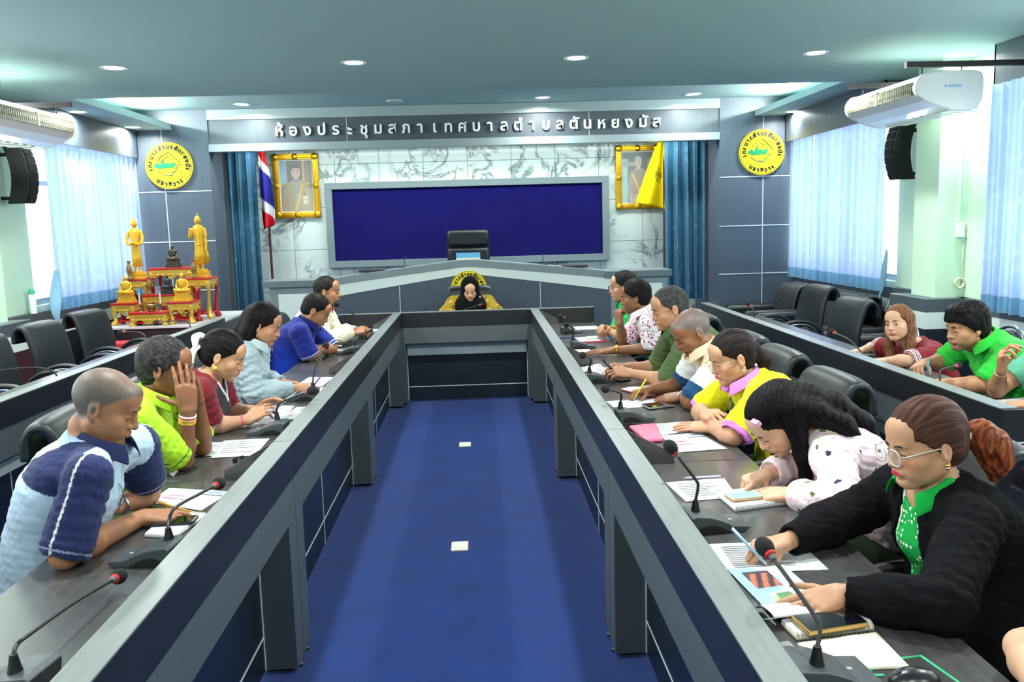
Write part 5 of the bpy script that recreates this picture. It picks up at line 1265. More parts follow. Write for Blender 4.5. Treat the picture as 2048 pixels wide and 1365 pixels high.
# ================================================================ the people
def pattern_mat(name, spots, scale, size, rough=.85, jitter=1, scale3=None, second=None):
    """attribute colour with small scattered printed motifs"""
    m = mat(name, attr=True, rough=rough, spec=.15, bump=(650, .18)); N = m.node_tree.nodes; K = m.node_tree.links; b = N['Principled BSDF']
    src = b.inputs['Base Color'].links[0].from_socket; tc = N.new('ShaderNodeTexCoord'); v = N.new('ShaderNodeTexVoronoi'); v.inputs['Scale'].default_value = scale; v.inputs['Randomness'].default_value = jitter
    mp = N.new('ShaderNodeMapping'); mp.inputs['Scale'].default_value = scale3 or (1, 1, 1); K.new(tc.outputs['Object'], mp.inputs[0])
    nz = N.new('ShaderNodeTexNoise'); nz.inputs['Scale'].default_value = scale*2.2; K.new(mp.outputs[0], nz.inputs['Vector'])
    vm = N.new('ShaderNodeVectorMath'); vm.operation = 'MULTIPLY_ADD'; vm.inputs[1].default_value = (.5/scale,)*3; K.new(nz.outputs['Color'], vm.inputs[0]); K.new(mp.outputs[0], vm.inputs[2]); K.new(vm.outputs[0], v.inputs['Vector'])
    lt = N.new('ShaderNodeMath'); lt.operation = 'LESS_THAN'; lt.inputs[1].default_value = size; K.new(v.outputs['Distance'], lt.inputs[0])
    r = N.new('ShaderNodeValToRGB'); r.color_ramp.interpolation = 'CONSTANT'; e = r.color_ramp.elements; e[0].position = 0; e[0].color = (*lin(spots[0]), 1); e[1].position = 1/len(spots); e[1].color = (*lin(spots[min(1, len(spots)-1)]), 1)
    for i, c in enumerate(spots[2:]): x = e.new((i+2)/len(spots)); x.color = (*lin(c), 1)
    sx = N.new('ShaderNodeSeparateColor'); K.new(v.outputs['Color'], sx.inputs[0]); K.new(sx.outputs[0], r.inputs[0])
    mx = N.new('ShaderNodeMix'); mx.data_type = 'RGBA'; K.new(lt.outputs[0], mx.inputs[0]); K.new(src, mx.inputs[6]); K.new(r.outputs[0], mx.inputs[7]); K.new(mx.outputs[2], b.inputs['Base Color'])
    return m
tz = lambda px, py, h=.035: onz(px, py, TZ+h)
LN = lambda c: np.array(lin(c))
def paint(C, m, c): C[m] = LN(c); return C
def sleeve_t(V, g, kx): S, e, w = g.A[kx]; return (V-S) @ unit(e-S)/np.linalg.norm(e-S)
M_gold2 = mat('gold_jewellery', (212, 168, 70), .25, metal=.9); M_silver = mat('silver_metal', (200, 204, 206), .22, metal=.95)
def watch(g, kx, t, r, face, dial=(30, 34, 40), strap=None, fr=None, size=.019):
    o, c, F_ = band_on(g, 'wrist_watch', kx, t, strap or M_silver, r, .006)
    n = unit(np.array(face, float)); F2 = frame(n); p = c+n*(r+.004)
    q = MB(); q.lathe([(0, -.006), (size, -.006), (size, .003), (size*.85, .005), (0, .005)], p, n, 18); q.build('watch_case', fr or M_silver, o, smooth=True)
    MB().lathe([(0, .0052), (size*.8, .0052), (0, .006)], p, n, 18).build('watch_dial', mat('dial_%d' % dial[0], dial, .15), o)
def bracelet(g, kx, t, r, col, w=.003, metal=0): band_on(g, 'bracelet', kx, t, mat('bracelet_%d_%d_%d' % col, col, .4, metal=metal), r, w)
def finger_ring(g, kx, col=M_gold2):
    pass
def earring(g, sx, m=M_gold2, drop=.0, r=.005):
    p = g.hl(sx*.084, -.006, -.042-drop); MB().ball(p, r, 10).build('earring', m, g.root, smooth='all')

# ---- left row -----------------------------------------------------------------------------------------------
def c_L1(V, lab, T, U, D, g):
    C = np.tile(LN((172, 196, 214)), (len(V), 1)); sl = (lab == 2) | (lab == 3) | ((T > .80) & (np.abs(U) > .085) & (D < .06)); paint(C, sl, (34, 44, 84))
    for kx, l in (('R', 2), ('L', 3)):
        S, e, w = g.A[kx]; a = unit(e-S); x = V-S; x = x-np.outer(x @ a, a); n1 = unit(np.cross(a, g.F)); side = x @ unit(np.cross(n1, a)); outw = x @ n1
        paint(C, (lab == l) & (np.abs(side+.012) < .0032) & (x @ g.RT*(1 if kx == 'R' else -1) > 0), (214, 220, 222))
        t = sleeve_t(V, g, kx); tm = t[lab == l].max() if (lab == l).any() else 0; paint(C, (lab == l) & (np.abs(t-tm+.10) < .012), (150, 160, 190))
    return C
Hd = onx(212, 812, -1.18)
L1 = person('man in light blue and navy polo writing in a notebook, nearest on the left', Hd, (6, 24, 0), 0, (-1.42, Hd[1]+.00, .53),
    {'R': dict(w=tz(283, 1036, .03), e=te(128, 2.46, TZ+.04), fd=(1, .10, -.10), bn=(0, -.25, 1), pose='relax', sh=(.06, 0, 0)), 'L': dict(sh=(.06, 0, 0), w=te(236, 2.86, TZ+.055), e=te(296, 3.02, TZ+.045), fd=(-.75, -.45, .05), bn=(.2, -.3, 1), pose='relax')},
    skin='m', vox=.0036, hair=dict(col=(84, 83, 80), buzz=.92, thin=.35, lift=.008), trousers=(44, 22, 30),
    top=dict(col=c_L1, slL=-.25, sleeve=.86, bw=1.08, belly=.05, inf=.016, fold=.0042, sw=.185, collar=dict(col=(38, 44, 80), gap=.42, h=.04), name='polo_shirt', c7=(-1.245, Hd[1]-.01, 1.045)),
    feat=dict(beard=.25, jaw=1.12, wide=1.04, nose=1.3, eyes=.25), s=1.0)
watch(L1, 'L', .93, .031, (.1, -.8, .6), dial=(60, 80, 120))
MB().tube(bez([L1.hl(.03, .02, -.13), on_cloth(L1, .80, -.01, .006), on_cloth(L1, .68, -.04, .006), on_cloth(L1, .55, -.03, .012)], 8), .002, 5).build('neck_chain', M_silver, L1.root)
def ring_logo(g, T, U, r, col, name='chest_logo'):
    c = on_cloth(g, T, U, .003); axu, lat, fwd = g.frame[:3]; pts = [c+lat*r*1.25*math.cos(a)+axu*r*math.sin(a) for a in np.linspace(0, 2*math.pi, 20)]
    pts = [np.array(g.cb.find_nearest(Vector(p))[0])+fwd*.002 for p in pts]; q = MB(); q.tube(pts, .0011, 5); q.tube([c-lat*r*.5, c-axu*r*.45, c+lat*r*.5], .0011, 5); q.ball(c+axu*r*.1, r*.22, 6); q.build(name, mat('logo_%d_%d_%d' % col, col, .6), g.root)
ring_logo(L1, .60, -.085, .014, (40, 60, 120))

lime = (160, 206, 44)
def c_L2(V, lab, T, U, D, g):
    C = np.tile(LN(lime), (len(V), 1))
    for kx, l in (('R', 2), ('L', 3)):
        S, e, w = g.A[kx]; a = unit(e-S); x = V-S; t = x @ a/np.linalg.norm(e-S); x = x-np.outer(x @ a, a); side = x @ unit(np.cross(unit(np.cross(a, g.F)), a)); tm = t[lab == l].max() if (lab == l).any() else 1
        for o in (-.010, .004): paint(C, (lab == l) & (np.abs(side-o-.02*np.sin(t*5)) < .0022), (60, 84, 40))
        paint(C, (lab == l) & (np.abs(t-tm+.12) < .009), (60, 84, 40)); paint(C, (lab == l) & (np.abs(side-.03*(np.mod(t*9, 1)-.5)) < .004) & (t > tm-.32) & (t < tm-.14), (30, 44, 40))
    return C
Hd = onx(333, 737, -1.27)
L2 = person('man in lime green polo covering his face with both hands', Hd, (2, 8, 0), 0, (-1.52, Hd[1]+.05, .53),
    {'R': dict(w=ony(376, 824, Hd[1]-.09), e=te(366, Hd[1]-.06, TZ+.04), fd=(-.04, .06, 1), bn=(.45, -.9, .0), pose='cup'), 'L': dict(w=ony(396, 806, Hd[1]+.09), e=te(404, Hd[1]+.17, TZ+.04), fd=(-.10, -.16, 1), bn=(.6, .75, .1), pose='cup')},
    skin='d', vox=.0036, hair=dict(col=(34, 32, 32), hi=(100, 98, 96), t=.012, rough=.0016, lift=-.008, nape=-.02), trousers=(30, 32, 36),
    top=dict(col=c_L2, sleeve=.80, bw=.96, belly=.01, inf=.02, fold=.005, collar=dict(col=lime, gap=.5, h=.042), name='polo_shirt', seed=5), feat=dict(nose=1.2, eyes=.25))
for t, c in ((.80, (222, 178, 60)), (.835, (214, 150, 40)), (.87, (230, 205, 120)), (.90, (190, 60, 50)), (.93, (236, 236, 230))): bracelet(L2, 'R', t, .034, c, .0035)
ti = L2.tips['R']

def c_L3(V, lab, T, U, D, g):
    C = np.tile(LN((112, 28, 38)), (len(V), 1)); paint(C, (lab == 1) & (D > .0) & (np.abs(U) < .12+.06*(T < .75)) & (T < .96), (30, 22, 32))
    for kx, l in (('R', 2), ('L', 3)):
        t = sleeve_t(V, g, kx); tm = t[lab == l].max() if (lab == l).any() else 1; paint(C, (lab == l) & (np.abs(t-tm+.05) < .02), (226, 220, 222)); paint(C, (lab == l) & (np.abs(t-tm+.13) < .014), (226, 220, 222))
    return C
Hd = onx(448, 712, -1.23)
HB = (14, 12, 14)
L3 = person('woman in maroon and black jersey with a white hair bow holding a tablet', Hd, (2, 22, 0), 2, (-1.44, Hd[1]+.02, .52),
    {'R': dict(w=te(490, Hd[1]-.02, TZ+.045), e=te(418, Hd[1]-.10, TZ+.04), fd=(.7, .45, .35), bn=(-.3, -.75, .6), pose='relax'), 'L': dict(w=te(508, Hd[1]+.14, TZ+.06), e=te(455, Hd[1]+.24, TZ+.04), fd=(.65, -.1, .45), bn=(-.3, .2, .9), pose='relax')},
    skin='f', sex='f', vox=.004, trousers=(30, 26, 34), hair=dict(col=HB, hi=(52, 46, 46), t=.014, dir='back', lift=-.004, nape=-.01, vol=[((0, -.09, -.005), (.045, .04, .045))]),
    top=dict(col=c_L3, sleeve=.78, bw=1.06, belly=.04, inf=.014, v=.075, fold=.004, name='jersey', seed=8, arm=1.08), feat=dict(wide=1.06, jaw=1.15, eyes=.25, lip=(176, 62, 66)), s=1.0)
bracelet(L3, 'R', .90, .029, (236, 84, 130), .004); earring(L3, 1, mat('heart_earring', (214, 206, 60), .3), .012, .010)
ring_logo(L3, .62, -.06, .012, (220, 210, 60)); 
mb = MB()     # white cloth bow at the back of the head
for a, b, c in (((-.01, -.10, .04), (.03, -.15, .055), (.045, -.135, .0)), ((-.005, -.10, .04), (-.03, -.16, .05), (-.03, -.15, -.03)), ((0, -.105, .03), (.04, -.14, -.02), (.05, -.12, -.10)), ((0, -.105, .03), (.0, -.15, -.04), (.01, -.145, -.11))):
    mb.tube(bez([L3.hl(*a), L3.hl(*b), L3.hl(*c)], 8), [.012+.020*math.sin(math.pi*k/16) for k in range(17)], 10, flat=.35)
mb.ball(L3.hl(0, -.105, .036), .017, 10); mb.build('hair_bow', mat('white_bow_cloth', (226, 226, 212), .8), L3.root, smooth='all')
vp = [on_cloth(L3, T, U, .003) for T, U in ((1.0, -.055), (.92, -.035), (.84, -.005), (.80, .0), (.84, .005), (.92, .035), (1.0, .055))]
MB().tube(bez(vp, 5), .006, 6, flat=.5).build('neck_trim', mat('white_trim', (222, 216, 222), .7), L3.root, smooth='all')

Hd = onx(527, 650, -1.24)
L4 = person('woman with long black hair in pale grey shirt writing with a purple pen', Hd, (0, 20, 0), 0, (-1.44, Hd[1]-.02, .53),
    {'R': dict(w=te(590, Hd[1]-.02, TZ+.04), e=te(508, Hd[1]-.17, TZ+.05), fd=(.9, .25, -.05), bn=(0, -.5, .8), pose='pen'), 'L': dict(w=te(566, Hd[1]+.16, TZ+.045), e=te(520, Hd[1]+.25, TZ+.05), fd=(.9, -.1, -.1), bn=(0, .1, 1), pose='relax')},
    skin='l', sex='f', vox=.0045, trousers=(40, 44, 54), hair=dict(col=(16, 12, 13), hi=(52, 42, 40), t=.016, dir='down', lift=-.012, long=[[((-.045, -.05, .04), .055), ((-.06, -.07, -.06), .05), ((-.06, -.09, -.16), .05), ((-.05, -.10, -.24), .03)],
       [((.045, -.05, .04), .055), ((.06, -.06, -.06), .048), ((.062, -.05, -.15), .042), ((.06, .0, -.24), .03), ((.05, .05, -.32), .014)], [((0, -.08, .02), .06), ((0, -.11, -.1), .06), ((0, -.12, -.22), .05)]]),
    top=dict(col=(158, 176, 182), sleeve=1.86, bw=1.05, inf=.018, v=.05, fold=.006, name='shirt', seed=12, collar=dict(col=(166, 184, 190), gap=.5, h=.04), arm=1.05), feat=dict(wide=1.05, jaw=1.08, eyes=.3, lip=(190, 84, 84)))

def c_L5(V, lab, T, U, D, g):
    k = np.clip((T-.15)/.6, 0, 1)[:, None]; C = LN((26, 66, 196))*(1-k)+LN((24, 34, 110))*k; C[(lab > 1)] = LN((30, 44, 128))
    for kx, l in (('R', 2), ('L', 3)):
        t = sleeve_t(V, g, kx); tm = t[lab == l].max() if (lab == l).any() else 1
        for o in (.04, .13): paint(C, (lab == l) & (np.abs(t-tm+o) < .018), (196, 204, 220))
    return C
Hd = onx(632, 622, -1.20)
L5 = person('man in royal blue polo bowing his head with folded arms', Hd, (4, 32, 0), 0, (-1.46, Hd[1]-.04, .53),
    {'R': dict(w=te(652, Hd[1]+.10, TZ+.06), e=te(620, Hd[1]-.16, TZ+.045), fd=(.4, .75, .3), bn=(.5, -.4, .7), pose='relax'), 'L': dict(w=te(636, Hd[1]-.06, TZ+.08), e=te(664, Hd[1]+.14, TZ+.045), fd=(-.5, -.6, .25), bn=(.4, -.4, .8), pose='relax')},
    skin='m', vox=.0048, trousers=(28, 30, 40), hair=dict(col=(20, 18, 18), hi=(60, 56, 54), t=.007, rough=.001, lift=.0, nape=.012), top=dict(col=c_L5, sleeve=.84, bw=1.04, belly=.03, inf=.016, collar=dict(col=(24, 34, 96), gap=.42, h=.04), name='polo_shirt', seed=15), feat=dict(wide=1.03, nose=1.1, eyes=.25))
Hd = onx(655, 583, -1.24)
def c_L6(V, lab, T, U, D, g): return np.tile(LN((226, 224, 196)), (len(V), 1))
L6 = person('man in cream jacket speaking into a lit microphone at the far left', Hd, (-4, 4, 0), -2, (-1.42, Hd[1]+.02, .54),
    {'R': dict(w=te(704, Hd[1]-.02, TZ+.09), e=te(648, Hd[1]-.20, TZ+.06), fd=(.85, .15, .2), bn=(-.1, -.7, .7), pose='grip'), 'L': dict(w=te(712, Hd[1]+.10, TZ+.09), e=te(672, Hd[1]+.22, TZ+.06), fd=(.9, -.25, .1), bn=(0, .4, .9), pose='grip')},
    skin='m', vox=.0048, trousers=(34, 34, 40), hair=dict(col=(22, 20, 20), hi=(70, 66, 62), t=.007, rough=.0012, nape=.014, lift=.002), top=dict(col=c_L6, sleeve=1.92, bw=1.0, inf=.024, v=.11, open=.035, open_t=.3, fold=.006, name='jacket', seed=17, collar=dict(col=(220, 216, 190), gap=.55, h=.035),
    inner=dict(col=lambda V, lab, T, U, D, g: paint(np.tile(LN((16, 96, 72)), (len(V), 1)), np.abs(U-.035) < .005, (226, 206, 40)), sleeve=.3, inf=.006, v=.03, name='green_shirt', collar=dict(col=(120, 24, 34), gap=.4, h=.04))), feat=dict(eyes=.6, nose=1.15, lip=(150, 90, 84)))

# ---- person at the cross table -----------------------------------------------------------------------------------
def c_K(V, lab, T, U, D, g): return np.tile(LN((160, 134, 44)), (len(V), 1))
Hd = ony(940, 578, 8.98)
K1 = person('person in a black headscarf and mustard patterned blouse looking down at the cross table', Hd, (270, 26, 0), 270, (Hd[0], 9.38, .50),
    {'R': dict(w=(Hd[0]-.13, 8.78, TZ+.04), e=(Hd[0]-.27, 8.98, TZ+.05), fd=(.5, -.6, 0), pose='relax'), 'L': dict(w=(Hd[0]+.13, 8.78, TZ+.04), e=(Hd[0]+.27, 8.98, TZ+.05), fd=(-.5, -.6, 0), pose='relax')},
    skin='p', sex='f', vox=.0048, trousers=(40, 36, 30), top=dict(col=c_K, sleeve=1.85, inf=.02, v=0, fold=.005, name='blouse', mat=pattern_mat('mustard_print', [(196, 176, 90), (120, 90, 24), (206, 190, 120)], 26, .30), sw=.18), feat=dict(eyes=.3, lip=(186, 76, 80)), hair=None)
v = Vol(K1.H-.42, K1.H+.25, .0052); R_ = K1.Rh; hl = K1.hl        # headscarf
v.ell(hl(0, -.022, .022), (.096, .114, .100), R_, .02, 1); v.ell(hl(0, -.035, -.05), (.082, .085, .09), R_, .04, 1); v.cone(hl(0, -.01, -.06), K1.C7+K1.F*.05+V3(0, 0, -.03), .085, .12, .05, 1)
v.ell(K1.C7+K1.F*.06+V3(0, 0, -.07), (.165, .135, .10), None, .06, 1); v.ell(K1.C7+K1.F*.12+V3(0, 0, -.16), (.135, .07, .14), None, .05, 1)
v.ell(hl(0, .095, -.030), (.066, .085, .073), R_, .010, 1, '-')
V_, F_, l_ = v.mesh(); V_ = smooth(V_, F_, 2); V_[:, 1] += .004*np.sin(V_[:, 0]*60+V_[:, 2]*40); vmesh('headscarf', V_, F_, mat('black_headscarf', (7, 7, 9), .85, spec=.15, bump=(300, .2)), K1.root)
MB().ball(K1.C7+K1.F*.155+V3(.10, 0, .01), .009, 8).build('brooch', M_silver, K1.root)

# ---- right row ---------------------------------------------------------------------------------------------------
Hd = onx(1848, 888, 1.17)
def c_R1i(V, lab, T, U, D, g):
    C = np.tile(LN((18, 150, 66)), (len(V), 1)); paint(C, (U > .045) & (U < .055), (226, 232, 226)); paint(C, (U > .06) & (U < .066), (20, 50, 60)); paint(C, (U > .072) & (U < .086), (226, 232, 226)); return C
R1 = person('woman in black cardigan over green polo with clear glasses and reddish ponytail', Hd, (186, 10, 0), 180, (1.36, Hd[1]+.02, .53),
    {'L': dict(w=tz(1690, 1190, .045), e=te(1885, 1.86, TZ+.055), fd=(-.9, -.25, -.12), bn=(.1, -.35, .9), pose='flat'), 'R': dict(w=tz(1572, 1085, .045), e=te(1715, 2.48, TZ+.07), fd=(-.9, -.1, -.12), bn=(0, -.15, 1), pose='pen')},
    skin='f', sex='f', vox=.0034, trousers=(26, 26, 30), hair=dict(col=(58, 36, 30), hi=(118, 86, 70), t=.014, dir='back', fr=34, lift=-.004, nape=-.012, long=[[((0, -.10, .015), .034), ((0, -.120, .003), .020)]], facecut=0, sfx=300, sfy=60),
    top=dict(col=(15, 16, 19), sleeve=1.90, bw=1.10, belly=.08, inf=.022, v=.13, open=.10, open_t=.10, fold=.005, name='cardigan', mat=M_knit, neckr=.075, arm=1.08, seed=21, c7=(1.235, Hd[1]+.02, Hd[2]-.125), sw=.175,
    inner=dict(col=c_R1i, sleeve=.35, inf=.010, v=.10, name='polo_shirt', collar=dict(col=(16, 158, 62), gap=.95, h=.038), fold=.003, seed=22, arm=1.08, belly=.08, bw=1.1, mat=pattern_mat('green_print', [(224, 232, 200), (226, 236, 214), (18, 150, 66)], 62, .33, jitter=.35))),
    glasses=dict(col=(206, 206, 200), w=.027, h=.023, r=.0019, sq=2.4, metal=.1), feat=dict(wide=1.05, jaw=1.18, eyes=.35, lip=(206, 44, 66), nose=.9), s=1.0)
MB().tube([R1.hl(.02*math.cos(a), -.120+.006*math.sin(a), .004+.02*math.sin(a)) for a in np.linspace(0, 2*math.pi, 17)], .009, 8, cap=False).build('hair_tie', mat('cream_scrunchie', (226, 222, 190), .6), R1.root, smooth='all')
v = Vol(R1.H-.34, R1.H+.28, .004)
v.chain([R1.hl(*p) for p in ((-.002, -.122, .002), (-.004, -.165, -.012), (-.006, -.195, -.05), (-.006, -.205, -.10), (-.004, -.195, -.145))], [r*R1.hs for r in (.017, .040, .046, .040, .016)], .02, 2)
Lr = [((np.meshgrid(*v.ax, indexing='ij', sparse=True)[0]-R1.H[0])*R1.Rh[0, i]+(np.meshgrid(*v.ax, indexing='ij', sparse=True)[1]-R1.H[1])*R1.Rh[1, i]+(np.meshgrid(*v.ax, indexing='ij', sparse=True)[2]-R1.H[2])*R1.Rh[2, i]) for i in range(3)]
v.D = (v.D+.0022*np.sin(Lr[0]*330+Lr[1]*120)).astype(f32); V_, F_, l_ = v.mesh(); Lc = (V_-R1.H) @ R1.Rh
vmesh('ponytail', smooth(V_, F_, 1), F_, hair_mat('hair_reddish', (84, 38, 22), (168, 92, 56)), R1.root, np.stack([Lc[:, 0]*190, Lc[:, 1]*60+Lc[:, 2]*20, Lc[:, 2]*9], 1))
earring(R1, -1, M_gold2, .0, .006); earring(R1, -1, M_silver, .008, .005)
for T in (.86, .76): MB().ball(on_cloth(R1, T, 0, .002), .006, 8).build('shirt_button', mat('grey_button', (150, 160, 160), .3), R1.root) if False else None

Hd = onx(1553, 842, 1.02)
pk = (236, 214, 216)
def c_R2(V, lab, T, U, D, g):
    C = np.tile(LN(pk), (len(V), 1)); st = np.sin((U if True else 0)*260); paint(C, (st > .75) & (lab == 1), (228, 198, 202)); return C
R2 = person('woman in pink floral blouse with long black hair bending over her phone', Hd, (190, 44, 0), 180, (1.42, Hd[1]-.02, .53),
    {'L': dict(w=tz(1585, 990, .035), e=te(1695, 2.60, TZ+.045), fd=(-.85, .30, -.1), bn=(0, -.3, .9), pose='relax'), 'R': dict(w=tz(1535, 950, .045), e=te(1625, 3.10, TZ+.06), fd=(-.85, -.4, -.1), bn=(-.1, -.1, 1), pose='point')},
    skin='p', sex='f', vox=.0036, trousers=(46, 60, 40), hair=dict(col=(10, 9, 11), hi=(44, 40, 42), t=.015, dir='down', fr=190, lift=-.008, long=[[((-.05, -.04, .03), .06), ((-.072, -.02, -.05), .038), (-.045, -.075, -.20, 'w'), (-.02, -.075, -.30, 'w')] if False else
       [((-.05, -.04, .03), .055), ((-.072, -.015, -.04), .034), ((-.083, .035, -.12), .030), ((-.085, .085, -.19), .020), ((-.083, .12, -.24), .008)], [((.05, -.04, .03), .055), ((.07, -.01, -.05), .034), ((.08, .05, -.13), .030), ((.08, .10, -.2), .012)],
       [((0, -.07, .05), .07), ((.11, 0, .065, 0), .062), ((.20, 0, .04, 0), .055), ((.29, -.02, -.02, 0), .045), ((.36, -.03, -.11, 0), .018)], [((-.05, -.06, .02), .05), ((.11, -.07, .04, 0), .042), ((.20, -.085, -.005, 0), .038), ((.27, -.095, -.08, 0), .016)]]),
    top=dict(col=c_R2, sleeve=1.86, puff=.016, bw=1.0, inf=.02, v=.02, fold=.006, name='blouse', seed=25, mat=pattern_mat('pink_print', [(236, 206, 90), (70, 74, 130), (222, 90, 110), (90, 100, 60), (60, 60, 90)], 17, .17), c7=(1.175, Hd[1]+.0, Hd[2]-.045)), feat=dict(eyes=.25, lip=(206, 110, 110)))
MB().box((-.022, -.009, -.010), (.022, .009, .010), R=R2.Rh, c=R2.hl(-.055, .07, .085)).build('hair_clip', mat('pink_clip', (232, 160, 196), .35), R2.root, bevel=.004)
watch(R2, 'L', .93, .029, (-.35, -.65, .65), dial=(30, 30, 44), strap=mat('pink_strap', (214, 176, 160), .5), fr=mat('rose_gold', (214, 176, 160), .3, metal=.6), size=.021)

Hd = onx(1463, 716, 1.11)
yl = (208, 206, 22)
def c_R3(V, lab, T, U, D, g):
    C = np.tile(LN(yl), (len(V), 1)); n = noise(V, 40, 3); gr = np.clip((.33-T)/.15, 0, 1)[:, None]; C = C*(1-gr)+LN((70, 130, 26))*(.75+.4*n[:, None])*gr; C = np.clip(C, .002, 1)
    for kx, l in (('R', 2), ('L', 3)):
        t = sleeve_t(V, g, kx); tm = t[lab == l].max() if (lab == l).any() else 1; paint(C, (lab == l) & (t > tm-.13), (206, 122, 206))
    return C
R3 = person('woman in yellow blouse with mauve collar and cuffs, thin glasses and a ponytail', Hd, (186, 18, 0), 184, (1.46, Hd[1]+.02, .53),
    {'L': dict(w=te(1424, Hd[1]-.06, TZ+.035), e=te(1468, Hd[1]-.24, TZ+.04), fd=(-.7, .45, -.05), bn=(0, -.3, .95), pose='flat'), 'R': dict(w=te(1412, Hd[1]+.02, TZ+.075), e=te(1400, Hd[1]+.22, TZ+.045), fd=(.1, -.8, .15), bn=(-.5, -.2, .8), pose='pen')},
    skin='f', sex='f', vox=.004, trousers=(40, 84, 30), hair=dict(col=(22, 18, 18), hi=(72, 60, 54), t=.012, dir='back', lift=.0, nape=-.008, long=[[((0, -.09, .03), .03), ((0, -.12, .01), .018)], [((0, -.12, .005), .02), ((-.01, -.14, -.06), .028), ((-.01, -.13, -.14), .022), ((0, -.12, -.2), .01)]], facecut=0),
    top=dict(col=c_R3, sleeve=.84, bw=1.10, belly=.05, inf=.016, v=.05, fold=.004, name='blouse', seed=31, arm=1.14, collar=dict(col=(206, 122, 206), gap=.6, h=.036)), glasses=dict(col=(150, 140, 130), w=.025, h=.021, r=.0010, sq=2.2, metal=.7), feat=dict(wide=1.08, jaw=1.2, eyes=.3, lip=(200, 56, 66)))
earring(R3, -1, M_silver, .010, .006); MB().ball(R3.hl(0, -.118, .012), (.016, .012, .016), 10).build('hair_tie', mat('yellow_tie', (226, 206, 50), .6), R3.root)
mb = MB()
for k in range(8): p = on_cloth(R3, .62-.035*k, -.055+.004*math.sin(k), .002); mb.tube([p+R3.frame[0]*.009, p+R3.frame[1]*.008, p-R3.frame[0]*.009, p-R3.frame[1]*.006], .0022, 5)
mb.build('dark_embroidery', mat('dark_thread', (60, 70, 20), .8), R3.root)
bw = [R3.frame[4]+R3.F*.07-V3(0, 0, .055)+d for d in (V3(0, .03, .01), V3(0, 0, 0), V3(0, -.03, .01))]; MB().tube(bez(bw, 5), [.013]*4+[.008]*3+[.013]*4, 8).build('neck_bow', mat('mauve_bow', (206, 122, 206), .7), R3.root, smooth='all')

Hd = onx(1384, 664, 1.09)
def c_R4(V, lab, T, U, D, g):
    C = np.tile(LN((222, 224, 220)), (len(V), 1)); paint(C, (T > .86) & (lab == 1), (206, 184, 152)); paint(C, (lab == 1) & (T < .46), (26, 62, 96))
    for kx, l in (('R', 2), ('L', 3)):
        t = sleeve_t(V, g, kx); tm = t[lab == l].max() if (lab == l).any() else 1; paint(C, (lab == l) & (t > tm-.36), (24, 66, 104)); paint(C, (lab == l) & (t < .22), (206, 184, 152))
    return C
R4 = person('balding man in white, tan and navy polo writing with a yellow pen', Hd, (186, 30, 0), 182, (1.44, Hd[1]+.02, .53),
    {'L': dict(w=te(1366, Hd[1]-.02, TZ+.04), e=te(1384, Hd[1]-.20, TZ+.045), fd=(-.75, .2, -.15), bn=(0, -.3, .95), pose='relax'), 'R': dict(w=te(1302, Hd[1]+.16, TZ+.045), e=te(1368, Hd[1]+.25, TZ+.05), fd=(-.9, -.2, -.1), bn=(-.1, .2, .9), pose='pen')},
    skin='d', vox=.0044, trousers=(30, 34, 44), hair=dict(col=(96, 92, 90), buzz=.88, thin=.55, lift=.012), top=dict(col=c_R4, sleeve=.84, bw=1.05, belly=.05, inf=.018, v=.04, collar=dict(col=(206, 184, 152), gap=.4, h=.042), name='polo_shirt', seed=35), feat=dict(beard=.2, wide=1.04, nose=1.2, eyes=.25))
watch(R4, 'L', .92, .030, (0, -.7, .7), dial=(50, 50, 50))
Hd = onx(1338, 618, 1.09)
R5 = person('man in olive shirt and glasses holding a phone, third from the far end', Hd, (184, 14, 0), 180, (1.42, Hd[1], .53),
    {'L': dict(w=te(1264, Hd[1]+.04, TZ+.06), e=te(1338, Hd[1]-.16, TZ+.045), fd=(-.9, .1, .15), bn=(.2, -.6, .8), pose='hold'), 'R': dict(w=te(1254, Hd[1]+.22, TZ+.07), e=te(1318, Hd[1]+.26, TZ+.05), fd=(-.9, -.1, .1), bn=(0, .3, .9), pose='pen')},
    skin='l', vox=.0046, trousers=(34, 36, 34), hair=dict(col=(44, 44, 44), hi=(104, 104, 104), t=.010, rough=.0012, lift=.0, nape=.0), top=dict(col=(74, 92, 56), sleeve=.90, bw=1.10, belly=.06, inf=.02, collar=dict(col=(70, 88, 54), gap=.4, h=.04), name='shirt', seed=41, fold=.005), glasses=dict(col=(110, 100, 90), r=.0012, metal=.6), feat=dict(wide=1.08, jaw=1.15, eyes=.3, nose=1.0))
Hd = onx(1270, 594, 1.12)
R6 = person('man in white and red floral shirt resting his chin on his hand', Hd, (166, 8, 0), 178, (1.44, Hd[1], .53),
    {'L': dict(w=te(1226, Hd[1]-.14, TZ+.04), e=te(1304, Hd[1]-.20, TZ+.05), fd=(-.95, -.15, -.05), bn=(0, -.2, 1), pose='flat'), 'R': dict(w=ony(1240, 650, Hd[1]+.06), e=te(1248, Hd[1]+.12, TZ+.04), fd=(-.1, .2, .95), bn=(-.8, -.5, .2), pose='fist')},
    skin='d', vox=.005, trousers=(40, 40, 44), hair=dict(col=(18, 16, 18), hi=(52, 46, 46), t=.014, rough=.0012, lift=-.006, nape=-.012), top=dict(col=(226, 220, 222), sleeve=.80, bw=1.0, inf=.018, collar=dict(col=(222, 206, 210), gap=.4, h=.04), name='floral_shirt', seed=45, mat=pattern_mat('floral_print', [(176, 40, 84), (150, 30, 70), (206, 96, 128), (120, 60, 90)], 52, .36)), feat=dict(nose=1.2, eyes=.4))
watch(R6, 'L', .9, .029, (-.2, -.6, .75), dial=(190, 160, 60), strap=M_gold2, fr=M_gold2, size=.015)
Hd = onx(1246, 574, 1.14)
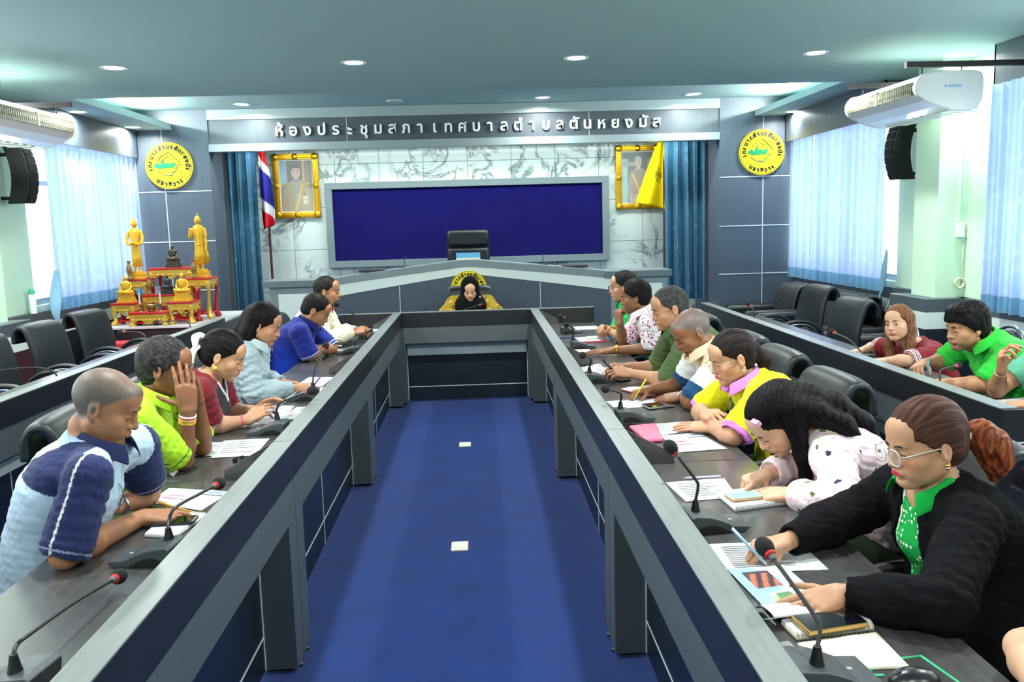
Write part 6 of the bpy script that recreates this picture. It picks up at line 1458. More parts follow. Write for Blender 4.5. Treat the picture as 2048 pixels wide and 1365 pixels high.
R7 = person('man in bright green shirt and dark glasses at the far end of the right row', Hd, (176, 2, 0), 180, (1.40, Hd[1]+.03, .54),
    {'L': dict(w=te(1220, Hd[1]+.02, TZ+.07), e=te(1246, Hd[1]-.14, TZ+.05), fd=(-.6, .5, .2), bn=(-.3, -.5, .7), pose='grip'), 'R': dict(w=te(1218, Hd[1]+.10, TZ+.08), e=te(1236, Hd[1]+.24, TZ+.05), fd=(-.6, -.5, .1), bn=(-.4, .5, .7), pose='grip')},
    skin='l', vox=.005, trousers=(30, 30, 34), hair=dict(col=(18, 17, 18), hi=(56, 52, 52), t=.011, rough=.0014, lift=-.002), top=dict(col=(24, 160, 72), sleeve=.85, inf=.016, collar=dict(col=(24, 160, 72), gap=.4, h=.04), name='polo_shirt', seed=48), glasses=dict(col=(24, 24, 26), r=.0018), feat=dict(eyes=.6))
# person whose bare arm only shows at the lower right corner
R0 = person('person at the lower right corner with only a bare elbow in view', (1.42, 1.30, 1.20), (180, 12, 0), 180, (1.66, 1.30, .53),
    {'R': dict(w=(1.02, 1.46, TZ+.05), e=(1.10, 1.66, TZ+.055), fd=(-.6, -.8, 0), bn=(0, 0, 1), pose='relax'), 'L': dict(w=(1.02, 1.18, TZ+.04), e=(1.24, 1.06, TZ+.05), fd=(-1, 0, 0), bn=(0, 0, 1), pose='relax')},
    skin='p', sex='f', vox=.006, trousers=(40, 40, 46), hair=dict(col=(20, 18, 18), t=.014, lift=-.006), top=dict(col=(120, 124, 130), sleeve=.25, inf=.014, name='top'), feat=dict(eyes=.5))
# ---- right outer row ------------------------------------------------------------------------------------------------
Hd = onx(1797, 648, 2.66)
def c_O1(V, lab, T, U, D, g):
    C = np.tile(LN((118, 26, 36)), (len(V), 1))
    for kx, l in (('R', 2), ('L', 3)):
        t = sleeve_t(V, g, kx); tm = t[lab == l].max() if (lab == l).any() else 1
        for o in (.04, .12, .20): paint(C, (lab == l) & (np.abs(t-tm+o) < .018), (222, 214, 220))
    return C
O1 = person('woman with long light brown hair in maroon shirt at the right outer desk', Hd, (214, -4, 8), 190, (2.98, Hd[1]+.02, .46),
    {'L': dict(w=tz(1772, 722, .04), e=tz(1812, 722, .05), fd=(-.9, .2, -.1), bn=(0, -.1, 1), pose='relax'), 'R': dict(w=tz(1722, 702, .04), e=tz(1752, 694, .05), fd=(-.9, -.2, -.1), bn=(0, .1, 1), pose='relax')},
    skin='p', sex='f', vox=.0046, trousers=(30, 30, 36), hair=dict(col=(96, 62, 44), hi=(170, 122, 92), t=.016, dir='down', lift=-.006, long=[[((-.05, -.03, .03), .05), ((-.076, -.02, -.04), .030), ((-.078, .0, -.14), .032), ((-.07, .03, -.24), .03), ((-.06, .05, -.32), .015)],
       [((.05, -.03, .03), .05), ((.076, -.02, -.04), .030), ((.080, -.01, -.14), .034), ((.075, .0, -.25), .03), ((.07, .02, -.33), .015)], [((0, -.07, .02), .06), ((0, -.10, -.1), .05), ((0, -.10, -.22), .04)]]),
    top=dict(col=c_O1, sleeve=.80, inf=.014, v=.08, name='jersey', seed=51, bw=.95, c7=(2.79, Hd[1]+.01, Hd[2]-.135)), feat=dict(eyes=.75, lip=(206, 100, 100), gaze=-.6), s=.98)
Hd = onx(1933, 655, 2.62)
O2 = person('young man in bright green polo holding a blue pen at the right outer desk', Hd, (186, 8, 0), 184, (2.98, Hd[1]+.03, .50),
    {'L': dict(w=tz(1880, 768, .045), e=te(1972, Hd[1]-.18, TZ+.045), fd=(-.9, .1, -.1), bn=(0, -.2, 1), pose='relax'), 'R': dict(w=tz(1846, 728, .10), e=te(1890, Hd[1]+.26, TZ+.10), fd=(-.6, -.6, -.1), bn=(-.3, .2, .9), pose='pen')},
    skin='l', vox=.0042, trousers=(30, 30, 36), hair=dict(col=(14, 13, 15), hi=(46, 44, 46), t=.020, rough=.0018, lift=-.012, nape=.004, vol=[((0, .03, .10), (.07, .07, .03)), ((0, -.05, .07), (.085, .07, .06)), ((0, .042, .056), (.070, .064, .050))]), top=dict(col=(44, 184, 60), sleeve=.80, bw=1.05, inf=.016, v=.06, collar=dict(col=(44, 184, 60), gap=.4, h=.042), name='polo_shirt', seed=55, c7=(2.77, Hd[1]+.01, 1.0)), feat=dict(beard=.3, eyes=.55, nose=1.1), s=1.03)
Hd = onx(2110, 690, 2.62)
O3 = person('person in pale green shirt cut off by the right photo edge', (2.80, 4.02, 1.16), (180, 8, 0), 180, (3.12, 4.05, .52),
    {'R': dict(w=ony(2003, 742, 4.12), e=tz(1992, 782, .04), fd=(-.15, -.2, .9), bn=(-.6, .6, .2), pose='pen'), 'L': dict(w=tz(2062, 808, .03), e=tz(2110, 806, .04), fd=(-1, 0, -.05), bn=(0, 0, 1), pose='flat')},
    skin='l', vox=.0055, trousers=(30, 30, 36), hair=dict(col=(18, 17, 18), t=.012, lift=-.004), top=dict(col=(96, 170, 140), sleeve=.6, inf=.018, collar=dict(col=(40, 180, 70), gap=.4, h=.04), name='polo_shirt', seed=58), feat=dict(eyes=.4))
bracelet(O3, 'R', .93, .028, (226, 214, 170), .003, .5)
# ================================================================ table microphones
M_mic = mat('mic_grey_plastic', (58, 66, 70), .45, bump=(500, .08)); M_foam = mat('mic_foam', (20, 21, 23), .95, bump=(900, .5)); M_ring = mat('mic_red_ring', (206, 40, 40), .4); M_lit = mat('mic_lit_ring', (255, 40, 30), .4, emit=((255, 30, 20), 3))
def microphone(label, base, ang, stem, pts, head, lit=False, tagtxt=None, group='gooseneck microphones on the tables', s=1.0, foam=.021):
    """base: (x, y) centre on the table; ang: direction of the low front edge; stem: foot of the neck; pts: bends; head: centre of the foam"""
    b = V3(base[0], base[1], TZ); t = thing('table_microphone', label, 'microphone', b, group); R = rotz(math.radians(ang))
    prof = [(-.075, 0), (-.082, .050), (-.070, .056), (-.02, .050), (.01, .040), (.05, .022), (.098, .018), (.102, .012), (.080, 0)]
    m = MB(R, b); m.prism([(x*s, -.058*s, z*s) for x, z in prof], (0, .116*s, 0)); m.build('base', M_mic, t, bevel=.003)
    for sy in (-1, 1):
        m = MB(R, b); m.prism([((x)*s, sy*.0582*s, z*s) for x, z in ((-.06, .002), (-.06, .018), (-.03, .028), (.0, .024), (.035, .006), (.036, .002))], (0, sy*.001, 0))
        m.build('speaker_slot', mat('mic_slot_black', (12, 13, 14), .5), t)
    m = MB(R, b); m.lathe([(0, 0), (.006, 0), (.006, .002), (0, .0025)], (.055*s, .0, .0215*s), n=12); m.build('button', mat('mic_button', (150, 156, 150), .4), t)
    if tagtxt:
        q = MB(); cz = b+R @ V3(-.0808*s, 0, .030*s); put_text(q, tagtxt, cz, R @ V3(0, -1, 0), R @ V3(-.14, 0, 1), .017, .0006); q.build('inventory_lettering', M_white, t)
    S = np.array(stem, float); Hh = np.array(head, float); P = bez([S, S+V3(0, 0, .03)]+[np.array(p, float) for p in pts]+[Hh], 8)
    MB().lathe([(.016, -.004), (.012, .012), (.008, .034), (.0, .034)], S, n=14).build('neck_socket', M_blkp, t, smooth=True)
    g = MB().tube(P, .0048, 8).build('gooseneck', mat('mic_neck_black', (24, 25, 27), .45), t, smooth='all')
    d = unit(Hh-P[-6]); MB().tube([Hh-d*.040, Hh-d*.026], [.007, .009], 10).build('mic_collar', mat('mic_collar_grey', (90, 96, 98), .4), t, smooth='all')
    MB().tube([Hh-d*.024, Hh-d*.019], .0125, 16).build('ring', M_lit if lit else M_ring, t, smooth='all')
    MB(frame(d), Hh).ball((0, 0, .002), (foam, foam, foam*1.25), 18).build('foam_windscreen', M_foam, t, smooth='all')
def mic_px(label, base, ang, stem, bends, head, Yh, **k):
    """positions measured on the photo: base on the table, head at depth Yh"""
    B = onz(*base, TZ+.02); S = onz(*stem, TZ+.055); Hh = ony(*head, Yh); n = len(bends)
    P = [ony(*p, S[1]+(Yh-S[1])*f) for p, f in bends]
    microphone(label, (B[0], B[1]), ang, S, P, Hh, **k)
mic_px('gooseneck microphone at the bottom left corner, bent towards the middle', (22, 1362), 172, (30, 1340), [((34, 1290), .05), ((58, 1270), .12), ((150, 1205), .55)], (237, 1154), 2.26)
mic_px('gooseneck microphone on the table in front of the man in light blue and navy', (300, 1108), 176, (338, 1078), [((338, 1040), .1), ((352, 1015), .2), ((400, 988), .6)], (437, 968), 2.80, tagtxt='AGB-SC-0005')
mic_px('gooseneck microphone on the table in front of the woman in the maroon jersey', (540, 858), 178, (554, 838), [((554, 818), .1), ((565, 804), .2)], (623, 782), 4.10)
mic_px('gooseneck microphone in front of the woman in the pale grey shirt, neck upright', (607, 792), 178, (626, 777), [((631, 735), .4)], (651, 693), 5.1)
mic_px('low gooseneck microphone at the table joint beside the folded spectacles', (697, 703), 178, (709, 690), [((710, 680), .2)], (722, 673), 6.05)
mic_px('gooseneck microphone with a glowing red ring reaching to the man in the cream jacket', (738, 673), 178, (743, 664), [((738, 650), .1), ((715, 634), .5)], (673, 609), 6.9, lit=True, foam=.024)
mic_px('gooseneck microphone farthest on the right row beside the single sheet', (1140, 662), 2, (1132, 657), [((1133, 645), .1), ((1130, 637), .4)], (1122, 634), 7.3)
mic_px('gooseneck microphone second from the far end of the right row', (1163, 691), 2, (1146, 681), [((1146, 662), .1), ((1143, 654), .3)], (1133, 650), 6.35)
mic_px('gooseneck microphone beside the tan notebook on the right row', (1198, 757), 2, (1179, 746), [((1182, 722), .1), ((1178, 716), .3)], (1165, 711), 4.85)
mic_px('gooseneck microphone beside the white sheet and phone on the right row', (1266, 832), 3, (1241, 818), [((1243, 792), .1), ((1238, 786), .3)], (1211, 778), 3.85)
mic_px('gooseneck microphone in front of the woman in the pink blouse', (1425, 1043), 4, (1391, 1022), [((1396, 975), .1), ((1390, 958), .2)], (1342, 896), 2.62, tagtxt='AGB-SC-0001')
mic_px('gooseneck microphone at the lower right, nearest the camera, over the open papers', (1648, 1345), 5, (1634, 1325), [((1640, 1262), .1), ((1631, 1235), .2), ((1578, 1160), .6)], (1530, 1096), 1.86)
# cross-table and outer-row microphones
microphone('gooseneck microphone on the cross table in front of the person in the headscarf', (-.22, 8.45), 90, (-.24, 8.40, TZ+.055), [(-.16, 8.42, .87), (-.06, 8.46, .90)], (.03, 8.50, .915))
microphone('gooseneck microphone on the cross table beside the right row', (1.0, 8.45), 90, (.98, 8.40, TZ+.055), [(.93, 8.4, .86)], (.80, 8.40, .85))
go = 'gooseneck microphones on the outer desks'
microphone('gooseneck microphone on the right outer desk in front of the woman in maroon', (2.34, 4.95), 0, (2.28, 4.95, TZ+.055), [(2.30, 5.1, .85), (2.28, 5.25, .92)], (2.235, 5.42, .955), group=go)
microphone('gooseneck microphone on the right outer desk near the leather armchairs', (2.36, 7.2), 0, (2.30, 7.2, TZ+.055), [(2.30, 7.2, .90)], (2.27, 7.25, .965), group=go)
microphone('gooseneck microphone on the right outer desk in front of the young man in green', (2.34, 4.18), 0, (2.28, 4.18, TZ+.055), [(2.28, 4.20, .90), (2.33, 4.24, .915)], (2.46, 4.36, .90), group=go)
microphone('gooseneck microphone on the left outer desk, nearest the altar', (-2.62, 7.75), 180, (-2.55, 7.75, TZ+.055), [(-2.56, 7.75, .90), (-2.64, 7.73, .93)], (-2.82, 7.70, .915), group=go)
microphone('gooseneck microphone on the left outer desk, middle one', (-2.62, 6.75), 180, (-2.55, 6.75, TZ+.055), [(-2.56, 6.75, .90), (-2.62, 6.78, .94)], (-2.78, 6.84, .945), group=go)
microphone('gooseneck microphone on the left outer desk at the left photo edge', (-2.62, 5.28), 180, (-2.55, 5.28, TZ+.055), [(-2.56, 5.26, .89), (-2.66, 5.2, .93)], (-2.88, 5.05, .93), group=go)

# ================================================================ papers, notebooks, phones, pens
M_paper = mat('white_paper', (206, 210, 212), .7, spec=.2); M_ink = mat('grey_print', (84, 90, 98), .8); M_inkb = mat('blue_print', (60, 130, 170), .8); M_inkp = mat('pink_print_bar', (206, 60, 116), .8)
def quad(px, z): return [onz(x, y, TZ+z) for x, y in px]
def sheet(label, px, z=.0012, lines=8, kind='text', group='papers on the tables', name='paper_sheet', th=.0008, m=M_paper, curl=0):
    Q = quad(px, z); t = thing(name, label, 'paper' if name == 'paper_sheet' else 'document', sum(Q)/4, group)
    mb = MB(); n = 10; P = lambda u, v: (Q[0]*(1-u)+Q[1]*u)*(1-v)+(Q[3]*(1-u)+Q[2]*u)*v
    mb.grid(lambda u, v: P(u, v)+V3(0, 0, .0015*math.sin(7*u+3*v)**2*(u*(1-u)*4)+curl*max(0, (v-.7)/.3)**2), n, n); mb.build('page', m, t, smooth='all', solid=th)
    k = MB(); r = random.Random(len(label))
    def bar(u0, u1, v, w=.016): k.add([P(u0, v-w/2)+V3(0, 0, .0024), P(u1, v-w/2)+V3(0, 0, .0024), P(u1, v+w/2)+V3(0, 0, .0024), P(u0, v+w/2)+V3(0, 0, .0024)], [(0, 1, 2, 3)])
    if kind == 'text':
        for i in range(lines): v = .14+.74*i/max(1, lines); bar(.12, .45+.43*r.random(), v, .016)
        if lines: k.build('printed_lines', M_ink, t)
    elif kind == 'chart':
        for u0, u1, v in ((.62, .95, .10), (.66, .92, .16)): bar(u0, u1, v, .02)
        k.build('printed_heading', M_inkb, t); k = MB(); bar(.56, .98, .26, .03); bar(.1, .5, .35, .008); bar(.1, .42, .75, .008); bar(.15, .55, .55, .008); k.build('printed_lines', M_ink, t)
        k = MB(); bar(.15, .45, .45, .025); bar(.1, .5, .62, .03); k.build('printed_bars', M_inkp, t)
    return t
sheet('printed chart sheet in front of the man in light blue and navy', [(338, 977), (463, 984), (402, 1022), (296, 1006)], kind='chart')
sheet('two-page printout in front of the man in lime green, left sheet', [(414, 886), (470, 884), (440, 914), (388, 912)], lines=6)
sheet('two-page printout in front of the man in lime green, right sheet', [(448, 882), (540, 877), (510, 912), (420, 917)], .0026, lines=6)
sheet('large printed sheet under the hands of the woman in the maroon jersey', [(520, 812), (590, 812), (556, 854), (436, 857)])
sheet('printed sheet with blue heading beside the microphone of the woman in the maroon jersey', [(592, 815), (617, 814), (590, 840), (560, 842)], .0026, kind='chart')
sheet('sheet the woman in pale grey is writing on', [(618, 755), (668, 755), (644, 774), (582, 777)], lines=5)
sheet('pale pink slip under the sheet of the woman in pale grey', [(640, 776), (655, 774), (640, 786), (618, 788)], .0005, lines=0, m=mat('pink_paper', (232, 196, 200), .7))
sheet('single white sheet beside the man in royal blue', [(652, 700), (692, 700), (682, 709), (642, 710)], lines=0)
sheet('printout in front of the man in the cream jacket', [(738, 652), (763, 653), (748, 671), (706, 668)], lines=5)
sheet('single white sheet at the far end of the right row', [(1146, 654), (1193, 652), (1201, 659), (1152, 660)], lines=0)
sheet('white sheet inside the open red folder on the right row', [(1149, 676), (1192, 672), (1208, 681), (1160, 684)], .006, lines=0)
sheet('small sheet under the hand of the man in the floral shirt', [(1149, 700), (1178, 699), (1188, 704), (1154, 706)], lines=0)
sheet('printed sheet beside the tan notebook, nearest the ledge', [(1156, 737), (1184, 731), (1206, 752), (1168, 757)], lines=6)
sheet('printed sheet with blue heading beside the tan notebook', [(1183, 730), (1200, 728), (1222, 748), (1202, 752)], .0026, kind='chart')
sheet('blank sheet by the phone hands of the man in olive', [(1206, 736), (1228, 735), (1236, 743), (1216, 746)], .0012, lines=0)
sheet('white sheet partly under the phone beside the right row microphone', [(1211, 803), (1318, 797), (1332, 811), (1232, 819)], lines=3)
sheet('printed sheet under the hands of the woman in yellow', [(1287, 850), (1385, 843), (1423, 857), (1318, 872)], lines=7)
sheet('printed chart sheet in front of the woman in yellow, near the table joint', [(1322, 872), (1398, 866), (1455, 898), (1352, 906)], .0026, kind='chart')
sheet('printed sheets in front of the woman in pink, beside her pen', [(1331, 966), (1448, 957), (1478, 995), (1372, 1004)], lines=9)
sheet('white sheet at the edge of the right outer desk beside the raised hand', [(1985, 801), (2052, 795), (2075, 812), (2012, 808)], lines=0)
sheet('large printed sheet under the writing hand of the woman in black', [(1414, 1089), (1598, 1084), (1658, 1140), (1452, 1150)], lines=12)
# colour brochure page with a curled corner
Q = quad([(1455, 1140), (1568, 1131), (1664, 1214), (1552, 1240)], .004); P = lambda u, v: (Q[0]*(1-u)+Q[1]*u)*(1-v)+(Q[3]*(1-u)+Q[2]*u)*v
t = thing('brochure', 'colour brochure page with two building pictures under the left hand of the woman in black', 'document', sum(Q)/4, 'papers on the tables'); M_br = mat('brochure_print', attr=True, rough=.4)
b = MB(); n = 40
for j in range(n):
    for i in range(n):
        u, v = i/(n-1), j/(n-1); w = max(0, v-.82)/.18*max(0, .45-u)/.45; p = P(u, v)+V3(.03*w, .0, .030*w)
        if .16 < u < .62 and .08 < v < .44: col = (64, 52, 66) if (u-.16+v*.6) % .2 > .1 or v < .14 else (190, 110, 80)
        elif .26 < u < .86 and .54 < v < .93: col = (70, 130, 64) if (.36 < u < .62 and .58 < v < .84) else ((206, 222, 226) if v < .62 else (160, 176, 120))
        elif u > .72: col = (190, 224, 212)
        else: col = (150, 190, 226) if u < .4+.3*math.sin(v*5) else (222, 230, 232)
        b.v.append(tuple(p)); b.c.append(col)
b.f = [(j*n+i, j*n+i+1, (j+1)*n+i+1, (j+1)*n+i) for j in range(n-1) for i in range(n-1)]; b.build('page', M_br, t, smooth='all', solid=.0008)
b = MB(); A_ = [onz(x, y, TZ+.004) for x, y in ((1518, 1212), (1545, 1270))]
cv = bez([onz(1508, 1218, TZ+.006), onz(1522, 1212, TZ+.035), onz(1548, 1236, TZ+.028), onz(1520, 1240, TZ+.012)], 6); d = onz(1650, 1236, TZ+.01)-onz(1530, 1252, TZ+.01)
b.grid(lambda u, v: cv[min(len(cv)-1, int(u*(len(cv)-1)+.5))]+d*v*(.15+.85*u), len(cv), 12); b.build('curled_page', M_paper, t, smooth='all', solid=.0008)
def slab(name, label, cat, px, z, h, m, top=None, group=None, rnd=.006, inset=.003):
    Q = quad(px, z); t = thing(name, label, cat, sum(Q)/4, group); b = MB(); b.prism(Q if np.cross(Q[1]-Q[0], Q[2]-Q[1])[2] > 0 else Q[::-1], (0, 0, h)); b.build('body' if name in ('phone', 'tablet') else 'cover', m, t, bevel=min(rnd, h*.4))
    if top:
        c = sum(Q)/4; q = [c+(p-c)*(1-inset/np.linalg.norm(p-c)*1.5)+V3(0, 0, h+.0004) for p in Q]; MB().add(q, [(0, 1, 2, 3)]) 
        k = MB(); k.add(q, [(0, 1, 2, 3)] if np.cross(q[1]-q[0], q[2]-q[1])[2] > 0 else [(3, 2, 1, 0)]); k.build(top[0], top[1], t)
    return t, Q
M_scr = mat('dark_phone_glass', (10, 12, 16), .06, spec=.6); M_phb = mat('phone_dark_body', (26, 28, 32), .3); M_phs = mat('phone_silver_body', (176, 180, 184), .25, metal=.6)
gp = 'phones on the tables'
def spiral_book(label, px, z, h, col, edge=(0, 1), ring=(190, 192, 186), name='notebook'):
    t, Q = slab(name, label, 'notebook', px, z, h, mat('cover_%d_%d_%d' % col, col, .5), None, 'notebooks on the tables'); a, b = Q[edge[0]], Q[edge[1]]; n = 18; w = MB(); d = unit(b-a)
    inw = unit(sum(Q)/4-(a+b)/2)
    for k in range(n):
        c = a+(b-a)*(k+.5)/n+inw*.004+V3(0, 0, h*.5); w.tube([c+inw*.009*math.cos(s)+V3(0, 0, (h*.5+.004)*math.sin(s)) for s in np.linspace(0, 2*math.pi, 11)], .0011, 5, cap=False)
    w.build('spiral_binding', mat('wire_%d' % ring[0], ring, .3, metal=.7), t); 
    MB().prism([p*.97+(sum(Q)/4)*.03+V3(0, 0, h) for p in (Q if np.cross(Q[1]-Q[0], Q[2]-Q[1])[2] > 0 else Q[::-1])], (0, 0, .0008)).build('page', M_paper, t)
    return t
spiral_book('white spiral notebook under the phone of the man in light blue and navy', [(288, 1076), (350, 1080), (414, 1034), (340, 1030)], .0, .012, (222, 226, 226), (3, 2))
slab('phone', 'dark phone on the spiral notebook in front of the man in light blue and navy', 'phone', [(289, 1056), (384, 1050), (398, 1035), (312, 1041)], .0135, .009, M_phb, ('screen', M_scr), gp)
slab('phone', 'dark phone lying by the table joint beside the man in lime green', 'phone', [(464, 924), (484, 933), (503, 922), (486, 916)], .0, .011, M_phb, ('screen', M_scr), gp)
slab('phone', 'dark phone under the spectacles beside the man in royal blue', 'phone', [(660, 697), (700, 694), (705, 689), (668, 691)], .0, .009, M_phb, ('screen', M_scr), gp)
slab('phone', 'silver-edged phone on the white sheet of the right row', 'phone', [(1281, 812), (1298, 820), (1350, 814), (1334, 806)], .0035, .010, M_phs, ('screen', M_scr), gp)
slab('phone', 'black phone behind the pink folder at the table joint', 'phone', [(1232, 854), (1262, 864), (1287, 856), (1262, 850)], .0, .008, M_phb, ('screen', M_scr), gp)
slab('phone_wallet', 'small black wallet beside the tan notebook', 'wallet', [(1228, 760), (1240, 766), (1262, 762), (1252, 756)], .0, .010, M_phb)
slab('folder', 'open red folder under a white sheet in front of the man in the floral shirt', 'folder', [(1150, 677), (1162, 687), (1219, 684), (1196, 673)], .0, .005, mat('red_folder', (160, 40, 44), .5))
slab('clipboard_case', 'dark blue flat case beside the red folder by the ledge', 'case', [(1115, 675), (1116, 678), (1142, 677), (1136, 673)], .0, .006, mat('navy_case', (30, 36, 70), .5))
slab('tan_notebook', 'tan leather notebook in front of the man in olive', 'notebook', [(1203, 747), (1213, 758), (1254, 756), (1248, 744)], .004, .010, mat('tan_leather', (206, 160, 110), .5), None, 'notebooks on the tables')
slab('folder', 'bright pink folder at the table joint of the right row', 'folder', [(1258, 858), (1292, 887), (1327, 884), (1312, 853)], .003, .016, mat('pink_folder', (240, 110, 136), .4))
t, Q = slab('open_notebook', 'open notebook the balding man is writing in', 'notebook', [(1240, 782), (1302, 797), (1353, 790), (1322, 773)], .0, .010, mat('red_notebook_edge', (150, 50, 40), .5), None, 'notebooks on the tables')
for a, b, nm in ((0, .48, 'left_page'), (.52, 1, 'right_page')):
    P = lambda u, v: (Q[0]*(1-u)+Q[3]*u)*(1-v)+(Q[1]*(1-u)+Q[2]*u)*v
    k = MB(); k.grid(lambda u, v: P(a+(b-a)*v, .03+.94*u)+V3(0, 0, .0105+.006*math.sin(math.pi*v)), 6, 10); k.build(nm, mat('cream_page', (226, 222, 204), .7), t, smooth='all', solid=.002)
spiral_book('white spiral notebook under the phone of the woman in pink', [(1430, 992), (1470, 1026), (1582, 1010), (1542, 980)], .0, .016, (222, 226, 220), (1, 2))
slab('phone', 'phone with a lit green screen on the spiral notebook of the woman in pink', 'phone', [(1448, 994), (1466, 1006), (1546, 997), (1528, 985)], .0180, .010, mat('tan_phone_case', (200, 160, 120), .4), ('screen', mat('lit_phone_screen', (130, 196, 176), .2, emit=((130, 196, 176), .5))), gp)
spiral_book('open cream spiral notebook at the lower right beside the nearest microphone', [(1560, 1252), (1592, 1284), (1750, 1262), (1722, 1222)], .0, .014, (226, 220, 196), (1, 2))
t = sheet('lower page of the cream spiral notebook at the lower right', [(1595, 1290), (1752, 1268), (1818, 1336), (1668, 1342)], .006, lines=0, name='notebook_page', th=.008, m=mat('cream_page', (226, 222, 204), .7))
slab('phone', 'black phone in a gold case on the cream spiral notebook at the lower right', 'phone', [(1581, 1243), (1618, 1276), (1739, 1257), (1706, 1229)], .0160, .014, mat('gold_phone_case', (206, 168, 100), .3, metal=.5), ('screen', M_scr), gp)
def pen(label, a, b, col, group='pens', tipc=(200, 200, 196)):
    a = np.array(a, float); b = np.array(b, float); d = unit(b-a); t = thing('pen', label, 'pen', a, group)
    MB().tube([a+d*.014, b], .0042, 10).build('barrel', mat('pen_%d_%d_%d' % col, col, .35), t, smooth='all'); MB().tube([a, a+d*.015], [.0008, .0038], 10).build('tip', mat('pen_tip_%d' % tipc[0], tipc, .3, metal=.4), t, smooth='all')
    MB().tube([b-d*.03+V3(0, 0, .0052), b+V3(0, 0, .0052)], .0012, 6).build('clip', M_silver, t)
def held_pen(label, g, kx, d, col, L=.135):
    tp, gr = g.tips[kx]; p = (tp[0]+tp[4])/2; d = unit(d); a = p-d*.035; 
    if a[2] < TZ+.004: a[2] = TZ+.004
    pen(label, a, a+d*L, col)
held_pen('gold pen in the hand of the man in light blue and navy', L1, 'R', (-.7, -.2, .35), (206, 160, 60))
held_pen('purple pen in the hand of the woman in pale grey', L4, 'R', (.5, -.4, .6), (96, 70, 200))
held_pen('yellow pen in the hand of the balding man', R4, 'R', (.45, -.25, .85), (230, 206, 40))
held_pen('black pen in the hand of the woman in yellow', R3, 'R', (.1, .25, .9), (40, 44, 46))
held_pen('white pen in the hand of the man in olive', R5, 'R', (.8, .3, .5), (214, 220, 224))
held_pen('light blue pen in the writing hand of the woman in black', R1, 'R', (-.55, .45, .6), (150, 190, 210))
held_pen('blue pen in the hand of the young man in green', O2, 'R', (-.1, -.2, .9), (60, 160, 210))
held_pen('white pen in the raised hand at the right photo edge', O3, 'R', (.5, -.6, .3), (226, 226, 226))
pen('lilac pen lying on the printed sheets of the woman in pink', onz(1367, 957, TZ+.008), onz(1441, 953, TZ+.008), (206, 190, 220))
pen('pink highlighter lying beside the microphone of the woman in maroon', onz(517, 852, TZ+.008), onz(535, 851, TZ+.008), (236, 90, 150))
pen('white pen lying on the phone beside the man in royal blue', onz(668, 693, TZ+.016), onz(684, 692, TZ+.016), (214, 218, 216))
pen('green highlighter lying on the sheet in the red folder', onz(1168, 679, TZ+.014), onz(1200, 677, TZ+.014), (150, 196, 150))
# spectacles lying on the table
c = onz(692, 688, TZ+.012); t = thing('folded_spectacles', 'dark spectacles lying open on the phone beside the man in royal blue', 'spectacles', c-V3(0, 0, .012))
for s_ in (-1, 1):
    MB().tube([c+V3(.0, s_*.034, .016)+V3(0, .026*math.cos(a), .018*math.sin(a)) for a in np.linspace(0, 2*math.pi, 19)], .0016, 6, cap=False).build('rim', M_phb, t)
    MB().tube(bez([c+V3(0, s_*.062, .02), c+V3(-.07, s_*.064, .012), c+V3(-.125, s_*.06, .0)], 5), .0018, 6).build('temple', M_phb, t)
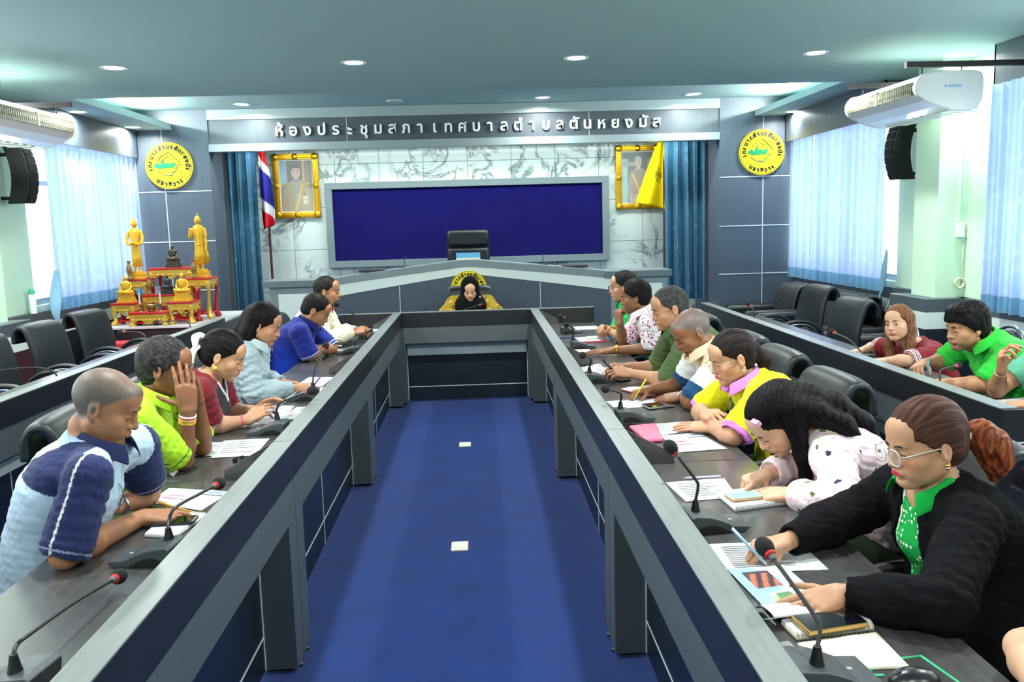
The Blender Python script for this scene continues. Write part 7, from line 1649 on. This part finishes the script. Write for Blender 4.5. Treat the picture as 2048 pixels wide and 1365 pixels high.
# hand-held tablet and phones
def held_slab(name, label, cat, c, u, v, w, h, th, mb_, ms):
    u = unit(u); v = unit(np.array(v)-u*np.dot(u, v)); n = np.cross(u, v); t = thing(name, label, cat, c); b = MB(); Q = [c-u*w/2-v*h/2, c+u*w/2-v*h/2, c+u*w/2+v*h/2, c-u*w/2+v*h/2]; b.prism([q-n*th for q in Q], n*th); b.build('body', mb_, t, bevel=.002)
    k = MB(); k.add([c+(q-c)*.94+n*.0005 for q in Q], [(0, 1, 2, 3)]); k.build('screen', ms, t)
tp = (L3.tips['R'][0][1]+L3.tips['L'][0][1])/2
held_slab('tablet', 'tablet held by the woman in the maroon jersey', 'tablet', tp+V3(.02, .0, .012), (0, 1, 0), (.8, .0, .55), .20, .13, .008, M_phs, M_scr)
p = R5.tips['L'][1]; held_slab('phone', 'dark phone held up by the man in olive', 'phone', p+V3(-.02, .02, .035), (.1, 1, 0), (-.7, 0, .7), .075, .15, .009, M_phb, M_scr)
p = (L6.tips['R'][1]+L6.tips['L'][1])/2; held_slab('phone', 'small dark phone in the hands of the man in the cream jacket', 'phone', p+V3(.01, 0, -.008), (0, 1, 0), (.8, 0, .4), .07, .12, .009, M_phb, M_scr)
# mouse, mouse pad and laptop at the lower right corner
pad = [onz(x, y, TZ+.001) for x, y in ((1700, 1362), (1790, 1322), (1842, 1316), (1990, 1420), (1830, 1480))]
t = thing('mouse_pad', 'black mouse pad with green edge at the lower right corner', 'mouse pad', sum(pad)/5); MB().prism(pad if np.cross(pad[1]-pad[0], pad[2]-pad[1])[2] > 0 else pad[::-1], (0, 0, .003)).build('pad', M_blkp, t)
MB().tube([p+V3(0, 0, .003) for p in pad]+[pad[0]+V3(0, 0, .003)], .0028, 6).build('green_edge', mat('mouse_pad_green', (50, 196, 130), .5), t)
MB().tube([onz(1720, 1356, TZ+.005), onz(1760, 1362, TZ+.005)], .003, 6).tube([onz(1722, 1352, TZ+.005), onz(1768, 1352, TZ+.005)], .003, 6).build('green_print', MATS['mouse_pad_green'], t)
c = onz(1830, 1352, TZ+.02); t = thing('computer_mouse', 'black computer mouse on the green-edged mouse pad', 'computer mouse', V3(c[0], c[1], TZ+.004)); MB().ball((c[0], c[1], TZ+.006), (.055, .034, .030), 20).build('shell', M_phb, t, smooth='all'); MB().tube([(c[0]-.03, c[1], TZ+.032), (c[0]-.045, c[1], TZ+.024)], .004, 8).build('wheel', M_mic, t)
t = thing('stylus', 'thin dark stick lying over the table edge beside the man in light blue and navy', 'stick', onz(100, 1110, TZ+.006))
a, b = onz(104, 1111, TZ+.006), onz(24, 1087, TZ+.02); MB().tube([a, b], .0045, 8).build('rod', mat('dark_olive_stick', (60, 54, 36), .4), t, smooth='all'); MB().tube([b-(b-a)*.06, b+(b-a)*.05], .006, 8).build('tip', M_blkp, t, smooth='all')
